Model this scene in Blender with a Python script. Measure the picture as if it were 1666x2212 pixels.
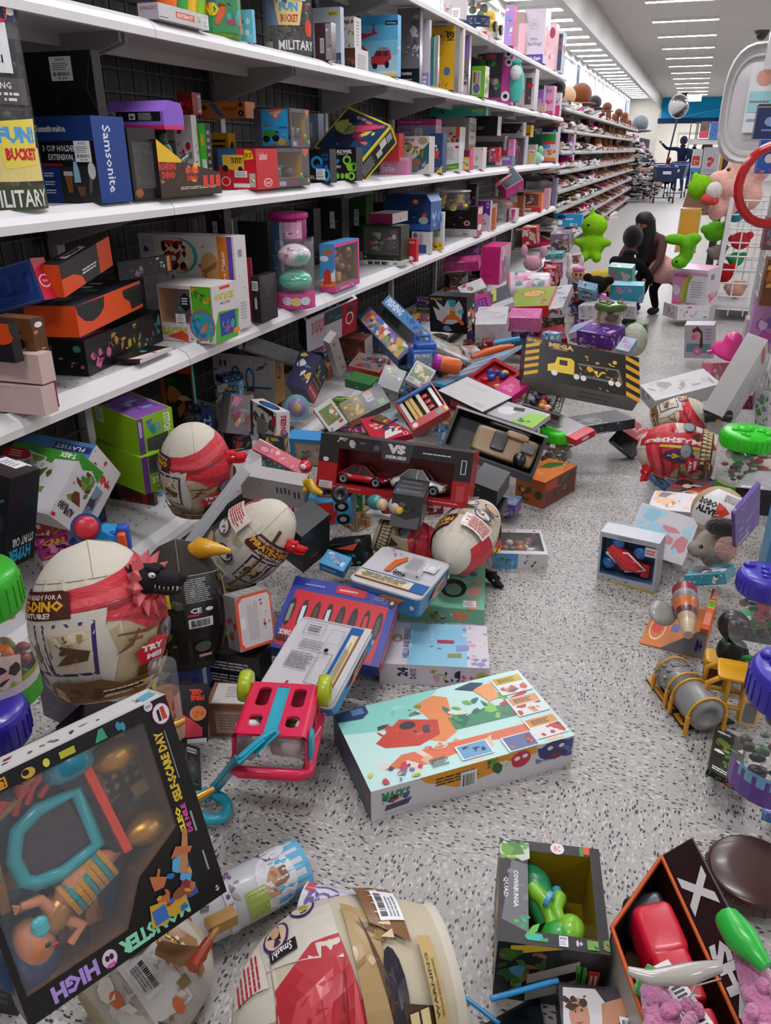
import bpy,math,random
import numpy as np
from math import sin,cos,pi
S=bpy.context.scene
for o in list(bpy.data.objects):bpy.data.objects.remove(o)
# ---------------- camera ----------------
F=1690.0;H=1.36;CX=833.0;CY=1106.0
TH=math.atan(783/F);PS=math.atan(677*math.cos(TH)/F)
_a=pi/2-TH
_Rx=np.array([[1,0,0],[0,cos(_a),-sin(_a)],[0,sin(_a),cos(_a)]])
_Rz=np.array([[cos(PS),-sin(PS),0],[sin(PS),cos(PS),0],[0,0,1]])
R=_Rz@_Rx;EYE=np.array([0,0,H])
cam=bpy.data.cameras.new('camera');camo=bpy.data.objects.new('camera',cam)
S.collection.objects.link(camo);camo.location=(0,0,H);camo.rotation_euler=(_a,0,PS)
cam.sensor_fit='VERTICAL';cam.sensor_height=24;cam.lens=24*F/2212;cam.clip_start=.02
S.camera=camo
S.view_settings.view_transform='Standard';S.view_settings.look='None'
S.view_settings.exposure=.18;S.view_settings.gamma=1
S.view_settings.use_curve_mapping=False
S.cycles.max_bounces=7;S.cycles.diffuse_bounces=3;S.cycles.glossy_bounces=3
S.cycles.transmission_bounces=4;S.cycles.transparent_max_bounces=12
S.cycles.caustics_reflective=False;S.cycles.caustics_refractive=False
W=bpy.data.worlds.new('store');S.world=W;W.use_nodes=True
W.node_tree.nodes['Background'].inputs[0].default_value=(.9,.93,1,1)
W.node_tree.nodes['Background'].inputs[1].default_value=.09
def ray(x,y):return R@np.array([(x-CX)/F,-(y-CY)/F,-1.])
def Z(x,y,z):r=ray(x,y);return EYE+r*((z-H)/r[2])
def X(x,y,X_):r=ray(x,y);return EYE+r*(X_/r[0])
def Yp(x,y,Y_):r=ray(x,y);return EYE+r*(Y_/r[1])
def Dp(x,y,d):r=ray(x,y);return EYE+r*(d/np.linalg.norm(r))
def pj(p):
    q=R.T@(np.asarray(p,float)-EYE);return np.array([CX+F*q[0]/-q[2],CY-F*q[1]/-q[2]])
def along(P,d,px=None,py=None):
    """length t so that P + t*d is seen at column px (or row py)"""
    q=R.T@(np.asarray(P,float)-EYE);e=R.T@np.asarray(d,float)
    if px is not None:
        k=(px-CX)/F;a=q[0]+k*q[2];b=e[0]+k*e[2]
    else:
        k=-(py-CY)/F;a=q[1]+k*q[2];b=e[1]+k*e[2]
    return-a/b
def onrail(px,x,z,py=None):
    P=np.array([x,0.,z]);return P+np.array([0,1.,0])*along(P,(0,1,0),px)
# ---------------- materials: one finish each, colour from the mesh ----------------
def srgb(h):
    if isinstance(h,(tuple,list)):return tuple(h)[:3]
    r=[int(h[i:i+2],16)/255 for i in(0,2,4)]
    return tuple(c/12.92 if c<=.04045 else((c+.055)/1.055)**2.4 for c in r)
PAL=dict(k='141416',w='ecebec',r='d4202a',g='2f9e3c',b='1d5fb8',y='f0c020',o='ee6a1e',p='f08cbc',m='c8207c',v='6a3aa6',
           c='2fb4d6',t='2a9a9a',n='1c2450',e='8a8a8c',s='c4c2c4',d='3a3a3e',u='6a3c22',a='d9c7a2',l='8ccb2a',q='8cc8ea',
           f='d99a76',h='ee2a78',i='f4c4d8',j='7a1420',x='1c4a26',z='b48a3a')
_cc={}
def col(c):
    if not isinstance(c,str):return c
    if c not in _cc:_cc[c]=srgb(PAL[c]if len(c)==1 else c)
    return _cc[c]
MATS={}
def mat(name,rough=.5,spec=.5,metal=0,bump=0,bscale=200,trans=0,alpha=1,coat=0,sheen=0,var=.06,vscale=6,emit=0):
    m=bpy.data.materials.new(name);m.use_nodes=True;n=m.node_tree.nodes;L=m.node_tree.links
    b=n['Principled BSDF'];at=n.new('ShaderNodeAttribute');at.attribute_name='Col'
    tc=n.new('ShaderNodeTexCoord');ns=n.new('ShaderNodeTexNoise');ns.inputs['Scale'].default_value=vscale
    L.new(tc.outputs['Object'],ns.inputs['Vector'])
    mr=n.new('ShaderNodeMapRange');mr.inputs[3].default_value=1-var;mr.inputs[4].default_value=1+var
    L.new(ns.outputs[0],mr.inputs[0])
    vm=n.new('ShaderNodeVectorMath');vm.operation='SCALE'
    L.new(at.outputs['Color'],vm.inputs[0]);L.new(mr.outputs[0],vm.inputs[3]);L.new(vm.outputs[0],b.inputs['Base Color'])
    b.inputs['Roughness'].default_value=rough;b.inputs['Metallic'].default_value=metal
    b.inputs['Specular IOR Level'].default_value=spec
    b.inputs['Coat Weight'].default_value=coat;b.inputs['Coat Roughness'].default_value=.12
    if sheen:b.inputs['Sheen Weight'].default_value=sheen
    if trans:b.inputs['Transmission Weight'].default_value=trans
    if alpha<1:b.inputs['Alpha'].default_value=alpha
    if emit:
        L.new(at.outputs['Color'],b.inputs['Emission Color']);b.inputs['Emission Strength'].default_value=emit
    if bump:
        nb=n.new('ShaderNodeTexNoise');nb.inputs['Scale'].default_value=bscale;nb.inputs['Detail'].default_value=3
        L.new(tc.outputs['Object'],nb.inputs['Vector']);bm=n.new('ShaderNodeBump');bm.inputs['Strength'].default_value=bump
        bm.inputs['Distance'].default_value=.01;L.new(nb.outputs[0],bm.inputs['Height']);L.new(bm.outputs[0],b.inputs['Normal'])
    MATS[name]=m;return m
mat('card',.38,.4,coat=.08,bump=.05,bscale=9);mat('matte',.8,.25);mat('plastic',.32,.5,coat=.15)
mat('gloss',.15,.5,coat=.5);mat('metal',.35,.5,metal=.7);mat('enamel',.42,.5,var=.03)
mat('fabric',.95,.1,bump=.5,bscale=300,sheen=.3);mat('plush',.95,.1,bump=1,bscale=120,sheen=.6,var=.1,vscale=30)
mat('clear',.08,.5,alpha=.1,bump=.35,bscale=14);mat('tint',.12,.5,alpha=.55,bump=.15,bscale=30)
mat('glow',.5,.5,emit=1);mat('skin',.5,.4);mat('hair',.55,.4,bump=.6,bscale=90)
mat('mirror',.04,.5,metal=1);mat('sand',.9,.2,bump=.25,bscale=700)
FIN=list(MATS)
# ---------------- mesh builder ----------------
def V3(*a):return np.array(a,float)
def unit(v):v=np.asarray(v,float);return v/(np.linalg.norm(v)or 1)
_tx={}
def textmesh(s,bold):
    k=(s,bold)
    if k not in _tx:
        cu=bpy.data.curves.new('t','FONT');cu.body=s;cu.resolution_u=1;cu.offset=bold;cu.align_x='LEFT'
        cu.fill_mode='FRONT'
        ob=bpy.data.objects.new('t',cu);me=ob.to_mesh()
        vs=[(v.co.x,v.co.y)for v in me.vertices];fs=[tuple(p.vertices)for p in me.polygons]
        ob.to_mesh_clear();bpy.data.objects.remove(ob);bpy.data.curves.remove(cu)
        if vs:
            a=np.array(vs);lo=a.min(0);hi=a.max(0);sz=np.maximum(hi-lo,1e-6);vs=((a-lo)/sz)
            ar=0
            f=fs[0]
            for i in range(len(f)):
                x1,y1=vs[f[i]];x2,y2=vs[f[(i+1)%len(f)]];ar+=x1*y2-x2*y1
            if ar<0:fs=[t[::-1]for t in fs]
            _tx[k]=(vs,fs,sz[0]/sz[1])
        else:_tx[k]=([],[],1)
    return _tx[k]
class MB:
    def __init__(s):s.v=[];s.f=[];s.c=[];s.m=[];s.sm=[]
    def face(s,pts,c,fin='card',smooth=False):
        n=len(s.v);s.v+=[tuple(p)for p in pts];s.f.append(tuple(range(n,n+len(pts))));s.c.append(col(c));s.m.append(fin);s.sm.append(smooth)
    def mesh(s,vs,fs,c,fin='card',smooth=False):
        n=len(s.v);s.v+=[tuple(p)for p in vs];cc=col(c)if not isinstance(c,list)else None
        for i,f in enumerate(fs):
            s.f.append(tuple(n+k for k in f));s.c.append(cc if cc is not None else col(c[i]));s.m.append(fin);s.sm.append(smooth)
    def cub(s,A,a,b,c,colr,fin='card',skip=()):
        A,a,b,c=(np.asarray(q,float)for q in(A,a,b,c))
        if np.dot(np.cross(a,b),c)<0:a,b=b,a
        P=[A,A+a,A+a+b,A+b];P+=[p+c for p in P]
        fs=[(0,3,2,1),(4,5,6,7),(0,1,5,4),(1,2,6,5),(2,3,7,6),(3,0,4,7)]
        s.mesh(P,[f for i,f in enumerate(fs)if i not in skip],colr,fin)
    def box(s,c,d,colr,fin='card',rz=0,M=None):
        c=np.asarray(c,float);M=np.array([[cos(rz),-sin(rz),0],[sin(rz),cos(rz),0],[0,0,1]])if M is None else M
        ax=[M[:,i]*d[i]for i in range(3)];s.cub(c-(ax[0]+ax[1]+ax[2])/2,*ax,colr,fin)
    def rbox(s,c,d,colr,fin='plastic',M=None,r=.2,n=4,p=5):
        """soft-edged block: a superellipsoid"""
        s.sup(c,(d[0]/2,d[1]/2,d[2]/2),colr,fin,M,p,n*4,n*3)
    def sup(s,c,rad,colr,fin='plastic',M=None,p=2.0,nu=16,nv=10):
        M=np.eye(3)if M is None else M;c=np.asarray(c,float);vs=[];e=2/p
        sg=lambda t,k:math.copysign(abs(t)**k,t)
        for j in range(nv+1):
            ph=-pi/2+pi*j/nv
            for i in range(nu):
                th=2*pi*i/nu
                q=np.array([rad[0]*sg(cos(ph),e)*sg(cos(th),e),rad[1]*sg(cos(ph),e)*sg(sin(th),e),rad[2]*sg(sin(ph),e)])
                vs.append(c+M@q)
        fs=[(j*nu+i,j*nu+(i+1)%nu,(j+1)*nu+(i+1)%nu,(j+1)*nu+i)for j in range(nv)for i in range(nu)]
        s.mesh(vs,fs,colr,fin,True)
    def ell(s,c,rad,colr,fin='plastic',M=None,nu=16,nv=10):s.sup(c,rad,colr,fin,M,2,nu,nv)
    def lathe(s,base,ax,prof,colr,fin='plastic',n=24,smooth=True,cap=True,sq=1.0):
        ax=unit(ax);t=V3(1,0,0)if abs(ax[0])<.8 else V3(0,1,0);u=unit(np.cross(ax,t));w=np.cross(ax,u)
        vs=[np.asarray(base,float)+ax*h+(u*cos(2*pi*i/n)+w*sin(2*pi*i/n)*sq)*max(r,1e-5)for r,h in prof for i in range(n)]
        m=len(prof);cl=colr if isinstance(colr,list)else[colr]*(m-1)
        fs=[];cs=[]
        for j in range(m-1):
            for i in range(n):
                fs.append((j*n+i,j*n+(i+1)%n,(j+1)*n+(i+1)%n,(j+1)*n+i));cs.append(cl[j])
        s.mesh(vs,fs,cs,fin,smooth)
        if cap:
            s.mesh(vs,[tuple(range(n))[::-1],tuple((m-1)*n+i for i in range(n))],[cl[0],cl[-1]],fin)
    def cyl(s,a,b,r,colr,fin='plastic',n=14,r2=None):
        a=np.asarray(a,float);b=np.asarray(b,float);s.lathe(a,b-a,[(r,0),(r if r2 is None else r2,np.linalg.norm(b-a))],colr,fin,n)
    def tube(s,pts,r,colr,fin='plastic',n=8,closed=False):
        pts=[np.asarray(p,float)for p in pts];vs=[];k=len(pts);up=V3(0,0,1)
        for i,p in enumerate(pts):
            d=unit(pts[(i+1)%k if closed else min(i+1,k-1)]-pts[i-1 if(closed or i)else 0])
            if i==0:u=unit(np.cross(d,up if abs(d[2])<.9 else V3(1,0,0)))
            else:u=unit(u-d*np.dot(u,d))
            w=np.cross(d,u);rr=r[i]if isinstance(r,(list,tuple))else r
            vs+=[p+(u*cos(2*pi*j/n)+w*sin(2*pi*j/n))*rr for j in range(n)]
        fs=[(i*n+j,i*n+(j+1)%n,((i+1)%k)*n+(j+1)%n,((i+1)%k)*n+j)for i in range(k if closed else k-1)for j in range(n)]
        s.mesh(vs,fs,colr,fin,True)
        if not closed:s.mesh(vs,[tuple(range(n))[::-1],tuple((k-1)*n+j for j in range(n))],colr,fin)
    def prism(s,pts,ext,colr,fin='card',side=None):
        """flat outline given as 3-D points, thickened by the vector ext"""
        pts=[np.asarray(p,float)for p in pts];ext=np.asarray(ext,float);k=len(pts)
        nrm=sum(np.cross(pts[i],pts[(i+1)%k])for i in range(k))
        if np.dot(nrm,ext)<0:pts=pts[::-1]
        vs=pts+[p+ext for p in pts]
        s.mesh(vs,[tuple(range(k))[::-1],tuple(range(k,2*k))],colr,fin)
        s.mesh(vs,[(i,(i+1)%k,k+(i+1)%k,k+i)for i in range(k)],side or colr,fin)
    def build(s,name,O=(0,0,0),parent=None,**tags):
        O=np.asarray(O,float);me=bpy.data.meshes.new(name);vs=(np.array(s.v)-O)if s.v else np.zeros((0,3))
        me.from_pydata(vs.tolist(),[],s.f);fins=[]
        for m in s.m:
            if m not in fins:fins.append(m)
        for m in fins:me.materials.append(MATS[m])
        ix={m:i for i,m in enumerate(fins)}
        me.polygons.foreach_set('material_index',[ix[m]for m in s.m]);me.polygons.foreach_set('use_smooth',s.sm)
        ca=me.color_attributes.new('Col','FLOAT_COLOR','CORNER');arr=[]
        for f,c in zip(s.f,s.c):arr+=[c[0],c[1],c[2],1.0]*len(f)
        ca.data.foreach_set('color',arr)
        me.update();ob=bpy.data.objects.new(name,me);S.collection.objects.link(ob)
        if parent is not None:ob.parent=parent
        else:ob.location=O
        for k,v in tags.items():
            if v:ob['category' if k=='cat' else k]=v
        return ob
def empty(name,O,label,cat,group=None):
    e=bpy.data.objects.new(name,None);S.collection.objects.link(e);e.location=O;e.empty_display_size=.05
    e['label']=label;e['category']=cat
    if group:e['group']=group
    return e
# ---------------- printed faces ----------------
class Fr:
    """a printed face: u to the right, v up, 0..1; fn maps (u, v, lift) onto the surface"""
    def __init__(s,mb,O,u,v,fin='card',fn=None,W_=None,H_=None,lift=.00007):
        s.O=O;s.u=u;s.v=v
        s.mb=mb;s.fin=fin;s.k=0;s.lift=lift;s.curved=fn is not None
        if fn is None:
            O,u,v=(np.asarray(q,float)for q in(O,u,v));s.O=O;s.u=u;s.v=v;s.W=np.linalg.norm(u);s.H=np.linalg.norm(v);n=unit(np.cross(u,v))
            fn=lambda a,b,l:O+u*a+v*b+n*l
        else:s.W=W_;s.H=H_
        s.fn=fn
    def uv(s,px,py):
        r=ray(px,py);n=np.cross(s.u,s.v);q=EYE+r*(np.dot(s.O-EYE,n)/np.dot(r,n))-s.O
        G=np.array([[s.u@s.u,s.u@s.v],[s.u@s.v,s.v@s.v]]);return np.linalg.solve(G,[s.u@q,s.v@q])
    def P(s,a,b):return s.fn(a,b,s.lift*s.k)
    def poly(s,pts,c,fin=None):
        s.k+=1
        if s.curved:
            n=len(pts);tris=[(pts[0],pts[i],pts[i+1])for i in range(1,n-1)]if n<5 else None
            if tris is None:
                cx=sum(p[0]for p in pts)/n;cy=sum(p[1]for p in pts)/n
                tris=[((cx,cy),pts[i],pts[(i+1)%n])for i in range(n)]
            out=[]
            def sub(t,d):
                L=max(math.hypot((t[i][0]-t[i-1][0])*s.W,(t[i][1]-t[i-1][1])*s.H)for i in range(3))
                if L<.036 or d>3:out.append(t);return
                m=[((t[i][0]+t[(i+1)%3][0])/2,(t[i][1]+t[(i+1)%3][1])/2)for i in range(3)]
                sub((t[0],m[0],m[2]),d+1);sub((m[0],t[1],m[1]),d+1);sub((m[2],m[1],t[2]),d+1);sub(tuple(m),d+1)
            for t in tris:sub(t,0)
            for t in out:s.mb.face([s.P(*p)for p in t],c,fin or s.fin)
        else:s.mb.face([s.P(*p)for p in pts],c,fin or s.fin)
    def rect(s,a,b,c_,d,colr):s.poly([(a,b),(c_,b),(c_,d),(a,d)],colr)
    def ellp(s,u,v,ru,rv,colr,n=14,a=0):
        s.poly([(u+ru*cos(2*pi*i/n)*cos(a)-rv*sin(2*pi*i/n)*sin(a)*(s.H/s.W),v+rv*sin(2*pi*i/n)*cos(a)+ru*cos(2*pi*i/n)*sin(a)*(s.W/s.H))for i in range(n)],colr)
    def text(s,st,a,b,c_,d,colr,rot=0,bold=.02):
        vs,fs,asp=textmesh(st.replace('_',' '),bold)
        if not len(vs):return
        s.k+=1;w=c_-a;h=d-b;out=[]
        for x,y in vs:
            if rot==90:x,y=1-y,x
            elif rot==180:x,y=1-x,1-y
            elif rot==270:x,y=y,1-x
            out.append(s.P(a+w*x,b+h*y))
        s.mb.mesh(out,fs,colr,s.fin)
    def blobs(s,a,b,c_,d,cols,n,seed=1,size=.22):
        rd=random.Random(seed)
        for i in range(n):
            sz=min((c_-a)*s.W,(d-b)*s.H)*size*(1.6-1.1*i/n)*rd.uniform(.6,1.3);k=rd.choice((4,5,6,7));ph=rd.uniform(0,6)
            u=rd.uniform(a,c_);v=rd.uniform(b,d);el=rd.uniform(.35,1);an=rd.uniform(0,pi)
            pts=[]
            for j in range(k):
                t=2*pi*j/k+ph;r_=sz*rd.uniform(.6,1.1);x=r_*cos(t);y=r_*sin(t)*el
                x,y=x*cos(an)-y*sin(an),x*sin(an)+y*cos(an)
                pts.append((min(max(u+x/s.W,a),c_),min(max(v+y/s.H,b),d)))
            s.poly(pts,rd.choice(cols));s.k-=.75
    def lines(s,a,b,c_,d,colr,n,seed=3,vert=False):
        rd=random.Random(seed+n);s.k+=1
        for i in range(n):
            if vert:
                x0=a+(c_-a)*(i+.25)/n;x1=a+(c_-a)*(i+.75)/n;e=b+(d-b)*rd.uniform(.75,1)
                s.mb.face([s.P(x0,b),s.P(x1,b),s.P(x1,e),s.P(x0,e)],colr,s.fin)
            else:
                y0=b+(d-b)*(i+.25)/n;y1=b+(d-b)*(i+.75)/n;x=a;e=a+(c_-a)*rd.uniform(.78,1)
                while x<e-.01:
                    w=min((c_-a)*rd.uniform(.1,.28),e-x);s.mb.face([s.P(x,y0),s.P(x+w*.88,y0),s.P(x+w*.88,y1),s.P(x,y1)],colr,s.fin);x+=w
    def bars(s,a,b,c_,d,colr='k',n=14,seed=2):
        rd=random.Random(seed);s.k+=1;x=a;w=(c_-a)/n
        for i in range(n):
            t=w*rd.uniform(.3,.75);s.mb.face([s.P(x,b),s.P(x+t,b),s.P(x+t,d),s.P(x,d)],colr,s.fin);x+=w
    def tag(s,a,b,c_,d,rot=0):
        s.rect(a,b,c_,d,'f0f0f2');w=c_-a;h=d-b
        if rot:s.lines(a+w*.1,b+h*.1,a+w*.9,b+h*.55,'e',3);s.bars(a+w*.1,b+h*.62,a+w*.9,b+h*.9)
        else:s.text('ROSS',a+w*.3,b+h*.82,a+w*.7,b+h*.94,'n');s.k-=1;s.lines(a+w*.12,b+h*.42,a+w*.88,b+h*.76,'8c8c98',4);s.k-=1;s.bars(a+w*.12,b+h*.2,a+w*.88,b+h*.36);s.k-=1;s.text('9.99',a+w*.3,b+h*.05,a+w*.75,b+h*.15,'k')
    def art(s,st):
        for cmd in st.split(';'):
            t=cmd.split()
            if not t:continue
            k=t[0];fl=lambda i,j:[float(x)for x in t[i:j]]
            if k.isupper():  # coordinates measured on the photograph, carried onto this face
                i0=2 if k in 'PT' else 1;n_=len(t)if k=='P' else i0+(2 if k=='E' else 4);q=[s.uv(float(t[i]),float(t[i+1]))for i in range(i0,n_,2)]
                if k=='E':rr=[float(x)for x in t[3:5]];sc_=np.linalg.norm(s.fn(q[0][0],q[0][1],0)-EYE)/F;fl_=[q[0][0],q[0][1],rr[0]*sc_/s.W,rr[1]*sc_/s.H];n_=5
                elif k=='P':fl_=[c for p in q for c in p]
                else:fl_=[min(q[0][0],q[1][0]),min(q[0][1],q[1][1]),max(q[0][0],q[1][0]),max(q[0][1],q[1][1])]
                t=t[:i0]+['%.5f'%x for x in fl_]+t[n_:];k=k.lower()
            if k=='r':s.rect(*fl(1,5),t[5])
            elif k=='e':s.ellp(*fl(1,5),t[5],a=float(t[6])*pi/180 if len(t)>6 else 0)
            elif k=='p':q=fl(2,None);s.poly(list(zip(q[::2],q[1::2])),t[1])
            elif k=='t':s.text(t[1],*fl(2,6),t[6],int(t[7])if len(t)>7 else 0,float(t[8])if len(t)>8 else.02)
            elif k=='b':s.blobs(*fl(1,5),t[5].split(',')if ',' in t[5]or len(t[5])==6 else list(t[5]),int(t[6]),int(t[7])if len(t)>7 else 1,float(t[8])if len(t)>8 else.22)
            elif k=='l':s.lines(*fl(1,5),t[5],int(t[6]),vert=len(t)>7)
            elif k=='h':s.bars(*fl(1,5),t[5]if len(t)>5 else 'k')
            elif k=='g':s.tag(*fl(1,5),len(t)>5)
            elif k=='f':
                a,b,c_,d=fl(1,5);w=float(t[6])if len(t)>6 else.03;hw=w*s.W/s.H
                s.poly([(a,b),(c_,b),(c_,b+hw),(a,b+hw)],t[5]);s.k-=1;s.poly([(a,d-hw),(c_,d-hw),(c_,d),(a,d)],t[5]);s.k-=1
                s.poly([(a,b),(a+w,b),(a+w,d),(a,d)],t[5]);s.k-=1;s.poly([(c_-w,b),(c_,b),(c_,d),(c_-w,d)],t[5])
            elif k=='z':
                a,b,c_,d=fl(1,5);n=int(t[6]);sl=float(t[7])if len(t)>7 else.1;s.k+=1
                for i in range(n):
                    y=b+(d-b-sl)*i/n;w=(d-b-sl)/n*.5
                    s.mb.face([s.P(a,y),s.P(c_,y+sl),s.P(c_,y+sl+w),s.P(a,y+w)],t[5],s.fin)
            elif k=='x':s.k+=2
# ---------------- cartons ----------------
def solve_tri(A,pix,starts=None,dim=None):
    """cuboid corner A (3-D) and the pixels of its three neighbours -> edge vectors"""
    A=np.asarray(A,float);dist=np.linalg.norm(A-EYE);best=None;rd=np.random.RandomState(7)
    def unp(x):
        w=x[:3];th=np.linalg.norm(w)
        if th<1e-9:M=np.eye(3)
        else:
            k=w/th;K=np.array([[0,-k[2],k[1]],[k[2],0,-k[0]],[-k[1],k[0],0]]);M=np.eye(3)+sin(th)*K+(1-cos(th))*K@K
        return M
    px=[np.array(p,float)for p in pix];a0=pj(A);cap=[math.log(2.3*max(8,np.linalg.norm(p-a0))*dist/F)for p in px]
    for st in range(10):
        # start: neighbours pushed back by different amounts
        E=[]
        for i,p in enumerate(px):
            r=ray(*p);r=r/np.linalg.norm(r);E.append(EYE+r*dist*(1+rd.uniform(.01,.25))-A)
        U,s_,Vt=np.linalg.svd(np.array([unit(e)for e in E]).T);M0=U@Vt
        L0=np.array([max(.02,np.dot(M0[:,i],E[i]))for i in range(3)]);x=np.concatenate([[0,0,0],np.log(L0)])
        def res(x):
            M=unp(x)@M0;out=[]
            for i in range(3):out+=list((pj(A+M[:,i]*math.exp(min(x[3+i],1.5)))-px[i])/2)
            if dim:
                for i in range(3):
                    if dim[i]:out.append(60*(x[3+i]-math.log(dim[i])))
            out+=[4*max(0,x[3+i]+.75)for i in range(3)]+[6*max(0,x[3+i]-cap[i])for i in range(3)]+[3*max(0,-4-x[3+i])for i in range(3)]
            return np.array(out)
        lam=1e-2;r0=res(x)
        for it in range(60):
            J=np.array([(res(x+np.eye(6)[i]*1e-5)-r0)/1e-5 for i in range(6)]).T
            dx=np.linalg.solve(J.T@J+lam*np.eye(6),-J.T@r0);dx=np.clip(dx,-.5,.5);r1=res(x+dx)
            if(r1@r1)<(r0@r0):x=x+dx;done=(r0@r0)-(r1@r1)<1e-7;r0=r1;lam*=.4
            else:lam*=4;done=lam>1e6
            if done:break
        M=unp(x)@M0;E=[M[:,i]*math.exp(min(x[3+i],1.5))for i in range(3)]
        near=sum(np.linalg.norm(A+e-EYE)>dist for e in E);L=[np.linalg.norm(e)for e in E]
        cost=min(r0@r0,400)-6*near+20*max(0,max(L)-.8)
        if best is None or cost<best[0]:best=(cost,E,r0@r0)
    return best[1],best[2]
TRILOG=[]
def place(M,L,R_,t,z=None,x=None,yaw=None,dl=None,dr=None):
    """upright carton: M = bottom near corner (px[,py]); L / R = pixel columns (or points) of the bottom corners left and right of it; t = pixel row of the top at M"""
    if x is not None and(not isinstance(M,tuple)):P=onrail(M,x,z)
    elif x is not None:P=X(M[0],M[1],x)
    else:P=Z(M[0],M[1],z)
    if z is None:z=P[2]
    if yaw is None:
        if isinstance(R_,tuple):q=Z(R_[0],R_[1],z)-P;dR=unit(q);
        elif isinstance(L,tuple):q=Z(L[0],L[1],z)-P;l=unit(q);dR=V3(l[1],-l[0],0)
        else:dR=V3(0,1,0)
    else:a=yaw*pi/180;dR=V3(-sin(a),cos(a),0)
    dL=V3(-dR[1],dR[0],0)
    lr=dr if dr else along(P,dR,R_[0]if isinstance(R_,tuple)else R_)
    ll=dl if dl else along(P,dL,L[0]if isinstance(L,tuple)else L)
    h=along(P,(0,0,1),None,t)
    return P,dL*ll,dR*lr,V3(0,0,h)
def faces_of(P,a,b,c):
    """camera-facing frames of a cuboid: L = (a, c), R = (b, c), T = (a, b)"""
    out={};C=P+(a+b+c)/2
    for key,e1,e2,e3 in(('L',a,c,b),('R',b,c,a),('T',a,b,c)):
        o=P.copy();n=-unit(e3);fc=P+(e1+e2)/2
        if np.dot(n,EYE-fc)<0:
            o=P+e3;n=-n
        # image directions
        cc=o+(e1+e2)/2;d1=pj(cc+e1*.1)-pj(cc-e1*.1);d2=pj(cc+e2*.1)-pj(cc-e2*.1)
        h1=abs(d1[0])/(np.linalg.norm(d1)+1e-9);h2=abs(d2[0])/(np.linalg.norm(d2)+1e-9)
        if h1<h2:e1,e2,d1,d2=e2,e1,d2,d1
        if d1[0]<0:o=o+e1;e1=-e1
        if d2[1]>0:o=o+e2;e2=-e2
        if np.dot(np.cross(e1,e2),n)<0:
            pass
        out[key]=(o,e1,e2,n)
    return out
def carton(name,label,cat,geo,c='w',art=None,win=None,fin='card',group=None,toy=None,lid=0,cols=None):
    """c: body colour; cols: colours per face; art: {face: commands}; win: {face: (u0,v0,u1,v1,depth,inner colour[,open])}; toy: function(mb, frame, depth)"""
    P,a,b,d=geo;P=np.asarray(P,float);mb=MB();fs=faces_of(P,a,b,d);art=art or{};win=win or{};cols=cols or{}
    if isinstance(art,str):art={'L':art}
    base=P.copy();low=min((P+i*a+j*b+k*d for i in(0,1)for j in(0,1)for k in(0,1)),key=lambda q:q[2]);O=P+(a+b+d)/2;O=np.array([O[0],O[1],low[2]])
    opp={}
    for key,e3 in(('L',b),('R',a),('T',d)):
        o,u,v,n=fs[key];s_=np.dot(n,e3)>0;back=o-e3 if s_ else o+e3
        cc=cols.get(key,c)
        if key in win:
            u0,v0,u1,v1,dep,ic=win[key][:6];q=lambda x,y,z=0:o+u*x+v*y-n*z
            for(x0,y0,x1,y1)in((0,0,1,v0),(0,v1,1,1),(0,v0,u0,v1),(u1,v0,1,v1)):
                if x1-x0>.001 and y1-y0>.001:mb.face([q(x0,y0),q(x1,y0),q(x1,y1),q(x0,y1)],cc,fin)
            dp=-dep if dep<0 else dep*np.linalg.norm(e3)
            r4=[(u0,v0),(u1,v0),(u1,v1),(u0,v1)]
            mb.face([q(x,y,dp)for x,y in r4],ic,fin)
            for i in range(4):
                (x0,y0),(x1,y1)=r4[i],r4[(i+1)%4];mb.face([q(x0,y0,dp),q(x1,y1,dp),q(x1,y1),q(x0,y0)],ic,fin)
        else:mb.face([o,o+u,o+u+v,o+v],cc,fin)
        mb.face([back,back+v,back+u+v,back+u],c if key!='T' else cols.get('T',c),fin)
        if key in art and art[key]:Fr(mb,o,u,v,fin).art(art[key])
    if not win:return mb.build(name,O,label=label,cat=cat,group=group)
    e=empty(name,O,label,cat,group);mb.build('carton',O,e)
    for key in win:
        w=win[key];o,u,v,n=fs[key];u0,v0,u1,v1,dep=w[:5];e3={'L':b,'R':a,'T':d}[key];dp=-dep if dep<0 else dep*np.linalg.norm(e3)
        if len(w)<7:
            g=MB();g.face([o+u*x+v*y-n*.0008 for x,y in((u0,v0),(u1,v0),(u1,v1),(u0,v1))],'w','clear');g.build('plastic_window',O,e)
        if toy:
            t=MB();Ow=o+u*u0+v*v0-n*dp;nm=toy(t,Ow,u*(u1-u0),v*(v1-v0),n*dp)or 'toy';t.build(nm,O,e)
    return e
def ubox(name,label,cat,M,L,R_,t,z=None,x=None,yaw=None,dl=None,dr=None,**k):
    return carton(name,label,cat,place(M,L,R_,t,z,x,yaw,dl,dr),**k)
def tbox(name,label,cat,A,l,r,v,z=None,dist=None,dim=None,x=None,**k):
    P=X(A[0],A[1],x)if x is not None else Z(A[0],A[1],z)if z is not None else Dp(A[0],A[1],dist)
    E,err=solve_tri(P,(l,r,v),dim=dim)
    TRILOG.append((label,[round(float(np.linalg.norm(e)),3)for e in E],round(float(err),1),[round(float((P+e)[2]),2)for e in E]))
    return carton(name,label,cat,(P,*E),**k)
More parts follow.
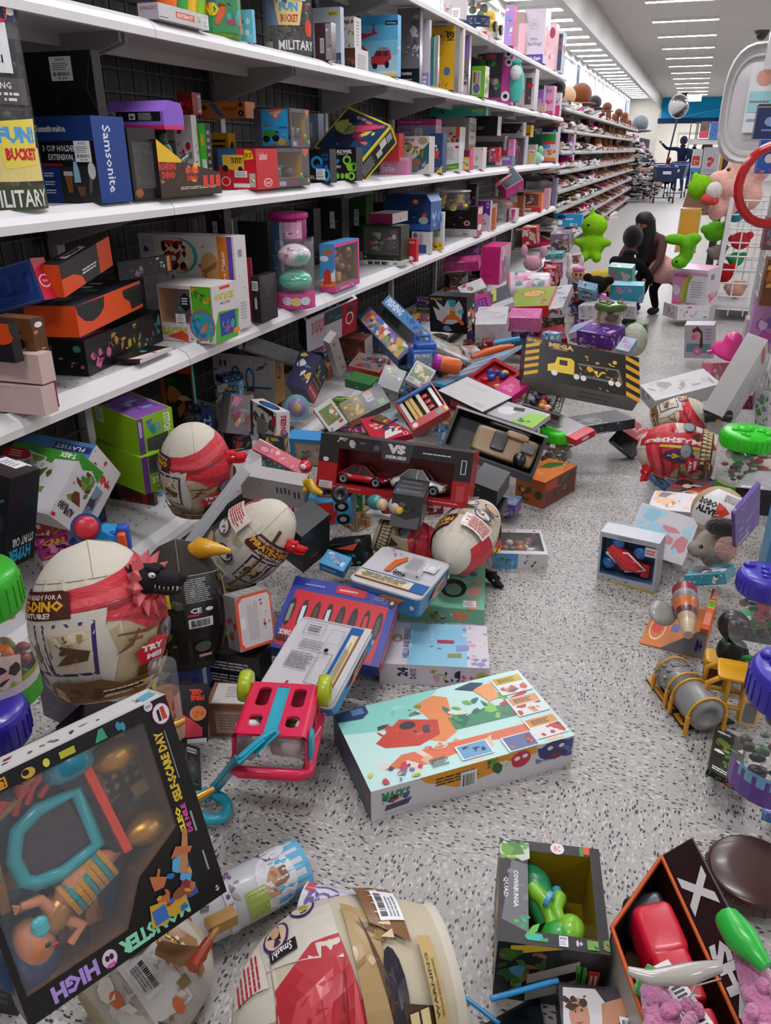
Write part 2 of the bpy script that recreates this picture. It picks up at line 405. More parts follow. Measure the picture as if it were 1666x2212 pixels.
# small toys shown inside boxes
def frame3(u,v,w):return np.array([unit(u),unit(v),unit(w)]).T
def toy_truck(c1,c2='k',c3='d'):
    def f(t,O,u,v,w):
        M=frame3(u,v,w);W_,H_,D=(np.linalg.norm(q)for q in(u,v,w));q=lambda x,y,z:O+u*x+v*y+w*z
        for x in(.25,.75):
            for z in(.25,.8):t.lathe(q(x,.2,z)-unit(w)*D*.12,w,[(H_*.1,0),(H_*.2,0),(H_*.2,D*.24),(H_*.1,D*.24)],c3,'plastic',14)
        t.rbox(q(.5,.38,.5),(W_*.85,H_*.2,D*.5),c1,M=M,p=6);t.rbox(q(.45,.6,.5),(W_*.45,H_*.3,D*.45),c2,M=M,p=5)
        t.rbox(q(.45,.72,.5),(W_*.42,H_*.08,D*.44),c1,M=M,p=5);return 'toy_truck'
    return f
def toy_lumps(cols,n=10,seed=1,fin='plastic'):
    def f(t,O,u,v,w):
        rd=random.Random(seed);s=min(np.linalg.norm(u),np.linalg.norm(v))
        for i in range(n):
            r=s*rd.uniform(.07,.16);c=O+u*rd.uniform(.15,.85)+v*rd.uniform(.15,.85)+w*rd.uniform(.2,.7)
            t.sup(c,(r,r*rd.uniform(.5,1),r*rd.uniform(.5,1)),rd.choice(cols),fin,frame3(u+v*rd.uniform(-1,1),v,w)if 0 else None,rd.choice((2,2.5,5)),10,7)
        return 'toy_pieces'
    return f
def toy_figure(hair,top,bottom,skin='f'):
    def f(t,O,u,v,w):
        q=lambda x,y,z=.5:O+u*x+v*y+w*z;h=np.linalg.norm(v);M=frame3(u,v,w)
        t.ell(q(.5,.85),(h*.07,h*.085,h*.06),skin,'plastic',M);t.ell(q(.5,.88,.42),(h*.09,h*.1,h*.06),hair,'plastic',M)
        t.cyl(q(.5,.76),q(.5,.8),h*.02,skin);t.sup(q(.5,.65),(h*.075,h*.12,h*.045),top,'plastic',M,2.6)
        for s_ in(-1,1):
            t.tube([q(.5,.73)+unit(u)*h*.07*s_,q(.5,.6)+unit(u)*h*.13*s_,q(.5,.5)+unit(u)*h*.12*s_],[h*.026,h*.02,h*.017],skin)
            t.tube([q(.5,.54)+unit(u)*h*.035*s_,q(.5,.3)+unit(u)*h*.05*s_,q(.5,.06)+unit(u)*h*.05*s_],[h*.04,h*.03,h*.022],bottom)
        return 'doll'
    return f
def T(name,label,A,l,r,v,c='w',cat='box',**k):return tbox(name,label,cat,A,l,r,v,c=c,**k)
def pk(cols,n=14,seed=1,txt=None,tc='w',bg=None,s=.26):
    """a busy printed panel: picture shapes, a title and small print"""
    a=('r .03 .03 .97 .97 %s;'%bg if bg else '')+'b .05 .08 .95 .95 %s %d %d %s'%(cols,n*2,seed,s*.8)
    if txt:a+=';t %s .12 .6 .88 .8 %s 0 .04'%(txt,tc)
    return a+';l .1 .05 .6 .13 %s 2'%tc
# ---------------- the store shell ----------------
CEIL=3.7;YB=-2.5;YF=46.0
def nodemat(name):m=bpy.data.materials.new(name);m.use_nodes=True;return m,m.node_tree.nodes,m.node_tree.links,m.node_tree.nodes['Principled BSDF']
def ramp(n,stops):
    r=n.new('ShaderNodeValToRGB');e=r.color_ramp.elements
    while len(e)>1:e.remove(e[0])
    e[0].position=stops[0][0];e[0].color=(*stops[0][1],1)
    for p,c in stops[1:]:x=e.new(p);x.color=(*c,1)
    return r
def floor_mat():
    m,n,L,b=nodemat('speckled_vinyl_tile');tc=n.new('ShaderNodeTexCoord');sx=n.new('ShaderNodeSeparateXYZ');L.new(tc.outputs['Object'],sx.inputs[0])
    def M(op,a,b_=None,c=None):
        q=n.new('ShaderNodeMath');q.operation=op
        for i,v in enumerate((a,b_,c)):
            if v is None:continue
            if isinstance(v,(int,float)):q.inputs[i].default_value=v
            else:L.new(v,q.inputs[i])
        return q.outputs[0]
    T=.305;rx=M('ADD',M('MULTIPLY',sx.outputs[0],cos(.0)),.12);ry=M('ADD',sx.outputs[1],.05)
    ix=M('FLOOR',M('DIVIDE',rx,T));iy=M('FLOOR',M('DIVIDE',ry,T));par=M('MODULO',M('ABSOLUTE',M('ADD',ix,iy)),2)
    u=M('ADD',M('MULTIPLY',par,rx),M('MULTIPLY',M('SUBTRACT',1,par),ry));v=M('ADD',M('MULTIPLY',par,ry),M('MULTIPLY',M('SUBTRACT',1,par),rx))
    cb=n.new('ShaderNodeCombineXYZ');L.new(M('MULTIPLY',u,1.0),cb.inputs[0]);L.new(M('MULTIPLY',v,2.1),cb.inputs[1]);L.new(M('ADD',M('MULTIPLY',ix,7.3),M('MULTIPLY',iy,3.1)),cb.inputs[2])
    def fleck(sc,thr,prob,off):
        vo=n.new('ShaderNodeTexVoronoi');vo.inputs['Scale'].default_value=sc;mp=n.new('ShaderNodeMapping');mp.inputs['Location'].default_value=off
        ns=n.new('ShaderNodeTexNoise');ns.inputs['Scale'].default_value=sc*1.1;L.new(cb.outputs[0],mp.inputs[0]);L.new(mp.outputs[0],ns.inputs[0])
        ad=n.new('ShaderNodeMixRGB');ad.blend_type='ADD';ad.inputs[0].default_value=.9/sc;L.new(mp.outputs[0],ad.inputs[1]);L.new(ns.outputs[1],ad.inputs[2]);L.new(ad.outputs[0],vo.inputs[0])
        sp=n.new('ShaderNodeSeparateColor');L.new(vo.outputs['Color'],sp.inputs[0])
        return M('MULTIPLY',M('LESS_THAN',vo.outputs['Distance'],thr),M('LESS_THAN',sp.outputs[0],prob))
    base=(.43,.405,.37);r1=n.new('ShaderNodeMixRGB');r1.inputs[1].default_value=(*base,1);r1.inputs[2].default_value=(.58,.56,.52,1);L.new(fleck(60,.42,.5,(3,1,0)),r1.inputs[0])
    r2=n.new('ShaderNodeMixRGB');r2.inputs[2].default_value=(.30,.29,.285,1);L.new(r1.outputs[0],r2.inputs[1]);L.new(fleck(75,.36,.45,(9,4,0)),r2.inputs[0])
    r3=n.new('ShaderNodeMixRGB');r3.inputs[2].default_value=(.045,.045,.05,1);L.new(r2.outputs[0],r3.inputs[1]);L.new(fleck(60,.31,.72,(0,0,0)),r3.inputs[0])
    # thin joints between the tiles
    fx=M('ABSOLUTE',M('SUBTRACT',M('FRACT',M('DIVIDE',rx,T)),.5));fy=M('ABSOLUTE',M('SUBTRACT',M('FRACT',M('DIVIDE',ry,T)),.5))
    j=M('GREATER_THAN',M('MAXIMUM',fx,fy),.4972);r4=n.new('ShaderNodeMixRGB');r4.inputs[2].default_value=(.34,.32,.3,1);L.new(M('MULTIPLY',j,.7),r4.inputs[0]);L.new(r3.outputs[0],r4.inputs[1])
    L.new(r4.outputs[0],b.inputs['Base Color']);b.inputs['Roughness'].default_value=.5;b.inputs['Specular IOR Level'].default_value=.4
    b.inputs['Coat Weight'].default_value=.12;b.inputs['Coat Roughness'].default_value=.25
    nb=n.new('ShaderNodeTexNoise');nb.inputs['Scale'].default_value=30;L.new(tc.outputs['Object'],nb.inputs[0]);bp=n.new('ShaderNodeBump');bp.inputs['Strength'].default_value=.06;L.new(nb.outputs[0],bp.inputs['Height']);L.new(bp.outputs[0],b.inputs['Normal'])
    return m
def ceil_mat():
    m,n,L,b=nodemat('ceiling_tile');tc=n.new('ShaderNodeTexCoord');br=n.new('ShaderNodeTexBrick');br.offset=0
    br.inputs['Scale'].default_value=1;br.inputs['Brick Width'].default_value=.61;br.inputs['Row Height'].default_value=1.22;br.inputs['Mortar Size'].default_value=.006
    br.inputs['Color1'].default_value=br.inputs['Color2'].default_value=(.62,.60,.57,1);br.inputs['Mortar'].default_value=(.52,.51,.49,1)
    L.new(tc.outputs['Object'],br.inputs[0]);L.new(br.outputs[0],b.inputs['Base Color']);b.inputs['Roughness'].default_value=.9;return m
FM=floor_mat();CM=ceil_mat()
def struct(name,mb,m=None,O=(0,0,0)):
    o=mb.build(name,O);o['kind']='structure'
    if m:
        o.data.materials.clear();o.data.materials.append(m);o.data.polygons.foreach_set('material_index',[0]*len(o.data.polygons))
    return o
def slab(name,lo,hi,c,fin='matte',m=None):
    b=MB();lo=V3(*lo);d=V3(*hi)-lo;b.cub(lo,(d[0],0,0),(0,d[1],0),(0,0,d[2]),c,fin);return struct(name,b,m)
slab('floor',(-3.75,YB,-.1),(6.1,YF+8,0),'s',m=FM)
slab('ceiling',(-3.75,YB,CEIL),(6.1,YF+8,CEIL+.1),'s',m=CM)
slab('wall_left',(-3.75,YB,0),(-3.56,YF+8,CEIL),'e6e3de')
slab('wall_right',(6.0,YB,0),(6.2,YF+8,CEIL),'d8d5d0')
slab('wall_rear',(-4.8,YB-.2,0),(6.2,YB,CEIL),'d0cdc8')
slab('wall_front',(-4.8,YF+8,0),(6.2,YF+8.2,CEIL),'e2dccf')
slab('wall_partition',(-3.56,YF,0),(-2.1,YF+.2,CEIL),'d6d1c6')
# the long grey soffit between the two ceiling fields and the blue one across the end
slab('trim_soffit',(-2.15,YB,3.2),(-2.03,YF,CEIL),'b4b0ac','card')
b=MB();b.cub((-2.03,YF,2.78),(7.95,0,0),(0,.6,0),(0,0,CEIL-2.78),'1592c8','matte')
b.cub((-2.15,YF-.02,2.55),(8.1,0,0),(0,.6,0),(0,0,.23),'1a3558','matte')
arc=[V3(-.9+6*t,YF-.03,2.85+.42*sin(pi*t))for t in[i/20 for i in range(21)]];b.tube(arc,.05,'2fa6d8','matte',6)
struct('trim_blue_fascia',b)
# ceiling light strips
def strip(x0,x1,y,w,label,group,power):
    mb=MB();mb.cub((x0-.02,y-w/2-.02,CEIL-.05),(x1-x0+.04,0,0),(0,w+.04,0),(0,0,.05),'e8e6e4','enamel')
    O=((x0+x1)/2,y,CEIL);e=empty('ceiling_light',O,label,'ceiling light',group);mb.build('housing',O,e)
    g=MB();z=CEIL-.052;g.face([(x0,y-w/2,z),(x0,y+w/2,z),(x1,y+w/2,z),(x1,y-w/2,z)],power,'glow');g.build('diffuser',O,e)
LW=(60,60,64);LW2=(13,13.4,14.5)
for i in range(-1,18):
    y=1.83+2.44*i
    strip(-1.22,0,y,.13,'slim white light strip across the aisle ceiling','light strips over the aisle',LW)
    if i<17:strip(3.4,4.6,y,.13,'slim white light strip over the next aisle on the right','light strips over the next aisle',LW)
for i in range(0,34):
    y=.6+1.34*i
    strip(-3.45,-2.25,y,.3,'wide white light panel on the ceiling behind the shelves','light panels by the left wall',LW2)
for y in(48.5,51):strip(-1.5,1.2,y,.3,'white ceiling light beyond the blue fascia','lights beyond the blue fascia',LW)  # unseen strips, added to brighten the dark door area behind the fascia
for px,py in((1648,66),(1624,116),(1599,160),(1578,196),(1480,199)):
    p=Z(px,py,CEIL);mb=MB();mb.lathe(p-V3(0,0,.001),(0,0,-1),[(.16,0),(.16,.03),(.13,.05)],'d','plastic',20)
    mb.lathe(p-V3(0,0,.05),(0,0,-1),[(.13,0),(.125,.05),(.09,.1),(.04,.13),(.002,.14)],'k','gloss',20)
    mb.build('camera_dome',p,label='black ceiling camera dome hanging above the store',cat='camera',group='ceiling camera domes')
# exit sign
p=Z(1501,200,3.6);p=Yp(1501,208,43.5);mb=MB();mb.box(p,(.62,.06,.42),'cfe6d4','plastic');Fr(mb,p+V3(-.3,-.031,-.2),(.6,0,0),(0,0,.4),'glow').art('t EXIT .1 .2 .9 .8 2fd46a 0 .05')
mb.tube([p+V3(0,0,.2),(p[0],p[1],CEIL)],.015,'s','metal');mb.build('exit_sign',p,label='green lit EXIT sign in front of the blue fascia',cat='sign')
# white rear doors under the fascia
mb=MB();y=YF+7.9;mb.cub((-1.2,y,0),(1.9,0,0),(0,.08,0),(0,0,2.15),'e4ddd0','enamel');mb.cub((-1.25,y-.02,2.15),(2,0,0),(0,.1,0),(0,0,.12),'a8a49c','enamel')
o=struct('door_1',mb)
mb=MB();mb.cyl((-.3,y-.06,1.0),(-.3,y-.06,1.25),.02,'e','metal');mb.build('door_handle',parent=o)
# convex mirror on a pole
p=Yp(1467,230,33.0);d=unit(EYE-p+V3(-.0,0,-3.));mb=MB()
e=empty('convex_mirror',(p[0]-.2,p[1]+.1,0),'round convex security mirror in front of the blue fascia','mirror');O=e.location
M_=unit(np.cross((0,0,1),d));mb.lathe(p-d*.05,unit(d+V3(-.55,0,0)),[(.39,0),(.4,.03),(.38,.05)],'d4d2d0','plastic',28);mb.build('rim',O,e)
mb=MB();mb.lathe(p-d*.01,unit(d+V3(-.55,0,0)),[(.38,0),(.31,.05),(.19,.08),(.06,.1),(.002,.1)],'c8c8cc','mirror',28);mb.build('mirror_dome',O,e)
mb=MB();mb.tube([(p[0],p[1]+.1,p[2]-.4),(p[0]-.25,p[1]+.1,0)],.03,'3a4050','metal');mb.build('pole',O,e)
# pipe rails of the fitting area at the rear
for px in(1489,1502,1505):
    q=Yp(px,300,38);mb=MB();mb.tube([(q[0],38,0),(q[0],38,2.4)],.022,'5a5f6c','metal',6)
    mb.build('rack_pole',(q[0],38,0),label='thin grey rack pole standing behind the shoppers',cat='pole',group='rack poles at the rear')
# white wire grid on the left wall, panel by panel
gx=-3.52
for i in range(14):
    y0=10.4+2.44*i;mb=MB()
    for k in range(17):mb.box((gx,y0+.03+k*.1485,2.4),(.012,.01,2.2),'f2f1ee','enamel')
    for k in range(23):mb.box((gx-.006,y0+1.22,1.3+k*.1),(.01,2.4,.01),'f2f1ee','enamel')
    mb.box((gx+.01,y0+1.22,3.52),(.04,2.42,.05),'f4f3f0','enamel');mb.box((gx+.01,y0,2.4),(.04,.04,2.3),'f4f3f0','enamel')
    mb.build('wall_grid_panel',(gx,y0+1.22,1.3),label='white wire grid panel on the wall above the shoes',cat='display grid',group='wire grid on the left wall')
for px,py in((1256,172),(1355,228)):
    q=X(px,py,gx+.06);mb=MB();s_=.5 if px<1300 else.45;mb.box(q,(.02,2*s_,1.15*s_),'8fb4e4','plastic');Fr(mb,q+V3(.011,-s_,-.55*s_),(0,2*s_,0),(0,0,1.15*s_)).art('r .42 .3 .58 .7 dfe9f6')
    mb.build('wall_sign',q,label='pale blue size sign on the wire grid, the %s one'%('nearer' if px<1300 else 'farther'),cat='sign')
# ---------------- toy shelving, bay by bay ----------------
SX=-1.6;SB=-2.12;BAY=1.2;YS=2.36-2*BAY
LEV=[.15,.712,1.215,1.72,2.15]
def shelf_deck(mb,y0,y1,z,xf=SX,xb=SB,lip=.052,c='d6d3d2',lc='e4e1e0'):
    # deck, rounded sloping price lip, tray side and rear lip
    mb.cub((xb,y0+.004,z-.03),(xf-.05-xb,0,0),(0,y1-y0-.008,0),(0,0,.03),c,'enamel')
    pr=[(xf-.052,z),(xf-.046,z+.004),(xf-.012,z-.012),(xf,z-.03),(xf,z-lip),(xf-.02,z-lip),(xf-.052,z-.03)]
    mb.prism([(a,y0+.002,b_)for a,b_ in pr],(0,y1-y0-.004,0),lc,'enamel')
    mb.cub((xf-.36,y0+.02,z-.065),(.02,0,0),(0,y1-y0-.04,0),(0,0,.035),'b8b4b2','enamel')
def perf(mb,y0,y1,z,xf=SX):
    f=Fr(mb,(xf-.30,y0,z),(.24,0,0),(0,y1-y0,0),'enamel');f.k=1
    for i in range(5):
        for j in range(20):u=.1+i*.2;v=(j+.5+(i%2)*.5)/21;s_=.004;mb.face([f.P(u-s_/.24,v-s_/1.2),f.P(u+s_/.24,v-s_/1.2),f.P(u+s_/.24,v+s_/1.2),f.P(u-s_/.24,v+s_/1.2)],'5a5856','enamel')
ordn=['nearest','second','third','fourth','fifth','sixth','seventh','eighth','farthest']
for i in range(9):
    y0=YS+BAY*i;y1=y0+BAY;O=((SX+SB)/2,(y0+y1)/2,0)
    e=empty('shelving_bay',O,['Nearest white metal shelving bay, at the left edge of the frame','White metal shelving bay holding the blue three cup holder carton','White metal shelving bay holding the crepe maker carton','White metal shelving bay holding the black flip stunt car carton','White metal shelving bay behind the upright black action figure box','White metal shelving bay above the upright magenta case','White metal shelving bay holding the magenta open box under the second shelf','White metal shelving bay holding the large doll box with round badges','Farthest white metal toy shelving bay, next to the shoe racks'][i],'shelving',None)
    for j,z in enumerate(LEV):
        mb=MB();shelf_deck(mb,y0,y1,z,SX if j else SX+.06)
        if 0<i<6 and j<3:perf(mb,y0,y1,z)
        mb.build('shelf',O,e)
        if j:
            for yy in(y0+.01,y1-.022):
                mb=MB();mb.prism([(SB,yy,z-.03),(SX-.12,yy,z-.03),(SX-.12,yy,z-.06),(SB,yy,z-.17)],(0,.012,0),'a8a4a4','enamel');mb.build('bracket',O,e)
    mb=MB()
    mb.cub((SX-.02,y0,0),(.015,0,0),(0,BAY,0),(0,0,.1),'3a3a3c','enamel');mb.build('kick_plate',O,e)
    mb=MB()
    for k in range(13):mb.box((SB-.01,y0+.05+k*.0915,1.2),(.006,.006,2.2),'444242','enamel')
    for k in range(28):mb.box((SB-.005,y0+BAY/2,.12+k*.08),(.006,BAY,.006),'444242','enamel')
    mb.build('wire_back',O,e)
    mb=MB();mb.cub((SB-.05,y0,0),(.02,0,0),(0,BAY,0),(0,0,2.2),'2e2b2b','enamel');mb.build('back_panel',O,e)
    mb=MB();mb.box((SB-.01,y0+.021,1.12),(.04,.04,2.24),'c8c5c4','enamel');mb.build('upright',O,e)
# ---------------- shoe racks ----------------
SH=[.17,.42,.66,.89,1.12,1.35,1.6,1.84]
for i in range(11):
    y0=10.85+1.22*i;y1=y0+1.22;O=((SX+SB)/2,(y0+y1)/2,0)
    e=empty('shoe_rack',O,'grey metal rack with tight shelves full of shoes','shoe rack','shoe racks along the wall')
    for z in SH:
        mb=MB();shelf_deck(mb,y0,y1,z,SX,SB,.05,'b8b4b0','9c9996');mb.build('shelf',O,e)
    mb=MB();mb.cub((SB-.04,y0,0),(.02,0,0),(0,1.22,0),(0,0,1.95),'8c8884','enamel');mb.build('back_panel',O,e)
# ---------------- goods on the shelves ----------------
def sb(z,name,label,M,L,R_,t,x=-1.615,c='w',cat=None,**k):
    if isinstance(M,tuple):z_=None
    else:z_=z
    return ubox(name,label,cat or 'box',M,L,R_,t,z_,x,c=c,**k)
z1,z2,z3,z4=.714,1.217,1.722,2.152
def jar(name,label,P,r,h,lidc,lidh=.2,body='clear',bc='dfe4e6',fill=None,n=40,band=None,art=None,seed=1,group=None,ax=(0,0,1),lidr=1.04,cat='jar',bumps=0,span=(0,1)):
    """clear plastic jar with screw lid, printed band and loose contents"""
    P=np.asarray(P,float);ax=unit(ax);e=empty(name,P,label,cat,group);bh=h*(1-lidh)
    mb=MB();mb.lathe(P,ax,[(r*.9,0),(r,.02),(r,bh*.93),(r*.93,bh)],bc,body,30);mb.build('jar_body',P,e)
    mb=MB();q=P+ax*bh;R1=r*lidr;mb.lathe(q,ax,[(R1*.97,0),(R1,h*lidh*.1),(R1,h*lidh*.6),(R1*.96,h*lidh*.72),(R1*.9,h*lidh*.8),(R1*.5,h*lidh*.82),(.002,h*lidh*.82)],lidc,'plastic',36)
    t=unit(np.cross(ax,(0,1,0)if abs(ax[1])<.9 else(1,0,0)));w=np.cross(ax,t);rd=random.Random(seed)
    for i in range(28):a=2*pi*i/28;mb.box(q+ax*h*lidh*.35+(t*cos(a)+w*sin(a))*R1,(r*.05,r*.05,h*lidh*.5),lidc,'plastic',M=np.array([t*cos(a)+w*sin(a),-t*sin(a)+w*cos(a),ax]).T)
    for i in range(bumps):a=rd.uniform(0,6.3);rr=R1*rd.uniform(.1,.8);s_=r*rd.uniform(.1,.26);mb.sup(q+ax*h*lidh*.85+(t*cos(a)+w*sin(a))*rr,(s_,s_*.6,s_*.55),lidc,'plastic',None,2.4,8,6)
    mb.build('lid',P,e)
    if fill:
        mb=MB()
        for i in range(n):
            a=rd.uniform(0,6.3);rr=r*.78*math.sqrt(rd.random());hh=bh*(.06+.86*rd.random());s_=r*rd.uniform(.12,.26)
            mb.sup(P+ax*hh+(t*cos(a)+w*sin(a))*rr,(s_,s_*rd.uniform(.3,.8),s_*rd.uniform(.3,1)),rd.choice(fill),'plastic',None,rd.choice((2,3)),8,5)
        mb.build('contents',P,e)['kind']='stuff'
    if art:
        v=EYE-P;v=unit(v-ax*np.dot(v,ax));s_=np.cross(ax,v);a0,a1=span
        fn=lambda a,b,l:P+ax*(bh*(a0+(a1-a0)*b))+(v*cos((a-.5)*2.6)+s_*sin((a-.5)*2.6))*(r*1.012+l)
        mb=MB();f=Fr(mb,0,0,0,'card',fn,r*2.6,bh*(a1-a0),.0003);f.art(art);mb.build('label',P,e)
    return e
# --- eye-level shelf ---
P=onrail(30,-1.7,z2)
jar('toy_bucket','clear bucket of camouflage pieces with FUN! BUCKET label at the left edge',P,.088,.6,'a8a6a4',.17,fill=['8a7f62','6b6248','a89c80','4c4a3c'],n=50,seed=4,lidr=.95,
    art='r .0 .0 1 .12 3c4a2c;t MILITARY .25 .015 .95 .1 w;r .28 .14 .95 .3 efd98a;p f2e05a .4 .42 .95 .44 .88 .22 .5 .2;t FUN! .46 .32 .9 .41 5aa6dc 0 .06;t BUCKET .52 .24 .88 .3 r 0 .05;r .1 .5 .9 .62 55504e;t WARNING .3 .57 .7 .6 w;l .2 .51 .8 .56 w 2;g .15 .64 .75 .86;r 0 .87 1 1 1c2450;e .5 .9 .3 .06 r;b .1 .87 .9 1 ryw 8 3',span=(0,.98))
e=sb(z2,'cup_holder_carton','blue and black carton printed 3 CUP HOLDER, upright on the shelf',221,62,288,249,c='1b3f86',fin='card',
    art={'L':'r 0 .65 1 1 17346e;r 0 .35 1 .72 101014;t Sams_nite .25 .82 .66 .9 c8ccd2;e .44 .86 .03 .03 c8ccd2;t 3_CUP_HOLDER .32 .6 .76 .67 w;t EXTENSION .38 .5 .7 .57 w;r .05 .43 .55 .46 a01c24;r .05 0 .5 .42 1b3a80;r .5 0 1 .43 26262a;l .28 .3 .42 .36 w 2;l .28 .2 .42 .26 w 2;l .28 .1 .42 .16 w 2;e .15 .33 .05 .015 r;e .15 .22 .05 .02 j;e .15 .12 .05 .02 j;p 8a5638 .56 .32 .66 .32 .64 .12 .58 .12;r .55 .32 .67 .37 c9c4bc;p 9cc8d8 .7 .48 .74 .48 .76 .4 .77 .24 .68 .24 .69 .4;r .7 .48 .74 .52 3a5cb0;p 6a4a38 .7 .2 .82 .2 .8 .08 .73 .08;e .76 .22 .08 .025 2c2c30;p 5c5c60 .9 .45 .96 .45 .9 .15 .86 .1;e .93 .38 .05 .1 d8d8d8;t Samsonite .25 .82 .665 .9 dfe2e6 0 .01;g .74 .48 .95 .72',
         'R':'t Samsonite .3 .12 .55 .9 e8ecf0 270 .012'})
e=sb(0,'gift_bag_box','black box with envelope-folded base and white price tag, on top of the blue carton',(214,250),62,233,107,x=-1.66,c='0e0e10',
    art={'L':'p 1a1a1c 0 1 .55 .42 .9 .42 1 1;p 3c3c38 0 1 .01 1 .5 .42 .49 .42;p 3c3c38 .49 .42 .5 .42 .42 0 .41 0;p 4a4a44 1 1 .99 1 .88 .42 .89 .42;p 4a4a44 .88 .42 .89 .42 1 .1 .99 .1;g .42 .55 .72 .92'})
# purple coffin-shaped box lying on its side
P=X(355,270,-1.6);P0=P;L_=along(P,(-1,0,0),228);mb=MB();R_=along(P,(0,1,0),398);h=along(P,(0,0,1),None,215)
prof=[(0,0),(0,h*.55),(.3*R_,h),(.9*R_,h*.92),(R_,h*.6),(R_,0)]
mb.prism([(P[0],P[1]+a,P[2]+b_)for a,b_ in prof],(-L_,0,0),'8a5cc8','card','9a6cd8');mb.cub(P-V3(0,0,.012),(0,R_,0),(-L_,0,0),(0,0,.012),'d8285c')
f=Fr(mb,(P[0]-L_,P[1]-.0005,P[2]),(L_,0,0),(0,0,h*.55));f.art('r .02 .3 .95 .98 141418;r .02 .3 .2 .98 e4e4e6;h .04 .35 .18 .9 k;e .28 .7 .03 .15 r;l .25 .4 .32 .6 w 3;r .42 .4 .53 .85 e8e4e6;b .44 .45 .51 .8 k 6 2;l .58 .35 .82 .9 b8b8bc 7')
mb.build('doll_box',P,label='purple coffin-shaped cardboard box lying on its side above the clear-window box',cat='box')
e=sb(z2,'display_carton','black carton with a tall clear window and basketball print, right of the blue carton',292,275,350,275,c='17130f',win={'R':(.12,.16,.9,.82,.8,'2c2622')},art={'R':'e .2 .1 .15 .07 a05a34;f .08 .05 .32 .16 k .01'})
# roaring dino display tray: a wedge
P=onrail(350,-1.6,z2);R_=along(P,(0,1,0),480);h1=along(P,(0,0,1),None,300);Q=P+V3(0,R_,0);h2=along(Q,(0,0,1),None,372)
e=empty('dinosaur_display_tray',P,'black wedge tray with red DINO lettering and a green dinosaur in it','toy');mb=MB()
mb.prism([P,Q,Q+V3(0,0,h2),P+V3(0,R_*.35,h1*.62),P+V3(0,0,h1)],(-.012,0,0),'241c16');f=Fr(mb,P,(0,R_,0),(0,0,h1));f.k=1
f.art('p 3a2a1e 0 .02 1 .02 1 .4 .35 .6 0 .98;b .02 .2 .6 .6 lyxuz 10 5 .2;t ROARING .0 .47 .26 .62 e0382c 0 .05;t DINO .04 .33 .24 .46 e0382c 0 .05;t ROARING .4 .4 .62 .52 e0382c 0 .05;t DINO .42 .27 .6 .38 e0382c 0 .05;l .3 .12 .95 .18 d8d0b8 2;r .68 .14 .76 .36 e0382c;r .79 .14 .87 .36 e0382c;r .9 .14 .98 .36 e0382c;p y .0 .62 .35 .6 .34 .66 0 1')
mb.prism([P-V3(.012,0,0),P+V3(-.012,0,h1),P+V3(-.2,0,h1*.7),P-V3(.2,0,0)],(0,.008,0),'2e2620');mb.cub(P-V3(.22,0,0),(.21,0,0),(0,R_,0),(0,0,.01),'6b5a3c');mb.build('tray',P,e)
mb=MB();c=P+V3(-.08,R_*.3,.06);mb.tube([c,c+V3(0,.02,.06),c+V3(.01,.01,.12),c+V3(.03,0,.14)],[.05,.04,.025,.015],'1f3a26');mb.ell(c+V3(.045,-.01,.07),(.02,.025,.035),'1d5a34');mb.tube([c,c+V3(-.01,.1,.02),c+V3(0,.18,.06)],[.045,.025,.01],'27402c');mb.build('toy_dinosaur',P,e)
sb(z2,'toy_box','white and red box with flower shapes behind the dinosaur wedge tray',(425,395),388,436,248,x=-1.75,c='dcd6d4',art={'L':'b .1 .1 .9 .9 jkerw 12 3;e .7 .55 .14 .06 r','R':'b .1 .1 .9 .9 jew 6 2'})
sb(z2,'game_box','narrow lime green box standing behind the dinosaur wedge tray',(452,385),430,464,266,x=-1.72,c='52c83a',cols={'R':'1c1c20'},art={'L':'r .5 .1 .9 .35 w;r .5 .6 .8 .8 y','R':'l .2 .1 .7 .9 e 6'})
sb(0,'doctor_kit_box','red shrink-wrapped box on the pile behind the purple box',(418,247),385,437,199,x=-1.9,c='9c2630',art={'L':'b .1 .1 .9 .9 j,r,b06068 8 2','R':'r .6 .1 .95 .9 d8c8c8;h .62 .2 .92 .8'})
sb(0,'board_book_box','long orange box with a blue paint splash lying across other boxes',(531,255),436,552,219,x=-1.85,c='e08a44',art={'L':'p 4a78c8 .2 .9 .3 .95 .42 .5 .5 .2 .55 .1 .4 .15 .3 .4;e .08 .65 .06 .15 u;t ENGANCHATE .5 .45 .82 .7 7a3a1c;e .9 .3 .06 .18 k;t a .88 .22 .92 .38 w;e .9 .8 .05 .15 j'})
sb(z2,'toy_truck_box','yellow box with black truck print behind the red school bus carton',(500,400),452,516,287,x=-1.85,c='d89a1c',art={'L':'b .0 .1 .8 .7 k,5a3c14,c88a1c 9 4;l .3 .7 .9 .9 k 2','R':'e .5 .7 .3 .14 k;e .5 .3 .3 .1 k'})
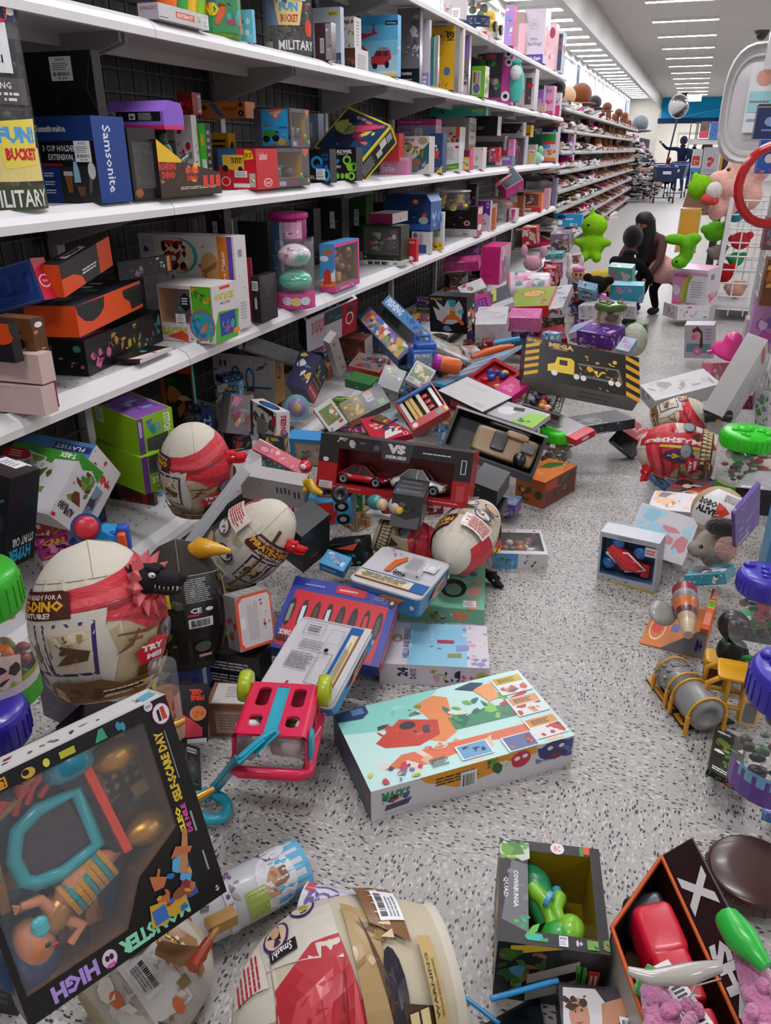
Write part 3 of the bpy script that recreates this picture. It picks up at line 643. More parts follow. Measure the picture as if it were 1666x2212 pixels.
e=sb(z2,'school_bus_carton','red open-front carton printed with a yellow school bus',557,476,603,321,c='cf1f2c',x=-1.6,
    art={'L':'r 0 .6 .5 1 2a5a8c;b 0 .35 .5 .6 5a6a5c,3c4a50,8c8c70 6 3;p e8b83c .12 .55 .12 .85 .68 .85 .68 .5 .5 .45;r .34 .64 .64 .78 2a2a20;l .34 .64 .64 .78 e8b83c 5 v;e .18 .52 .08 .08 k;e .58 .5 .06 .07 k;r .42 .3 .75 .46 w;l .44 .32 .73 .44 8a8a8a 3;r .38 .05 .8 .15 w;r .8 .06 .96 .4 c8b898;b .82 .12 .94 .34 kw 10 2 .2;e .18 .2 .12 .12 w;e .18 .2 .1 .1 r;p y .7 .72 .95 .75 .9 .95 .72 .98;t BUS .74 .78 .9 .9 k',
         'R':'t Let_the_fun_out .15 .72 .5 .92 w;e .5 .16 .2 .11 w;e .5 .16 .17 .09 r;t DICKIE .38 .12 .62 .19 w'})
for lab,M,L,R_,t,zb,nm in(('upper orange-windowed monster truck carton, stacked on another like it',630,553,670,234,None,1),('lower orange-windowed monster truck carton, behind the red bus carton',597,585,670,320,z2,0)):
    if zb is None:
        Pl=onrail(597,-1.6,z2);hh=along(Pl,(0,0,1),None,320);P=onrail(630,-1.6,z2+hh+.003);geo=(P,V3(-.001-along(P,(-1,0,0),553),0,0),V3(0,along(P,(0,1,0),670),0),V3(0,0,along(P,(0,0,1),None,233)))
    else:P=Pl=onrail(597,-1.6,z2);geo=(P,V3(-.3,0,0),V3(0,along(P,(0,1,0),670),0),V3(0,0,along(P,(0,0,1),None,320)))
    carton('monster_truck_carton',lab,'box',geo,'54525a',art={'L':'r .2 .05 .93 .97 2c9ad4;p d8622a .38 .95 .82 .97 .6 .68;p e8d8c8 .44 .9 .76 .92 .6 .76;t TRUCK .48 .82 .72 .9 j;b .15 .02 1 .2 u,a05a2c 6 2;r .24 .25 .62 .45 3c8c3c;e .32 .22 .1 .09 k;e .58 .24 .1 .09 k;b .55 .15 1 .42 3a70b8,b89c34,2a2a2a,a8a23c 8 3;e .74 .14 .1 .1 c09a34;t SMASH .26 .55 .5 .6 r;t 2-PACK .66 .48 .9 .54 n','R':'p d8622a .78 .98 1 .98 .88 .75;l .1 .04 .3 .16 w 3;t DIGGER .38 .07 .6 .15 r;b .7 .02 .98 .35 g,b,y,k 8 3'},
        win={'R':(.06,.24,.76,.9,.8,'b88a14')},toy=toy_truck('2fae3c'))
sb(z2,'puzzle_box','pale blue box leaning in the dark behind the monster truck cartons',(690,345),660,702,245,x=-1.95,c='9aa8c8',art={'L':'r .4 .5 .6 .8 dfe4ee'})
sb(z2,'stunt_car_box','black box printed with a blue wheeled stunt car, left of the green one',714,671,728,322,x=-1.6,c='14161c',art={'L':'e .35 .6 .3 .2 2f9ad8;e .35 .6 .18 .12 14161c;e .8 .25 .2 .2 2f9ad8;e .8 .25 .1 .1 14161c;b .3 .3 .9 .7 2f9ad8,b 5 2;t 360 .62 .78 .95 .88 b;l .6 .66 .95 .75 b 2;t EL .02 .12 .25 .22 w;g .3 .1 .75 .42'})
sb(z2,'stunt_car_box','black box with DOUBLE WHEEL and FLIP lettering and a lime green car',770,713,784,318,x=-1.585,c='16161a',art={'L':'t DOUBLE_WHEEL .08 .82 .85 .93 w 0 .04;t 360_STUNT_CAR .3 .77 .7 .81 w;t FLIP .04 .52 .4 .65 3a9ae8 0 .04;t STUNTS! .04 .38 .42 .47 w 0 .04;l .04 .47 .35 .5 g 1;e .12 .15 .07 .09 8cd03c;e .3 .15 .07 .09 8cd03c;e .48 .15 .07 .09 8cd03c;e .64 .15 .07 .09 8cd03c;e .66 .62 .16 .14 8cd03c;e .66 .62 .09 .08 k;p 8cd03c .6 .5 .95 .55 .92 .3 .7 .3;e .82 .15 .14 .13 8cd03c;e .82 .15 .07 .07 k;e .92 .42 .1 .14 6ab02c;e .92 .42 .05 .08 k'})
E_=tbox('dinosaur_puzzle_box','tilted black and yellow box printed with glowing dinosaur skeletons','box',(770,362),(678,318),(846,271),(785,397),dist=4.42,c='18181a',cols={'T':'1e3a66'},
    art={'T':'f 0 0 1 1 e8d22c .03;b .05 .08 .95 .9 14224c,2a1c3c,1c4a6c 12 3;e .25 .6 .22 .13 b8c858;p b8c858 .08 .7 .2 .78 .3 .62 .2 .5 .1 .55;l .28 .5 .5 .72 14224c 5 v;b .45 .45 .85 .9 c83c4c,e86a5a,8c1c3c,d8d25a 14 4;p d84c6c .4 .72 .9 .95 .92 .9 .5 .6;b .3 .1 .8 .3 b8c858,3a8ac8,d84c6c 8 5;t GLOW .3 .85 .5 .92 w','R':'f 0 0 1 1 e8d22c .04;r .62 .5 .78 .85 e8e4dc;h .8 .45 .94 .8 w;r .48 .3 .62 .6 d8d4c4;l .08 .2 .42 .8 a8a8a0 7','L':'f 0 0 1 1 e8d22c .04;l .1 .2 .9 .8 e 3'})
sb(z2,'craft_box','wide pale grey box standing at the back behind the skeleton puzzle box',(812,330),716,825,258,x=-1.95,c='a8a8b8',art={'L':'b .05 .5 .95 .95 8a8a9c,c4c4d0 8 2'})
sb(z2,'princess_kit_box','wide lilac box with pink top band and grey capitals',(940,345),812,952,257,x=-1.85,c='b8a4bc',art={'L':'r 0 .85 1 1 c83c84;l .02 .9 .95 .95 i 1;t Disney .42 .68 .6 .8 6a6a74;t PRINCESS .34 .48 .64 .64 6a6a74;g .66 .4 .78 .78;e .9 .62 .1 .2 8a9cd0','R':'r 0 .85 1 1 c83c84'})
sb(z2,'doll_clothes_box','pink box with white script lettering, at the shelf lip',(880,383),820,890,340,x=-1.7,c='d88cb0',art={'L':'r 0 .85 1 1 e8b0c8;t barbie .1 .25 .55 .65 w;r 0 0 1 .1 a83c5c'})
sb(0,'toy_box','red angled box wedged above the pink script-lettered box',(862,348),826,872,288,x=-1.75,c='d8403c',art={'L':'r .2 .4 .7 .8 e88a84;r .45 .45 .65 .7 b8a08c'})
sb(z2,'adventure_set_box','white box with an olive building set picture',926,864,938,294,x=-1.6,c='cfcac2',art={'L':'p 2a5a60 .55 .45 1 .85 1 .3 .7 .1 .3 .3;b .15 .45 .8 .85 8c8c4c,a8a060,6a5a34,b03c2c 12 3;t Disney .02 .84 .5 .97 3a3a3a;e .78 .88 .16 .1 a08c70;b .2 .1 .95 .4 a8c0c4,8aa4ac,5c6a6a 9 2;e .55 .32 .18 .1 8c5a48;e .5 .13 .18 .09 5a7074'})
sb(z2,'robot_car_box','dark blue box with a white and red vehicle, yellow corner at the bottom',955,927,964,288,x=-1.6,c='27406c',art={'L':'p d8d8e0 .05 .75 .6 .7 .4 .5 .7 .6;p d8402c .05 .6 .8 .55 .6 .35 .1 .4;b .1 .3 .9 .45 1c3450,3a6a9c 5 2;p y 1 0 1 .2 .5 0;t R .05 .2 .3 .3 w;l .3 .05 .9 .15 e 2'})
sb(z2,'sand_kit_box','narrow white box with text lines and green wave, standing at the lip',991,955,1000,308,x=-1.6,c='dcd8d8',art={'L':'l .05 .4 .75 .85 8c8c94 12;p 3c9a3c 0 .2 1 .3 1 .1 0 0;t SMART .1 .1 .9 .2 d8d23c;e .85 .85 .12 .05 r'})
sb(z2,'ball_set_box','white box with price tag behind the narrow sand kit box',(992,330),940,1004,274,x=-1.75,c='d0ccca',art={'L':'r .25 .1 .65 .6 f0f0f2;l .3 .2 .6 .5 e 3;b .55 .3 .95 .8 r,o,u 5 3;b 0 .1 .25 .6 3a8ad8,b 3 1;r .85 .6 1 1 o'})
sb(z2,'lip_balm_box','small pink and yellow windowed box at the lip',1015,985,1022,322,x=-1.6,c='e8387c',art={'L':'r .05 .05 .95 .6 e8d23c;r .12 .12 .88 .5 d8c8a0;b .15 .15 .85 .48 j,h,u 6 3;r .1 .65 .9 .95 4a2430;r .48 .6 .54 1 i'})
sb(z2,'space_helmet_box','tall grey box with black lettering and sandy desert edge',(1010,368),938,1025,254,x=-1.85,c='a8a2a4',cols={'R':'cfc6be'},art={'L':'b .5 .1 .9 .8 6a6268,8c8488,3c383c 6 2;t STAR .05 .76 .28 .88 1c1c20;t WARS .05 .62 .28 .75 1c1c20','R':'t STAR .1 .82 .9 .9 2a2a2c;t WARS .1 .73 .9 .81 2a2a2c;r 0 .2 1 .5 a88464;l .2 .6 .8 .66 j 2'})
sb(0,'slime_kit_box','long teal box with upside-down lettering, across the top of the others',(1050,249),878,1055,232,x=-1.66,c='2fb0a0',yaw=0,art={'L':'t MIXIN_SENSATIONS .05 .2 .48 .75 1c4a44 180 .02;t slime .82 .15 .98 .85 d8c03c 180 .04;b .5 0 1 .3 1c8a7c,2fb0a0 6 2'})
sb(0,'toy_oven_box','plain black box lying above the black toy bus carton',(1074,293),1026,1082,251,x=-1.7,c='0e0c10',art={'L':'l .1 .3 .4 .5 e 2','R':'r 0 0 1 1 d0ccd0'})
sb(z2,'toy_bus_carton','grey-framed windowed carton with a black toy bus inside',(1088,352),1020,1094,294,x=-1.75,c='a8a2a4',win={'L':(.04,.1,.96,.8,.8,'3c363a')},toy=toy_truck('1a1416','b02424'))
sb(z2,'pencil_case_box','clear-topped teal and purple kit with price tag at the lip',1105,1052,1113,337,x=-1.6,c='4a7480',art={'L':'p 7c64b0 .5 0 1 0 1 .8 .8 .9;r .35 .15 .6 .7 e4e4e8;l .4 .25 .55 .6 e 4;r 0 0 1 .1 d8c080;l .6 .6 .95 .9 d8d8e0 3'})
sb(z2,'bunny_cup','white rounded plastic box with pink ear, standing at the lip',1042,1020,1050,318,x=-1.6,c='e0d8d0',cat='toy',art={'L':'e .4 .5 .2 .12 c0b4ac;r .1 .02 .6 .18 8cbcb0;e .9 .9 .1 .05 p'})
sb(z2,'fashion_doll_box','grey windowed box of a fashion doll with outfits hanging inside',(1132,362),1090,1138,294,x=-1.66,c='b8b2b8',win={'L':(.06,.06,.94,.94,.6,'6a5a68')},toy=toy_figure('u','p','d84c8c'))
sb(z2,'racing_figure_box','white slanted carton with dark toy figures, above the fashion doll box',(1130,294),1080,1136,264,x=-1.7,c='d8d4d8',art={'L':'p 2c2430 .0 .2 .7 .2 .95 .9 0 .95;b .05 .3 .6 .8 r,k,6a5a60 6 2;t VITAL .6 .3 .95 .7 3a3a4a'})
sb(0,'yellow_bin_toy','small bright yellow plastic bin standing behind the fashion doll box',(1146,296),1134,1152,270,x=-1.7,c='e8b818',cat='toy',art={'L':'r .1 .2 .9 .3 k'})
sb(z2,'baby_food_bottles','tall toy baby bottle set in a narrow clear box',1155,1138,1160,312,x=-1.64,c='c8b4a4',cat='toy',art={'L':'r .1 .1 .9 .5 d8c070;b .1 .5 .9 .9 r,w,o 5 2'})
sb(z2,'dollhouse_furniture','green plastic toy locker behind the baby bottles',(1168,340),1145,1172,290,x=-1.75,c='1f5a4c',cat='toy')
mb=MB();P=onrail(1160,-1.64,z2);mb.ell(P+V3(0,0,.06),(.06,.07,.065),'8fe0b8','plush');mb.ell(P+V3(.03,0,.14),(.03,.035,.04),'8fe0b8','plush');mb.ell(P+V3(.05,-.01,.05),(.025,.03,.03),'w','plush');mb.build('plush_turtle',P,label='small mint green plush with white belly at the lip',cat='plush toy')
sb(z2,'play_kitchen_box','tall box with green lid, red boat and orange bread pictures',1200,1166,1206,274,x=-1.6,c='c8b8cc',art={'L':'r 0 .86 1 1 n;r 0 .12 1 .86 d8ccc4;r .1 .6 .9 .8 2f8c4c;r 0 .52 .9 .6 d8403c;r .05 .4 .6 .52 6a9ad0;b .4 .2 .95 .45 e8822c,d8701c 5 2;e .8 .86 .1 .06 4cb870;r 0 0 1 .14 e8822c;r 0 0 1 .04 v'})
sb(z2,'doll_playset_box','tall white box with purple bear panels and yellow round badge',1237,1201,1240,276,x=-1.6,c='d8c8dc',art={'L':'r 0 0 1 .12 c82c8c;r .1 .12 .6 .98 3c2450;b .05 .15 .6 .95 c878c8,a84ca0,e0a8dc 14 4 .3;e .85 .86 .15 .1 c8a054;e .8 .62 .2 .12 d898d0;b .5 .1 .95 .4 d88cc8,b84ca8,w 6 2'})
for i,(a,b_,t_,c_,lb)in enumerate(((1042,1056,322,'4c2a3c','dark wine red'),(1058,1078,318,'d8384c','red and white'),(1082,1096,325,'b82c44','crimson'),(1096,1108,300,'e088c4','orchid pink'))):
    sb(z2,'accessory_pack',lb+' accessory pack squeezed behind the small boxes at the lip',(b_,350),a,b_+4,t_,x=-1.68,c=c_,cat='packet',art={'L':'b .1 .1 .9 .9 w,%s,e 5 %d'%(c_,i)})
# --- shelf above ---
sb(z3,'dinosaur_egg_tray','long white tray with orange oval lettering along the upper shelf lip',344,300,452,4,c='d0cdce',x=-1.6,cols={'L':'a8a4ac'},art={'R':'r .33 .3 .7 .72 d8622e;t EXTINCT .36 .38 .67 .63 w 0 .04;b 0 .6 .25 1 7ab4d8,9cc8e0 4 3;l .02 .1 .2 .2 k 1;g .85 .02 .99 .7;b .75 .3 .85 .7 l,y,b 5 1','L':'t JURASSIC .1 .5 .9 .8 8a2c3c'})
for i,(px,c1)in enumerate(((362,'o'),(385,'g'),(405,'y'),(425,'l'))):
    P=onrail(px,-1.72,z3);mb=MB();mb.tube([P+V3(0,0,.02),P+V3(0,.02,.2),P+V3(.02,0,.3)],[.03,.05,.02],c1);mb.build('toy_dinosaur',P,label=['orange','dark green','yellow striped','lime green'][i]+' plastic dinosaur standing in the long white tray',cat='toy')
P=onrail(478,-1.69,z3)
jar('sand_tub','green tub of play sand with yellow lid on the upper shelf',P,.078,.2,'e8c81c',.2,'tint','8cc84c',lidr=1.06,art='r 0 .1 1 .9 3c8c5c;b .02 .12 .98 .88 d8602c,a83c5c,4ca89c,u 12 3;t SAND .05 .4 .5 .65 e8c81c 0 .05;t MAGIC .05 .65 .45 .85 b',seed=2)
sb(z3,'plush_cat_box','light blue box with white kitten print beside the green tub',548,508,554,20,c='6cc0dc',art={'L':'e .38 .35 .14 .13 e4e0e8;e .38 .55 .1 .08 e4e0e8;p e4e0e8 .3 .6 .34 .72 .4 .6;p 3a3a4a .42 .6 .47 .72 .5 .58;e .75 .65 .1 .1 d0ecf4;e .7 .3 .12 .1 d0ecf4;t COCO .68 .12 .95 .25 w'})
P=onrail(625,-1.72,z3)
jar('toy_bucket','big clear ribbed bucket with dark green lid on the upper shelf',P,.105,.44,'4a5c34',.2,fill=['8a7f62','6b6248','4c5038','a89c80','7a3c30'],n=40,seed=8,bumps=5,
    art='r .1 .3 .5 .95 7a98b0;b .12 .35 .5 .9 8a3c34,6a7a8c,3c5a70 6 3;p efd98a .3 .55 .75 .55 .68 .3 .36 .3;t FUN .38 .44 .66 .53 5aa6dc 0 .05;t BUCKET .4 .33 .66 .41 r;t MILITARY .35 .05 .95 .15 w;e .85 .28 .08 .09 d8402c;r 0 .02 .25 .14 b8b4a8;r .6 .55 .8 .85 dcdcd8')
sb(z3,'clear_pouch','crinkled clear pouch with maroon card in front of the pale blue doll kit box',717,682,727,48,x=-1.6,c='4a2a30',cat='packet',fin='gloss',art={'L':'r .65 .02 1 .98 9c9ca0;b .65 .05 1 .95 w,e,6a6a70 12 3;r .3 .2 .55 .6 c8c4c4;h .35 .25 .5 .55 e'})
sb(z3,'doll_kit_box','tall white and pale blue box with small girl drawing',(738,155),679,745,14,x=-1.66,c='c4ccdc',art={'L':'r .55 .86 .92 .93 d8c83c;t ART_KIT .6 .88 .85 .92 k;e .72 .68 .07 .04 8a4a3c;r .66 .52 .8 .64 d8c03c;r .6 .05 1 .3 4a5a70;b .6 .06 .98 .28 k,e 5 2','R':'r .2 .1 .8 .9 a8bcd4'})
sb(0,'cookie_kit_box','white box with rows of little square pictures, stacked on a brown box',(766,105),742,781,35,x=-1.68,c='dcd8d6',art={'L':'b .05 .75 .95 .95 8c8c34,a84c2c,3c6a3c 6 2 .3;b .05 .4 .95 .65 8c8c34,b89c34 6 3 .3;b .1 .05 .9 .25 b86a34,5c5c70 4 4 .3','R':'l .3 .1 .7 .9 8c8c8c 8'})
sb(z3,'cookie_kit_box','brown and white box under the box with rows of little pictures',(768,158),745,796,103,x=-1.66,c='4c2a1c',cols={'R':'d8d4d2'},art={'L':'b .05 .1 .95 .9 2a1810,8c4c24 6 2','R':'r .15 .1 .85 .8 c4c4c4;l .2 .2 .8 .8 9c9c9c 6'})
sb(z3,'fire_rescue_box','sky blue box printed with a red jeep and a red plane',859,778,866,31,x=-1.6,c='5ab0dc',art={'L':'r 0 0 1 .1 c8d8e0;r 0 0 1 .045 d8b43c;r 0 .1 1 .35 a8ccdc;r 0 .35 1 .6 7cc0dc;r 0 .85 1 1 3a98cc;r .68 .84 1 .91 14203c;t Fire_Rescue .72 .86 .96 .89 w;p b82c3c 0 .6 .1 .64 .4 .7 .5 .72 .42 .74 .36 .86 .33 .72 .12 .72 0 .75;p 3a3a4a .36 .86 .38 .9 .39 .78;p b82c3c .02 .55 .2 .45 .25 .38 .1 .44;r .3 .2 .72 .34 b02a34;p b02a34 .36 .34 .44 .44 .8 .44 .84 .3 .7 .22;p 3a2a34 .4 .34 .47 .42 .58 .42 .58 .34;p 3a2a34 .62 .34 .62 .42 .74 .42 .76 .34;e .4 .18 .07 .05 1c1418;e .72 .2 .06 .06 1c1418;r .5 .46 .75 .48 6a7078','R':'b .1 .3 .9 .95 c8d8e8,b86a7c 5 2'})
sb(z3,'figure_pack','tall crinkled clear figure pack with black foot label',906,858,912,16,x=-1.63,c='6a6468',cat='packet',fin='gloss',art={'L':'b .02 .25 .98 .98 8c868a,4c464c,b8b4b8,5c565c 14 5 .25;r .0 0 1 .2 16161a;t UNIVERSE .2 .11 .65 .15 d8d8dc;l .1 .03 .8 .07 8c8c94 1;b .4 .3 .95 .5 w,b8b4b8 6 3 .1'})
sb(z3,'playset_box','white box with purple foot next to the figure pack',(926,188),903,930,42,x=-1.62,c='ccc6ce',art={'L':'r 0 0 1 .22 9c84c8;l .2 .05 .8 .18 w 2;r 0 .72 .3 .85 a8447c'})
sb(z3,'board_game_box','thin teal board game box standing on end',936,920,939,80,x=-1.6,c='1f6a64',art={'L':'l .2 .1 .6 .9 3a9488 9'})
sb(z3,'figure_pack','thin shiny clear pack beside the teal game box',945,937,948,76,x=-1.6,c='a8a09c',cat='packet',fin='gloss')
sb(z3,'figure_set_box','tall yellow box with small figures and vehicles',980,931,990,56,x=-1.6,c='dba81e',cols={'R':'141418'},art={'L':'t JEDI .55 .78 .95 .93 2a2014 270 .05;b .05 .78 .45 .95 3c2c4c,6a5a5c 4 2;b .1 .68 .4 .76 6a8ca8,a8a49c 3 3;b .05 .42 .4 .52 6a4a34,8c7c60 4 2;p 5c4a34 .1 .62 .4 .56 .42 .57 .12 .63;e .68 .3 .14 .07 4a6a98;b .4 .05 .9 .16 a83c1c 6 4;b .05 .05 .4 .14 c8822c,8c5c1c 4 3'})
sb(z3,'book_box','white-edged thin box right of the yellow box',997,989,1001,60,x=-1.6,c='e0dcdc')
sb(z3,'doll_pack','tall purple-topped clear pack beside the green windowed box',1011,998,1015,76,x=-1.61,c='8c8488',cat='packet',fin='gloss',art={'L':'r .2 .6 1 1 a074c0;b .1 .1 .9 .6 e8e0dc,5c545c,b0a4ac 10 2;r 0 0 .8 .15 d8d4d8'})
sb(z3,'makeup_box','lime green framed box with brush window and patterned side',1046,1017,1055,142,x=-1.59,c='6cc01c',cols={'R':'dcd4c4'},art={'L':'r .08 .1 .7 .85 c8c4c0;r .15 .45 .3 .8 8a4a2c;r .35 .4 .42 .8 b08a6c;r .5 .4 .56 .8 8c7c70;e .4 .28 .25 .16 6a6488','R':'b .05 .05 .95 .95 c84c4c,4c8c5c,8c8c4c 14 2 .2'})
sb(z3,'doll_closet_box','tall box with hot pink edge and panda badges, dark room inside',1102,1008,1109,98,x=-1.62,c='c4449c',cols={'R':'e8a0c8'},win={'L':(.03,.12,.78,.97,.5,'1e2438')},toy=toy_lumps(['2f7a2c','c8205c','d8c8b8','4a8c34','e8622c'],14,5),
    art={'L':'e .9 .86 .09 .07 w;e .9 .86 .04 .03 k;e .92 .72 .09 .07 w;e .92 .72 .04 .03 k;e .88 .14 .1 .09 w;e .88 .14 .05 .04 k;t DOLL_CLOSET .2 .04 .7 .08 w'})
mb=MB();P=onrail(1113,-1.58,z3+.02);mb.tube([P,P+V3(0,.02,.1),P+V3(0,.01,.2),P+V3(-.01,0,.29)],[.04,.07,.065,.04],'4cc4b4','plush');mb.ell(P+V3(0,-.04,.22),(.05,.04,.06),'w','plush');mb.ell(P+V3(0,-.03,.3),(.04,.03,.03),'3cb4a4','plush')
mb.build('plush_hair_toy',P,label='teal plush with white face hanging at the shelf lip',cat='plush toy')
sb(z3,'kitchen_set_box','white windowed box of brown baking toys with a red flash',1152,1112,1160,148,x=-1.6,c='d4ccd0',win={'L':(.5,.12,.85,.78,.5,'5a4240')},art={'L':'r .05 .12 .45 .9 e0dce0;b .05 .15 .45 .85 3a3a44,8c7c84,d84c6c 8 2;r .6 .55 .9 .63 d0202c;r 0 .9 1 1 8c848c;r 0 0 .4 .08 d8407c'},toy=toy_lumps(['4a2c20','6a4434','b8a49c'],8,3))
sb(z3,'tea_set_box','lilac box with dark top between white and pink boxes',1172,1154,1176,184,x=-1.62,c='9c6ab8',art={'L':'r 0 .85 1 1 3c2c4c;r .2 .1 .8 .5 c89cd8'})
sb(z3,'bakery_box','small tan windowed tray in front of the lilac box',1176,1153,1180,222,x=-1.57,c='c8a4a0',art={'L':'b .1 .1 .9 .8 e8a060,e0c8b0,8c6a5c 6 2'})
sb(z3,'drink_maker_box','pink rounded box printed with red cups at the shelf end',1194,1173,1199,185,x=-1.59,c='e8a4cc',art={'L':'l .2 .75 .8 .88 5c5c6c 3;b .1 .3 .9 .6 d02c4c,e86a8c 6 2;r 0 0 1 .1 d8407c'})
sb(z3,'doll_bottle_box','narrow white and hot pink box, last on the upper shelf',1208,1196,1212,200,x=-1.6,c='dcd4dc',art={'L':'r 0 0 1 .45 d8407c;b .1 .5 .9 .9 4c4c54,a0a0a8 5 2'})
mb=MB();P=onrail(1201,-1.75,z3+.33);mb.ell(P,(.12,.16,.09),'2a2426','fabric');mb.ell(P+V3(.04,.13,-.06),(.06,.04,.08),'6a3a28','fabric');mb.build('baseball_hat',P-V3(0,0,.09),label='black and brown soft hat lying on top of the last pink boxes',cat='hat')
# --- top shelf ---
sb(z4,'figure_blister','white box with price tag at the near end of the top shelf',1003,958,1008,-10,x=-1.6,c='c8c0c0',art={'L':'r .4 .02 .8 .5 e8e8ec;l .45 .1 .75 .4 8c8c94 4;b .0 .3 .4 .9 8c6a5c,c89c8c 4 2'})
P=onrail(1023,-1.66,z4);jar('tank_jar','clear round pack with navy label and green and orange toys inside',P,.12,.2,'5a6a50',.12,fill=['4a6a3c','c8802c','8c8c70','3a3c44'],n=18,seed=5,art='r 0 0 1 .4 1c2c4c;l .1 .08 .9 .32 a8b0c0 3',cat='toy pack')
e=sb(z4,'car_blister','yellow toy truck on a white card lying at the top shelf lip',1075,1036,1085,60,x=-1.6,c='d8d0d0',art={'L':'r .1 .2 .4 .7 d83c2c'},cat='toy')
P=onrail(1060,-1.62,z4+.06);mb=MB();mb.rbox(P,(.1,.3,.05),'e0b81c',p=6);mb.rbox(P+V3(0,-.06,.05),(.09,.12,.07),'e0b81c',p=6)
for a in(-.1,.1):mb.cyl(P+V3(.05,a,-.02),P+V3(.07,a,-.02),.035,'k')
mb.build('toy_truck',P-V3(0,0,.055),label='yellow toy truck on the white card at the top shelf lip',cat='toy')
sb(z4,'ribbon_box','tall purple pack of spools on the top shelf',1106,1088,1113,10,x=-1.6,c='a884c0',cols={'R':'d8307c'},art={'L':'b .05 .05 .95 .95 6a98c0,c8b0d8,e0d0e0,7c5ca0 10 3 .3'})
sb(z4,'bottle_set','pale pink clear cylinder pack beside the purple spools',1132,1118,1138,50,x=-1.62,c='e8b4c0',cat='packet',fin='gloss')
sb(z4,'baby_doll_box','tall white box with rounded script and purple foot',1172,1128,1183,18,x=-1.6,c='dcd0dc',art={'L':'r 0 0 1 .16 5a3c98;t Feed_&_Giggle .05 .04 .9 .12 w;t little .35 .42 .7 .48 8c7c94;t darlings .2 .3 .9 .4 8c7c94;e .5 .72 .22 .1 b8b0bc;e .5 .72 .19 .085 dcd0dc;l .36 .68 .64 .76 9c94a0 3','R':'b .05 .1 .95 .95 e8a8a0,d88c90,f0c8c0 8 2 .3'})
sb(z4,'doll_box','peach doll pack with dark cross print behind the tall white box',1196,1176,1202,50,x=-1.62,c='e0b0b4',art={'L':'e .6 .8 .3 .12 8c3c48;b .1 .1 .9 .6 e8a890,d8708c,e8c8c0 8 3'})
e=sb(z4,'doll_pack','clear pack with an orange-haired doll in blue, last on the top shelf',1211,1199,1218,68,x=-1.6,c='b8c8dc',cat='packet',win={'L':(.05,.05,.95,.95,.8,'98a8c4')},toy=toy_figure('e08a4c','c85c8c','3c5cb0'))
P=onrail(1126,-1.7,z4+.62);mb=MB();mb.ell(P,(.07,.09,.08),'a8d03c','plush');mb.ell(P+V3(0,.06,.07),(.03,.03,.04),'a8d03c','plush');mb.build('plush_toy',P-V3(0,0,.08),label='lime green plush peeking over the top shelf boxes',cat='plush toy')
sb(z4,'toy_box','plain brown box under the lime plush, behind the spools',(1128,110),1112,1132,25,x=-1.8,c='a8948c')
# --- waist-height shelf ---
T('toy_truck_tray','blue plastic toy truck in a tray with red corner stripe, tilted at the left edge',(97,648),(-30,683),(126,643),(64,558),x=-1.62,c='2a4a9c',cols={'R':'c81e3c'},art={'L':'f .02 .02 .98 .98 5c6c94 .02;b .2 .2 .9 .85 1c3a88,3458b0,24489c 9 2 .4;l .3 .3 .5 .8 1c3a88 6 v;l .55 .3 .85 .8 1c3a88 7 v','R':'e .5 .45 .4 .16 w;e .5 .45 .33 .13 c81e3c;t TRUCK .3 .42 .7 .48 w'})
ubox('drum_parts_box','big orange box with black arch shape, lying under the black open box','box',(173,729),62,(309,662),662,x=-1.6,c='e6501a',cols={'T':'2c2a3a'},art={'T':'b .05 .1 .95 .9 3c4c6c,5a4a44,1c1c24,6a7a7c 10 2;l .1 .6 .4 .9 w 2;p w .3 .4 .32 .4 .4 .1 .38 .1','R':'p 18161a 0 1 .4 .95 .38 .6 .3 .4 .2 .32 .1 .42 .02 .7;p 18161a .72 1 1 1 1 .12 .8 .1 .78 .4 .7 .6 .68 .8;r .7 .88 1 1 e6501a'})
T('drum_carton','black open box with orange flap and curved orange corner, on top of the orange box',(127,573),(90,571),(235,510),(140,643),x=-1.6,c='1a181a',cols={'L':'e6501a'},art={'T':'p e8e4e0 .3 .2 .75 .2 .7 .6 .28 .6;t B .35 .25 .65 .55 1a181a 0 .06','R':'r .72 0 1 1 e6501a;p e6501a 0 0 .42 0 .36 .3 .22 .5 0 .55;l .38 .3 .68 .5 w 2','L':''})
ubox('tee_craft_box','long black box covered in neon doodles, angled on the shelf','box',(193,813),122,(353,735),736,z=z1,c='121214',art={'R':'b .04 .08 .3 .85 b8407c,d86a94 7 2 .18;b .3 .1 .55 .9 d88a3c,c8a82c 8 3 .18;b .55 .1 .75 .9 c8a82c,8aa83c 8 4 .16;b .75 .1 .98 .9 4c9c8c,3c8cb0 9 5 .16;b .05 .1 .97 .9 121214 14 6 .12','L':'b .1 .1 .9 .5 c8a82c,d86a34 4 3 .2;e .75 .75 .12 .1 4c9c8c','T':'r 0 0 1 .35 8a2440;t MONSTER .05 .05 .8 .3 w 180;b .1 .4 .9 .9 3c3c44,121214 4 1'})
ubox('figure_poster_box','dark amber box with a printed suited figure, behind the pale pink boxes','box',103,24,129,690,z=z1,x=-1.56,c='7a5030',cols={'R':'5c3a24'},art={'L':'b .02 .4 .7 .98 3c2c1c,5c4428,8c6034 12 2;e .65 .68 .09 .07 b8a090;p 2c2a30 .5 .0 .95 0 .9 .5 .72 .62 .55 .55;p c8c0b8 .64 .6 .72 .6 .68 .35;e .65 .73 .1 .05 1c1814','R':'b .1 .3 .9 .9 a86a34,c88844 6 3;r 0 0 1 .3 8c2444;t I .3 .05 .6 .12 8cc0dc;e .5 .93 .3 .03 w'})
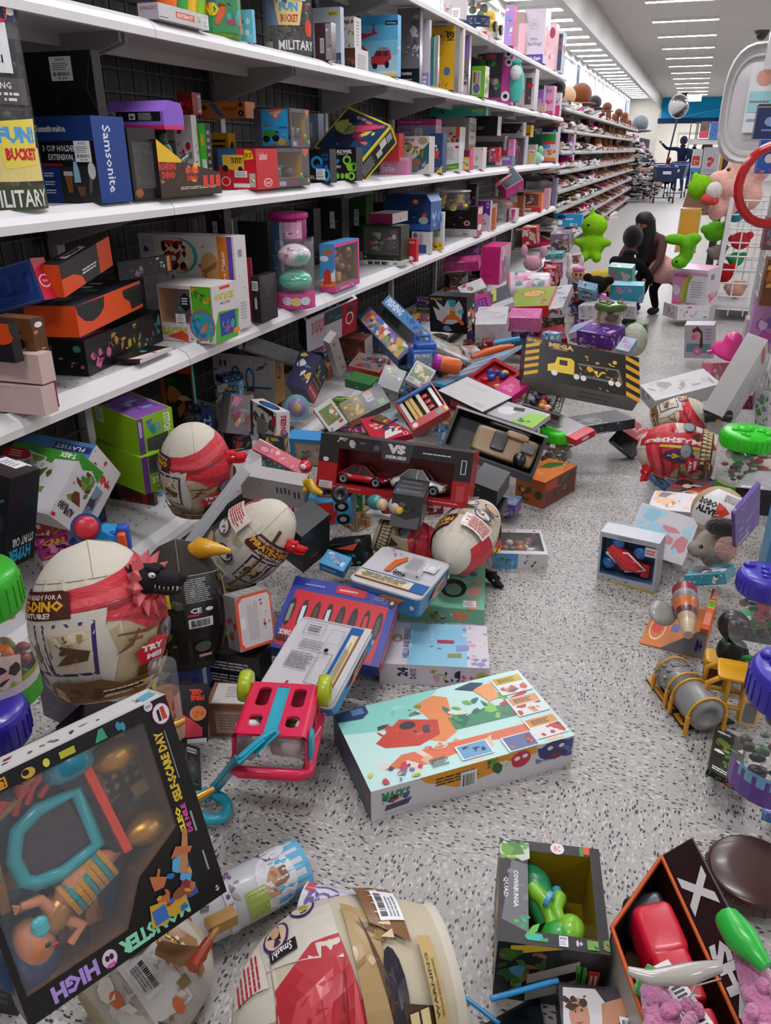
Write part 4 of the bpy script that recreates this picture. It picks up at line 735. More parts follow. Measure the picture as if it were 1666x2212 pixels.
for i in(0,1):
    q=onrail(99-i*6,-1.53,z1+.003+i*.083);carton('shoe_carton',['lower pale pink carton at the shelf lip on the left','upper pale pink carton, resting on the lower one at the left'][i],'box',(q,V3(-.3,-.02,0),V3(0,.05,0),V3(0,0,.078)),c='d8bcb4',art={'L':'l .02 .9 .98 .94 b89c94 1'})
ubox('drum_parts_box','orange box top with black front sitting on the pale pink cartons','box',(34,785),-60,36,700,x=-1.56,yaw=0,c='1e1c20',art={'L':'r 0 .6 1 1 e6501a;e .75 .65 .3 .2 e6501a'},dr=.03)
ubox('dragon_figure_box','black box with silver-haired figure print, leaning behind the orange box','box',(366,586),(250,606),374,549,x=-1.68,c='1a181c',art={'L':'b .1 .05 .75 .8 4a3464,6a5080,2a2430,7a7080 10 2;b .7 .1 .85 .95 b8b8c0 4 3;r .9 .1 .96 .95 c87c2c','T':'b .05 .1 .9 .9 2a282c,3c3a40,4c5450 7 3'})
ubox('crepe_maker_carton','white carton printed with a berry crepe, orange and purple CREPE MAKER stripe','box',519,322,543,512,z=z1,x=-1.6,c='dcd6d4',art={'L':'r .02 .35 .16 .98 c8c4d4;b .03 .8 .14 .95 4a3a80 2 2;r .04 .6 .13 .75 e8e8ea;l .05 .62 .12 .74 e 4;e .42 .78 .2 .19 3cb0b8;e .4 .78 .18 .18 e8d8b4;b .24 .62 .5 .94 b02424,d03c2c,3c1a18,8c1c24 20 4 .2;e .5 .72 .03 .03 f0e8d8;e .36 .75 .03 .03 f0e8d8;b .14 .5 .35 .62 b8c8cc,3c8c94 5 3;b .62 .86 .75 .95 6aa034,e8d8b4 4 2;e .74 .66 .1 .17 d8a468;z .67 .58 .81 .74 3a2018 4 .1;b .62 .5 .7 .7 b02424 4 3;r .83 .36 .93 1 e0822c;r .93 .36 .98 1 6a4aa8;t Crepe_Maker .86 .4 .91 .85 w 90;l .945 .6 .955 .95 w 1','R':'h .3 .78 .65 .86;b .2 .35 .7 .6 8c8c90 6 3 .1;l .2 .1 .75 .3 a8a8ac 6'})
e=ubox('race_track_carton','white and green open-sided carton with a toy car inside','box',467,352,520,621,z=z1,x=-1.555,c='d8d2d0',win={'L':(.03,.33,.6,.94,.7,'c88a4c')},toy=toy_lumps(['1f3a8c','23439c','3ca040','2a4cb0'],9,7),
    art={'L':'r .62 .3 .98 1 5cae2c;b .63 .65 .96 .97 3c8c24,a8c834,e08828,2a6c1c 10 3 .2;p 1c1c20 .42 .62 .42 .8 .5 .88 .58 .8 .58 .62 .5 .55;l .44 .66 .56 .8 w 3;t RACERS .02 .1 .5 .26 c8b83c 0 .06;e .78 .32 .24 .28 d03c50;e .78 .32 .22 .26 3a9ab8;b .6 .08 .96 .5 3c9ad0,58b43c,2a6c9c,e07c3c 12 4 .22;b .5 .0 .98 .12 4c9c30,2c7c24 5 2;p d0442c .5 .0 .1 .08 .4 .2 .5 .12;g .3 .28 .48 .5','R':'t HUNT_RACERS .1 .72 .85 .86 c8b83c 0 .05;t MICHEL .3 .66 .7 .7 4c4c4c;p 4cae34 0 0 .9 .0 1 .5 .2 .55 .05 .3;r .22 .1 .85 .5 2a3c94;b .3 .12 .8 .46 1c2c70,d04444,3ca0a0,4c5cc0 8 2;e .85 .12 .14 .06 e0902c;r .3 .92 .7 .97 d8402c'})
sb(z1,'tablet_case','flat white and black cased tablet lying on the shelf',(303,786),(248,779),(373,757),778,c='16141a',yaw=None,art={'T':'r .25 .5 .5 .62 3c9cc0;p e8e0dc .55 .0 1 .1 1 1 .9 .95;p e04c2c .52 0 .56 0 .88 .9 .84 .9;l .75 .5 .95 .6 k 1','R':'r 0 0 1 1 d8d4d4'})
sb(z1,'gift_box','thin red box standing right of the crepe maker carton',551,532,553,557,x=-1.62,c='9c1c2c')
sb(z1,'figure_box','tall black box with a white symbol, behind the low black box',588,526,596,480,x=-1.72,c='161416',art={'L':'b .1 .35 .4 .7 9c9ca0,d8d8dc 5 3 .2;l .05 .1 .4 .3 b03030 2','R':'r 0 0 1 1 2c2a2c'})
sb(z1,'figure_box','low black box with price tag at the lip right of the red box',566,548,601,598,x=-1.58,c='1a1618',art={'L':'r .1 .7 .8 .9 e4e4e6;h .15 .72 .75 .88;l .3 .3 .6 .6 w 4 v','R':'p 3a3638 0 1 .5 .5 1 1;l .1 .2 .6 .8 2c2a2c 4'})
sb(z1,'figure_blister','tall thin blue packaged figure beside the capsule tube',612,592,619,481,x=-1.68,c='34506c',fin='gloss',art={'L':'b .1 .3 .9 .9 4a7a98,2c4054,6a8c9c 8 2;r 0 0 1 .25 1a2c44'})
# capsule tube with two ball doll capsules
P=onrail(641,-1.62,z1);r=.5*(onrail(666,-1.62,z1)[1]-onrail(617,-1.62,z1)[1])*.72;h=along(P,(0,0,1),None,519);e=empty('capsule_tube',P,'clear tube with two mint and pink ball capsules and a pink base','toy')
mb=MB();mb.lathe(P,(0,0,1),[(r,h*.22),(r,h*.98),(r*.95,h)],'e4dce0','clear',28);mb.build('tube',P,e)
mb=MB();mb.lathe(P,(0,0,1),[(r*1.01,0),(r*1.01,h*.22)],'d84c94','card',28);v=unit(V3(-P[0],-P[1],0));s_=V3(v[1]*-1,v[0],0)
f=Fr(mb,0,0,0,'card',lambda a,b,l:P+V3(0,0,h*.22*b)+(v*cos((a-.5)*2.4)+s_*sin((a-.5)*2.4))*(r*1.02+l),r*2.4,h*.22,.001);f.art('e .3 .55 .12 .3 d8c8dc;e .5 .5 .12 .3 d8c07c;e .7 .55 .12 .3 c8d8dc;b 0 .02 1 .2 w 4 3;r 0 0 1 .1 b82c74');mb.build('base_label',P,e)
for i,(zz,c1)in enumerate(((.38,'5cc8a0'),(.76,'e8d8dc'))):
    mb=MB();c0=P+V3(0,0,h*(zz+.02));mb.ell(c0,(r*.88,r*.88,h*.17),c1,'gloss',None,24,16)
    f=Fr(mb,0,0,0,'gloss',lambda a,b,l:c0+(v*cos((a-.5)*2.4)+s_*sin((a-.5)*2.4))*((r*.88+.002)*cos((b-.5)*2.2)+l)+V3(0,0,h*.172*sin((b-.5)*2.2)),.2,.2,.001)
    f.art(('b .1 .1 .9 .6 4cb890,5cd0a8 6 2;r .1 .6 .9 .7 3cc0a8;b .2 .7 .8 .9 w,d84c94,e8c84c 6 3 .2' if i==0 else 'b .05 .1 .95 .9 d84c74,e8a8bc,w 14 4 .16;e .7 .4 .2 .25 7cc8a8;e .68 .45 .12 .12 5cae94'));mb.build('capsule',P,e)
P=X(624,517,-1.72);jar('sand_tub','hot pink tub balanced behind the capsule tube',P,.085,.125,'d42c8c',.25,'tint','c83c8c',lidr=1.08,art='r .3 .1 .8 .85 e0a8c8;b .35 .2 .75 .7 c83c8c,w 4 2')
sb(z1,'toy_box','dark box supporting the hot pink tub',640,596,650,520,x=-1.8,c='1c1e2c')
sb(z1,'figure_blister','narrow grey carded pack between the tube and the blue figure box',677,661,682,512,x=-1.7,c='8a8288',fin='gloss',art={'L':'b .1 .6 .9 .95 c8c4c4,6a6468 5 2;r 0 .5 1 .55 3cb0a0;b .1 .1 .9 .45 c88c34,3c78b0 5 3'})
e=sb(z1,'figure_playset_box','sky blue and pink windowed box with orange lettering, at the shelf lip',725,693,777,528,x=-1.595,c='4c9cd8',cols={'R':'d04c94'},win={'R':(.02,.12,.93,.93,.7,'8c6a50')},toy=toy_lumps(['7a5c40','94704c','6a4c38','c09058','5c6a4c'],12,5,'card'),
    art={'L':'r 0 0 1 .12 d83c8c;r 0 .12 1 .24 d87c34;p e8eef2 0 .24 .3 .3 .5 .42 .8 .4 1 .5 1 .24;e .3 .7 .3 .06 e8eef2;p c83c24 .2 .15 .75 .18 .7 .45 .45 .5 .25 .4;r .2 .8 .85 .86 e0682c;t GUYS .3 .78 .8 .9 e0682c 0 .06','R':'l .2 .03 .6 .07 w 2;b .6 .02 .9 .14 e8a84c,w 4 2'})
e=sb(0,'robot_figure_box','wide black and green windowed box of robot figures, on the film-strip box',(866,567),784,884,489,x=-1.62,c='24301e',win={'L':(.03,.2,.95,.95,.5,'1a3c1c')},toy=toy_lumps(['b8302c','c8c4bc','2c4c9c','b8a068','3a3a3e','d8d4d0'],22,9),art={'L':'r .1 .02 .9 .14 2a2a26;b 0 .0 1 .15 3c5a2c,5c6a3c 6 2;e .07 .12 .04 .04 c8a034'})
sb(z1,'film_strip_box','flat white box with black film-strip pictures, lying under the robot figures',868,775,884,566,x=-1.6,c='d0ccca',art={'L':'r .15 .1 .8 .95 e4e0de;r .22 .15 .34 .9 2a2a2a;r .37 .15 .5 .9 3c3c3c;r .53 .15 .66 .9 2a2a2a;b .2 .2 .66 .85 e4e0de,8c8884 8 3 .2;r .68 .2 .7 .9 k;e .85 .5 .05 .3 8c8884'})
sb(0,'doll_kit_box','white and magenta box lying on top of the robot figures',(848,484),797,881,462,x=-1.7,c='d8d0d4',art={'L':'r 0 0 1 1 9c3064','R':'b .3 .2 .9 .8 c8b88c,8c7c64 4 2'})
sb(z1,'dice_game_box','narrow bright red box standing at the lip beside the robot figures',899,881,904,517,x=-1.58,c='d01c2c',art={'L':'e .4 .15 .3 .1 w;t FUN .2 .8 .8 .9 w'})
sb(z1,'cart_toy_box','white box with small wooden wheelbarrow picture under the blue carrier',929,889,934,500,x=-1.62,c='cfcacc',art={'L':'l .4 .4 .6 .95 8c4c3c 5 v;r .3 .02 .8 .4 34508c;e .2 .8 .12 .12 6a6a70'})
sb(z1,'macaron_toy_box','tall narrow white box with stacked macaron picture and yellow foot',956,931,960,458,x=-1.6,c='d4d0d2',art={'L':'r 0 0 1 .22 d8b428;b .1 .05 .9 .2 3c3420 4 2;e .5 .6 .3 .05 c84c7c;e .5 .53 .3 .05 6aa05c;e .5 .46 .3 .05 c8b07c;e .5 .39 .3 .05 8cb45c;r .1 .75 .9 .95 6a98c8'})
# blue carry case box with clipped corners
P=X(930,501,-1.62);a_=along(P,(-1,0,0),828);w_=along(P,(0,1,0),953);h=along(P,(0,0,1),None,420);mb=MB()
mb.prism([P,P-V3(a_,0,0),P+V3(-a_,0,h*.75),P+V3(-a_*.85,0,h),P+V3(-a_*.1,0,h),P+V3(0,0,h*.8)],(0,w_,0),'1c3868','card','2c5494')
f=Fr(mb,P-V3(a_,0,0),(a_,0,0),(0,0,h));f.art('r .3 .75 .9 .95 1c3060;e .68 .8 .07 .07 c8502c;e .68 .8 .04 .04 e8b83c;b .4 .3 .95 .6 1c4c9c,2c64b0,c8502c,14284c 10 2;e .85 .3 .1 .1 a8b0bc;r .3 .05 1 .2 2c5ca0')
f=Fr(mb,P,(0,w_,0),(0,0,h*.8));f.art('b .1 .1 .9 .9 2c5ca0,6a9cd0,c8d8e8 6 2');mb.build('toy_carrier_box',P,label='blue box with clipped top corners and white side handle, above the white boxes',cat='box')
e=sb(z1,'toy_car_set_box','big black box with racing car pictures and white foot, at the lip',1030,951,1041,447,x=-1.6,c='161214',cols={'R':'c03048'},art={'L':'r 0 0 1 .25 d0ccd0;h .62 .04 .78 .12;l .55 .15 .85 .2 8c8c90 1;b .1 .72 .6 .92 3a6a4c,3c4c44,2c2c30 5 2 .12;b .45 .6 .72 .72 b8b0b0 3 2 .2;e .72 .45 .09 .09 d88c94;e .72 .45 .04 .04 161214;b .1 .28 .4 .6 3c3c40,8a868a 6 3 .12;p 2c2a2c .0 .5 .8 1 .9 1 .0 .35','R':'r .1 .75 .9 .95 d8d4d4;b .1 .2 .9 .6 w,k,u 6 2;e .5 .3 .4 .12 w'})
P=X(978,452,-1.72);jar('toy_food_tub','clear tub with yellow and purple toy food above the racing car box',P,.13,.14,'c8c4d0',.1,fill=['e8d45c','8c3c80','e0c040'],n=18,cat='jar')
sb(z1,'paint_kit_box','purple and white box with twisted brush picture',1057,1031,1061,434,x=-1.62,c='c8bcd0',art={'L':'p 5c2c80 0 1 1 1 1 .5 .6 .6 .2 .4 0 .5;b .1 .1 .7 .5 5a7c94,8c94a0,c8402c 7 3;e .78 .85 .12 .1 w;e .78 .85 .09 .07 v'})
sb(z1,'coloring_box','narrow orange box between the purple box and the arched box',1069,1058,1072,440,x=-1.6,c='d07c4c',art={'L':'r .1 .85 .9 .98 d8d4d0'})
P=onrail(1094,-1.68,z1);a_=along(P,(-1,0,0),1031);h=along(P,(0,0,1),None,428);w_=.28;mb=MB()
pr=[(0,0),(a_,0),(a_,h*.95),(a_*.5,h),(a_*.25,h*.93),(0,h*.7)];mb.prism([P+V3(-a,0,b_)for a,b_ in pr],(0,w_,0),'b8aeb0','card','8c1420')
f=Fr(mb,P-V3(a_,0,0),(a_,0,0),(0,0,h));f.art('l .05 .84 .5 .88 6a6468 1;l .1 .55 .85 .8 8a8488 5;r .4 .0 .7 .14 b0202c;r .72 .0 .9 .3 d8d4d4;h .74 .06 .88 .14');mb.build('toy_house_box',P,label='tall greyish box with curved dark red roof edge and small print',cat='box')
T('doll_house_tray','open hot pink tray box with pale pink inside, tipped above the others',(1094,430),(1071,402),(1132,408),(1093,410),x=-1.6,c='d4449c',cols={'T':'4c6468'},art={'T':'f 0 0 1 1 e0788c .04','R':'b .7 .1 1 .9 d8a84c,c88ca8 4 2'})
T('doll_house_flap_tray','salmon pink inner flap standing up behind the hot pink tray',(1072,400),(1070,396),(1106,378),(1072,405),x=-1.66,c='d8848c')
sb(z1,'vanity_toy_box','small hot pink hourglass-shaped toy box at the lip',1112,1098,1120,452,x=-1.6,c='d8c8cc',art={'L':'b .1 .2 .6 .9 e0a8a0,c83c6c 4 2;p e03c8c .6 0 1 .9 .9 1 .4 1;l .1 .1 .5 .3 r 2'})
sb(z1,'wood_toy_box','brown wood-look box behind the small hourglass-shaped box',1130,1098,1133,424,x=-1.66,c='8a5230',art={'L':'r 0 .7 .55 1 c8c0bc;r 0 .4 .55 .7 c87c54;b .6 .1 .95 .6 4c2c18,b87840 5 2'})
e=sb(z1,'pastry_toy_box','orange framed windowed box full of toy doughnuts, over a red strip',1168,1128,1173,417,x=-1.6,c='e0682c',win={'L':(.08,.3,.84,.93,.4,'5c2014')},toy=toy_lumps(['e0885c','d8c8a0','5c3018','e8a04c','d83c2c'],16,4,'gloss'),art={'L':'r 0 0 1 .24 c81c1c;r .1 .06 .5 .18 d8c8c0'})
sb(z1,'wallet_box','thin tall pale pink box at the shelf end',1185,1173,1188,408,x=-1.6,c='d8a0ac',art={'L':'b .1 .3 .7 .7 8ca4c8 3 2'})
sb(z1,'drawing_set_box','grey and mauve box standing behind the toy doughnut box',(1174,440),1133,1178,392,x=-1.8,c='a898a8',art={'L':'b .1 .5 .9 .9 5c4c68,7c6c84 6 2;r 0 .15 1 .45 6c7c84'})
sb(z1,'fashion_doll_box','tall dark box with portrait of a brown-haired doll, at the shelf end',1190,1168,1193,379,x=-1.75,c='4a3c44',art={'L':'e .5 .7 .25 .2 a0705c;b .2 .6 .8 .95 4a2820 5 2;r 0 .9 1 1 b8a8a8'})
sb(z1,'rack_divider_box','tall slim lavender box closing the end of the shelf',1199,1190,1203,385,x=-1.62,c='7c7494')
sb(z1,'accessory_case','dark carded case behind the racing car box',1028,1005,1031,398,x=-1.85,c='3a2c3c',art={'L':'b .1 .5 .8 .9 7c7484,a8a0ac 4 2;r .88 .3 .94 .95 d8d4d8'})
# more in the dark back of the shelf
for i,(px,t_,c_,lb)in enumerate(((450,452,'3c2824','brown box with barcode label lying high behind the crepe maker carton'),(700,430,'2a2622','dark box with hexagon badge behind the pink tub'),(752,425,'3c5c2c','green and yellow printed box behind the robot figures'),(800,440,'5c5a58','grey leaning card box behind the robot figures'),(640,452,'242428','black sloped box behind the pink tub'),(860,425,'20242c','dark blue box far back behind the blue carrier'))):
    sb(z1,'toy_box',lb,(px+40,t_+90),px,px+55,t_,x=-1.98,c=c_,art={'L':'b .1 .1 .9 .9 %s,1c1c1c,6a6458 7 %d;g .35 .3 .6 .7'%(c_,i)})
# --- bottom shelf and the goods lying on it, left end ---
T('stunt_car_box','big black slanted box with upside-down aqua lettering, at the left edge',(22,1034),(-60,1003),(87,1012),(10,1234),dist=1.98,c='101216',cols={'T':'241c22'},art={'R':'t HYPER .1 .06 .85 .2 2ca4c8 180 .05;t STUNT_CAR .2 .22 .92 .32 d8dcde 180 .03;f .02 .01 .99 .99 2c3c4c .01','L':'b .1 .1 .9 .95 2c6c8c,1c2c3c,7c8490 8 2','T':'r .55 .3 .95 .9 e4e4e8;l .6 .4 .9 .8 8c8c98 4;p d8dcde .92 .2 .99 .2 1 .6 .93 .6'})
T('robot_dinosaur_box','white box with green band and green dinosaur, tilted, printed T-REX',(177,981),(32,953),(224,1021),(104,1112),dist=2.34,c='cfcacc',art={'L':'p 3c8c28 0 .86 .3 .9 .6 .84 1 .88 1 1 0 1;t T-REX .72 .9 .95 .98 w 180 .04;e .12 .82 .22 .1 b02424;l .02 .76 .22 .88 e8b8b0 3;b .3 .3 .75 .85 4c7c24,5c8c30,8a8a80,3c5c24 14 4 .25;b .5 .5 .8 .75 d86a2c 2 3 .1;b .35 .6 .6 .85 a8a4a4 4 2','R':'p 3c8c28 0 1 1 1 1 .8 .6 .9 .3 .82 0 .9;b .2 .35 .9 .85 4c7c24,6a8c3c,8a8a80,6c3424 12 6 .25;t ROBO .1 .16 .45 .3 2a2a2a 180 .06;t ALIVE .4 .14 .75 .26 2a2a2a 180 .06;r .05 .03 .2 .08 r'})
T('playset_box','white box with blue top and arched blue window, behind the dinosaur box',(208,961),(46,931),(261,1023),(140,1085),dist=2.5,c='d8d4d0',cols={'L':'4a7ca8'},art={'L':'r .5 .82 .98 .93 28306c;t PLAYSET .52 .84 .9 .91 w 180;b .05 .1 .9 .8 3a6890,5c8cb0,2c4c74 8 2','R':'r .2 .05 .8 .55 7c9cb0;b .25 .08 .75 .5 c8303c,3c3c44,5c80a8 9 2;b .1 .6 .9 .8 d8a02c,b83440 5 3;t SPIN .3 .62 .8 .75 r 0 .06;b .05 .8 .5 .95 c8202c,a8a8ac 4 5'})
for i,(A_,l_,r_,v_,lb)in enumerate((((294,908),(196,868),(371,880),(304,988),'upper of two stacked lime green boxes, with purple top'),((305,990),(206,952),(381,964),(315,1069),'lower of two stacked lime green boxes, notched window above white lettering'))):
    T('figure_box',lb,A_,l_,r_,v_,dist=2.62+.03*i,c='8cbc1e',cols={'T':'7a4c98'}if i==0 else{},win={'R':(.22,.02,.82,.42,.5,'1c1e22')if i==0 else(.18,.5,.78,.97,.5,'26323c')},toy=toy_lumps(['3c4c5c','4a5c6c','2c343c','5a7088'],8,2+i),
      art={'R':('r 0 0 .16 1 6a3c8c;l .04 .5 .12 .95 w 3 v;b .25 .45 .65 .9 4c78b0,2c8c94,6a98c8 8 3 .25;t STITCH .72 .45 .92 .95 e8ecdc 270 .05' if i==0 else 'r 0 0 .16 1 6a3c8c;t STITCH .22 .22 .92 .4 e8ecdc 0 .06;l .35 .1 .8 .15 e8ecdc 1'),'T':'b .1 .1 .9 .9 5c3480,6a8cc0,4c2c70,8ca8d0 14 3 .2;f 0 0 1 1 8cbc1e .03','L':'r .08 .55 .25 .95 d8dcd0;l .1 .6 .23 .9 e 5;r .75 .0 1 .03 6a3c8c' if i==0 else ''})
sb(0,'quadcopter_box','dark box with red toy and orange desert print under the lime boxes',(342,1142),246,348,1048,x=-1.72,c='5c3424',art={'L':'r 0 0 .2 1 1c1614;t ALL_TERRAIN .02 .86 .5 .97 8c8478;b .25 .1 .95 .6 8c4c30,a86844,3c2018 10 3;p c8202c .2 .5 .35 .4 .3 .05 .15 .1;p c8202c .75 .9 .85 .7 .82 .3 .72 .4;b .4 .3 .7 .8 1c1616,c8202c 6 2','R':'r 0 0 1 1 4c2c20'})
P=X(228,1172,-1.32);mb=MB();mb.lathe(P-V3(0,0,.03),(.35,.2,1),[(.015,0),(.045,.018),(.05,.045),(.036,.07),(.002,.075)],'1f8cc0','plastic',9,smooth=False);mb.build('faceted_toy',P,label='faceted bright blue plastic lump behind the pirate skull capsule',cat='toy')
P=X(186,1140,-1.3);n_=unit(EYE-P);mb=MB();mb.lathe(P,n_,[(.029,0),(.03,.01),(.02,.014),(.002,.016)],'c02430','plastic',20);mb.lathe(P-n_*.004,n_,[(.036,0),(.037,.008)],'1c3c80','plastic',20)
mb.tube([P+V3(-.02,0,-.03),P+V3(-.04,0,-.05)],.018,'1c3c80');mb.build('toy_watch',P-V3(0,0,.05),label='round red and navy toy watch face leaning on the faceted blue toy',cat='toy')
P=X(268,1162,-1.25);mb=MB();M_=np.array([[cos(.4),-sin(.4),0],[sin(.4),cos(.4),0],[0,0,1]]);mb.rbox(P,(.03,.03,.075),'2458b8',M=M_,p=8);mb.rbox(P+V3(.01,-.02,0),(.02,.02,.05),'e8602c',M=M_,p=8);mb.rbox(P-V3(.05,0,0),(.07,.02,.02),'2458b8',M=M_,p=8)
mb.build('toy_blaster',P-V3(0,0,.05),label='small blue and orange toy blaster piece beside the faceted blue toy',cat='toy')
# ---------------- the spill on the bottom shelf and the floor, near to far ----------------
e=ubox('track_set_carton','large white carton with blue loop track print and yellow end','box',(597,874),434,617,773,x=-1.8,c='cfc9c6',cols={'R':'dca020','T':'241c1c'},
    art={'L':'e .5 .5 .07 .27 2c7cb8;e .5 .5 .045 .2 cfc9c6;e .68 .5 .06 .25 2c7cb8;e .68 .5 .037 .19 cfc9c6;p 2c6ca0 .2 .24 .95 .32 .95 .36 .2 .3;p 7c3420 .4 .2 .58 .22 .56 .3 .44 .3;p 7c3420 .62 .22 .74 .24 .72 .3 .64 .3;p 7c3420 .08 .35 .2 .35 .2 .6 .1 .62;p 7c3420 .08 .2 .24 .2 .2 .3 .1 .32;f .26 .7 .44 .92 8c8888 .006;e .31 .8 .02 .08 7c3a30;e .37 .8 .02 .08 7c3a30;f .74 .62 .92 .88 8c8888 .006;p 4a6a8c .76 .68 .86 .74 .9 .84 .8 .78;p 8c3c28 .86 .8 .92 .86 .9 .88;b .05 .0 .95 .15 7a3c1c,c88a5c,3c2c20 8 3;l .15 .85 .22 .88 k 1','R':'p 2c1c14 .2 .55 .5 .5 .8 .55 .8 .9 .5 .95 .2 .9;t METAL .25 .56 .5 .9 e0c090 90 .04;t MACHINES .55 .54 .78 .92 e0c090 90 .04'})
sb(z0:=.152,'character_plush_box','orange framed box with green and pink dolls, at the back under the shelf',430,362,434,782,x=-1.95,c='c4501c',art={'L':'r .12 .05 .95 .85 2c3424;b .15 .1 .92 .8 b8703c,6a9c2c,1c5c2c,d8b078 9 3 .3;b .6 .2 .9 .75 d83c9c,c8387c 4 2 .3','R':'r 0 0 1 1 3cb0a0'})
T('hero_car_box','white and black box with slanted red lettering, standing on the bottom shelf',(597,892),(540,863),(626,889),(598,979),dist=3.1,c='d8d2d0',art={'L':'r 0 .1 .12 1 1c1c24;b .1 .3 .95 .95 2c2c34,3c3c44,5c3c3c,4c5464 10 2 .25;r .25 .2 .7 .65 8c8886;l .3 .25 .65 .62 5c5856 9;p c83034 .8 .62 .98 .66 .98 .9 .85 .88;p 26262c .3 .04 .92 .0 .95 .22 .35 .28;p 2c5c94 .4 .06 .85 .04 .85 .2 .42 .24;p 26262c .3 .94 .9 .84 .9 .98 .4 1','R':'t AVENGERS .3 .3 .75 .92 b02430 90 .05','T':'e .5 .5 .4 .35 26262c;e .5 .5 .34 .26 2c5c94'})
# round teal capsule pack
P=X(640,880,-1.6);mb=MB();ax=unit(EYE-P+V3(.6,-.4,0));mb.lathe(P-ax*.05,ax,[(.05,0),(.06,.03),(.062,.06),(.055,.085),(.04,.09),(.002,.09)],'7cc0c8','tint',24);mb.lathe(P+ax*.038,ax,[(.044,0),(.044,.004),(.002,.005)],'8c78a8','card',20)
mb.sup(P+ax*.046,(.02,.006,.02),'c8c05c','card');mb.build('capsule_toy',P-V3(0,0,.06),label='round teal capsule with purple centre, right of the yellow-ended carton',cat='toy')
T('doll_bubble_pack','clear bubble pack with pink and blonde doll parts, standing behind the white box',(488,935),(470,930),(538,940),(500,850),x=-1.7,c='8c8488',fin='gloss',cat='packet',art={'R':'b .05 .05 .95 .95 e08cb0,e8d45c,8c6458,d83c98,a8a0a4 14 3 .22'})
T('folded_board','crumpled grey open box with yellow-green inside, at the back of the bottom shelf',(470,925),(400,905),(490,880),(470,935),x=-1.85,c='6a6864',art={'T':'b .05 .05 .6 .95 8c8c1c,a8a82c 4 2;b .5 .1 .95 .9 8c8a86,5c5a58 4 3'})
T('grey_track_beam','long pale grey plastic beam leaning across the spill, left of the middle skull capsule',(541,1021),(523,1004),(420,1182),(540,1026),dist=2.55,c='a8aaac',cat='plank',fin='plastic',art={'T':'l .05 .02 .3 .98 8c8e90 6 v;l .4 .02 .65 .98 8c8e90 6 v;l .72 .02 .95 .98 8c8e90 6 v'})
T('grey_block_beam','pale grey block-patterned beam box sloping down from the lower shelf edge',(667,798),(528,752),(674,769),(666,803),dist=3.9,c='9c9a9a',cat='plank',art={'T':'l .02 .05 .98 .95 868484 5','L':'l .02 .1 .98 .9 868484 3'})
T('fun_tray','white and red open carton printed LET THE FUN OUT upside down',(664,762),(646,740),(770,713),(661,694),dist=4.3,c='d0ccd0',cols={'L':'2c2c34'},art={'R':'r .7 0 1 1 b82434;e .85 .5 .08 .2 w;e .85 .5 .06 .15 b82434;t Let_the_fun_out .1 .3 .35 .9 c82c38 180;r .35 .6 .7 1 3a4c54;b .35 .6 .95 1 2c8ca8,3c4c44,5c6a70 7 2','T':'r .05 .1 .95 .9 2c3438;b .1 .1 .9 .9 3ca0b0,8c8484,2c4c3c 6 4'})
T('paper_ring_pack','grey paper sleeve with red print curling beside the brown box',(735,817),(722,810),(750,796),(712,742),dist=4.05,c='b8b0ac',art={'L':'b .1 .1 .9 .9 8c3428,c8584c,6c6460 9 3','R':'b .1 .1 .9 .9 8c3428,c8584c,7c2c24 12 4'})
T('figure_box','dark brown printed box lying behind the paper sleeve',(790,778),(735,772),(806,764),(788,735),dist=4.5,c='5c2c1c',cols={'R':'9c9490'},art={'L':'b .05 .1 .95 .9 3c1c14,8c4c34,7c3c2c 9 5','T':'b .1 .1 .9 .9 6c3420,3c1810 5 2'})
T('toy_car_tray','bright red open tray with small toy cars on top and a green box under it',(820,805),(752,790),(843,775),(821,815),dist=4.1,c='d02c20',cols={'T':'7c6460'},art={'T':'b .05 .1 .95 .95 2c2c38,8c2420,a89890,4c4c58 12 6','R':'r .3 .2 .6 .8 e0d4d0;h .35 .3 .55 .7'})
T('toy_car_tray','green printed box squeezed under the bright red tray',(800,832),(745,818),(820,815),(800,850),dist=4.0,c='2f6c34',art={'L':'b .2 .1 .8 .9 b8c8b8,1c4c24 4 2','R':'t FREE .3 .2 .7 .8 w'})
T('metal_cars_box','dark blue, red and yellow toy car box standing on its corner',(662,844),(617,828),(679,873),(695,769),dist=3.75,c='26284c',art={'R':'b .05 .55 .95 .95 2c4c9c,d8a82c,c8a878 4 2;t METAL .1 .5 .9 .56 d8b43c 0;t MACHINES .1 .35 .9 .42 d8b43c;r 0 0 1 .3 c82c38;t MACHINES .1 .12 .9 .2 w','L':'b .1 .05 .9 .95 d8d4d8,a82c30,d8b43c,5c6c8c 9 3'})
T('fishing_game_box','long blue and grey box printed FISHING, sloping to the right',(913,737),(824,654),(929,719),(897,757),dist=4.75,c='7a7c70',cols={'T':'4a84b8'},art={'T':'t FISHING .05 .2 .4 .9 d8dce8 0 .05;b .5 .05 .95 .95 2c5ca0,c83c3c,5c98c8,3c70b0 10 3 .3','L':'r .1 .3 .5 .9 343c30;b .15 .35 .45 .85 c03028,3c6c3c 4 2;r .5 .1 .95 .5 68705c'})
T('sticker_toy_box','long box crowded with small cartoon creatures, sloping beside the FISHING box',(861,778),(772,685),(887,752),(861,796),dist=4.55,c='3c4c8c',art={'T':'b .02 .05 .98 .95 c8342c,e0c8a0,3c5ca8,6c9c3c,d8a028,8c5cb0,w,2c2c3c 46 4 .3','R':'b .1 .1 .9 .9 8c4c24,26306c 4 1'})
T('flat_card_pack','grey and green card pack behind the crowded creature box',(815,700),(790,690),(860,668),(815,712),dist=5.0,c='6c6c60',art={'T':pk('c83c2c,3c5c34,8c8c80',8,2)})
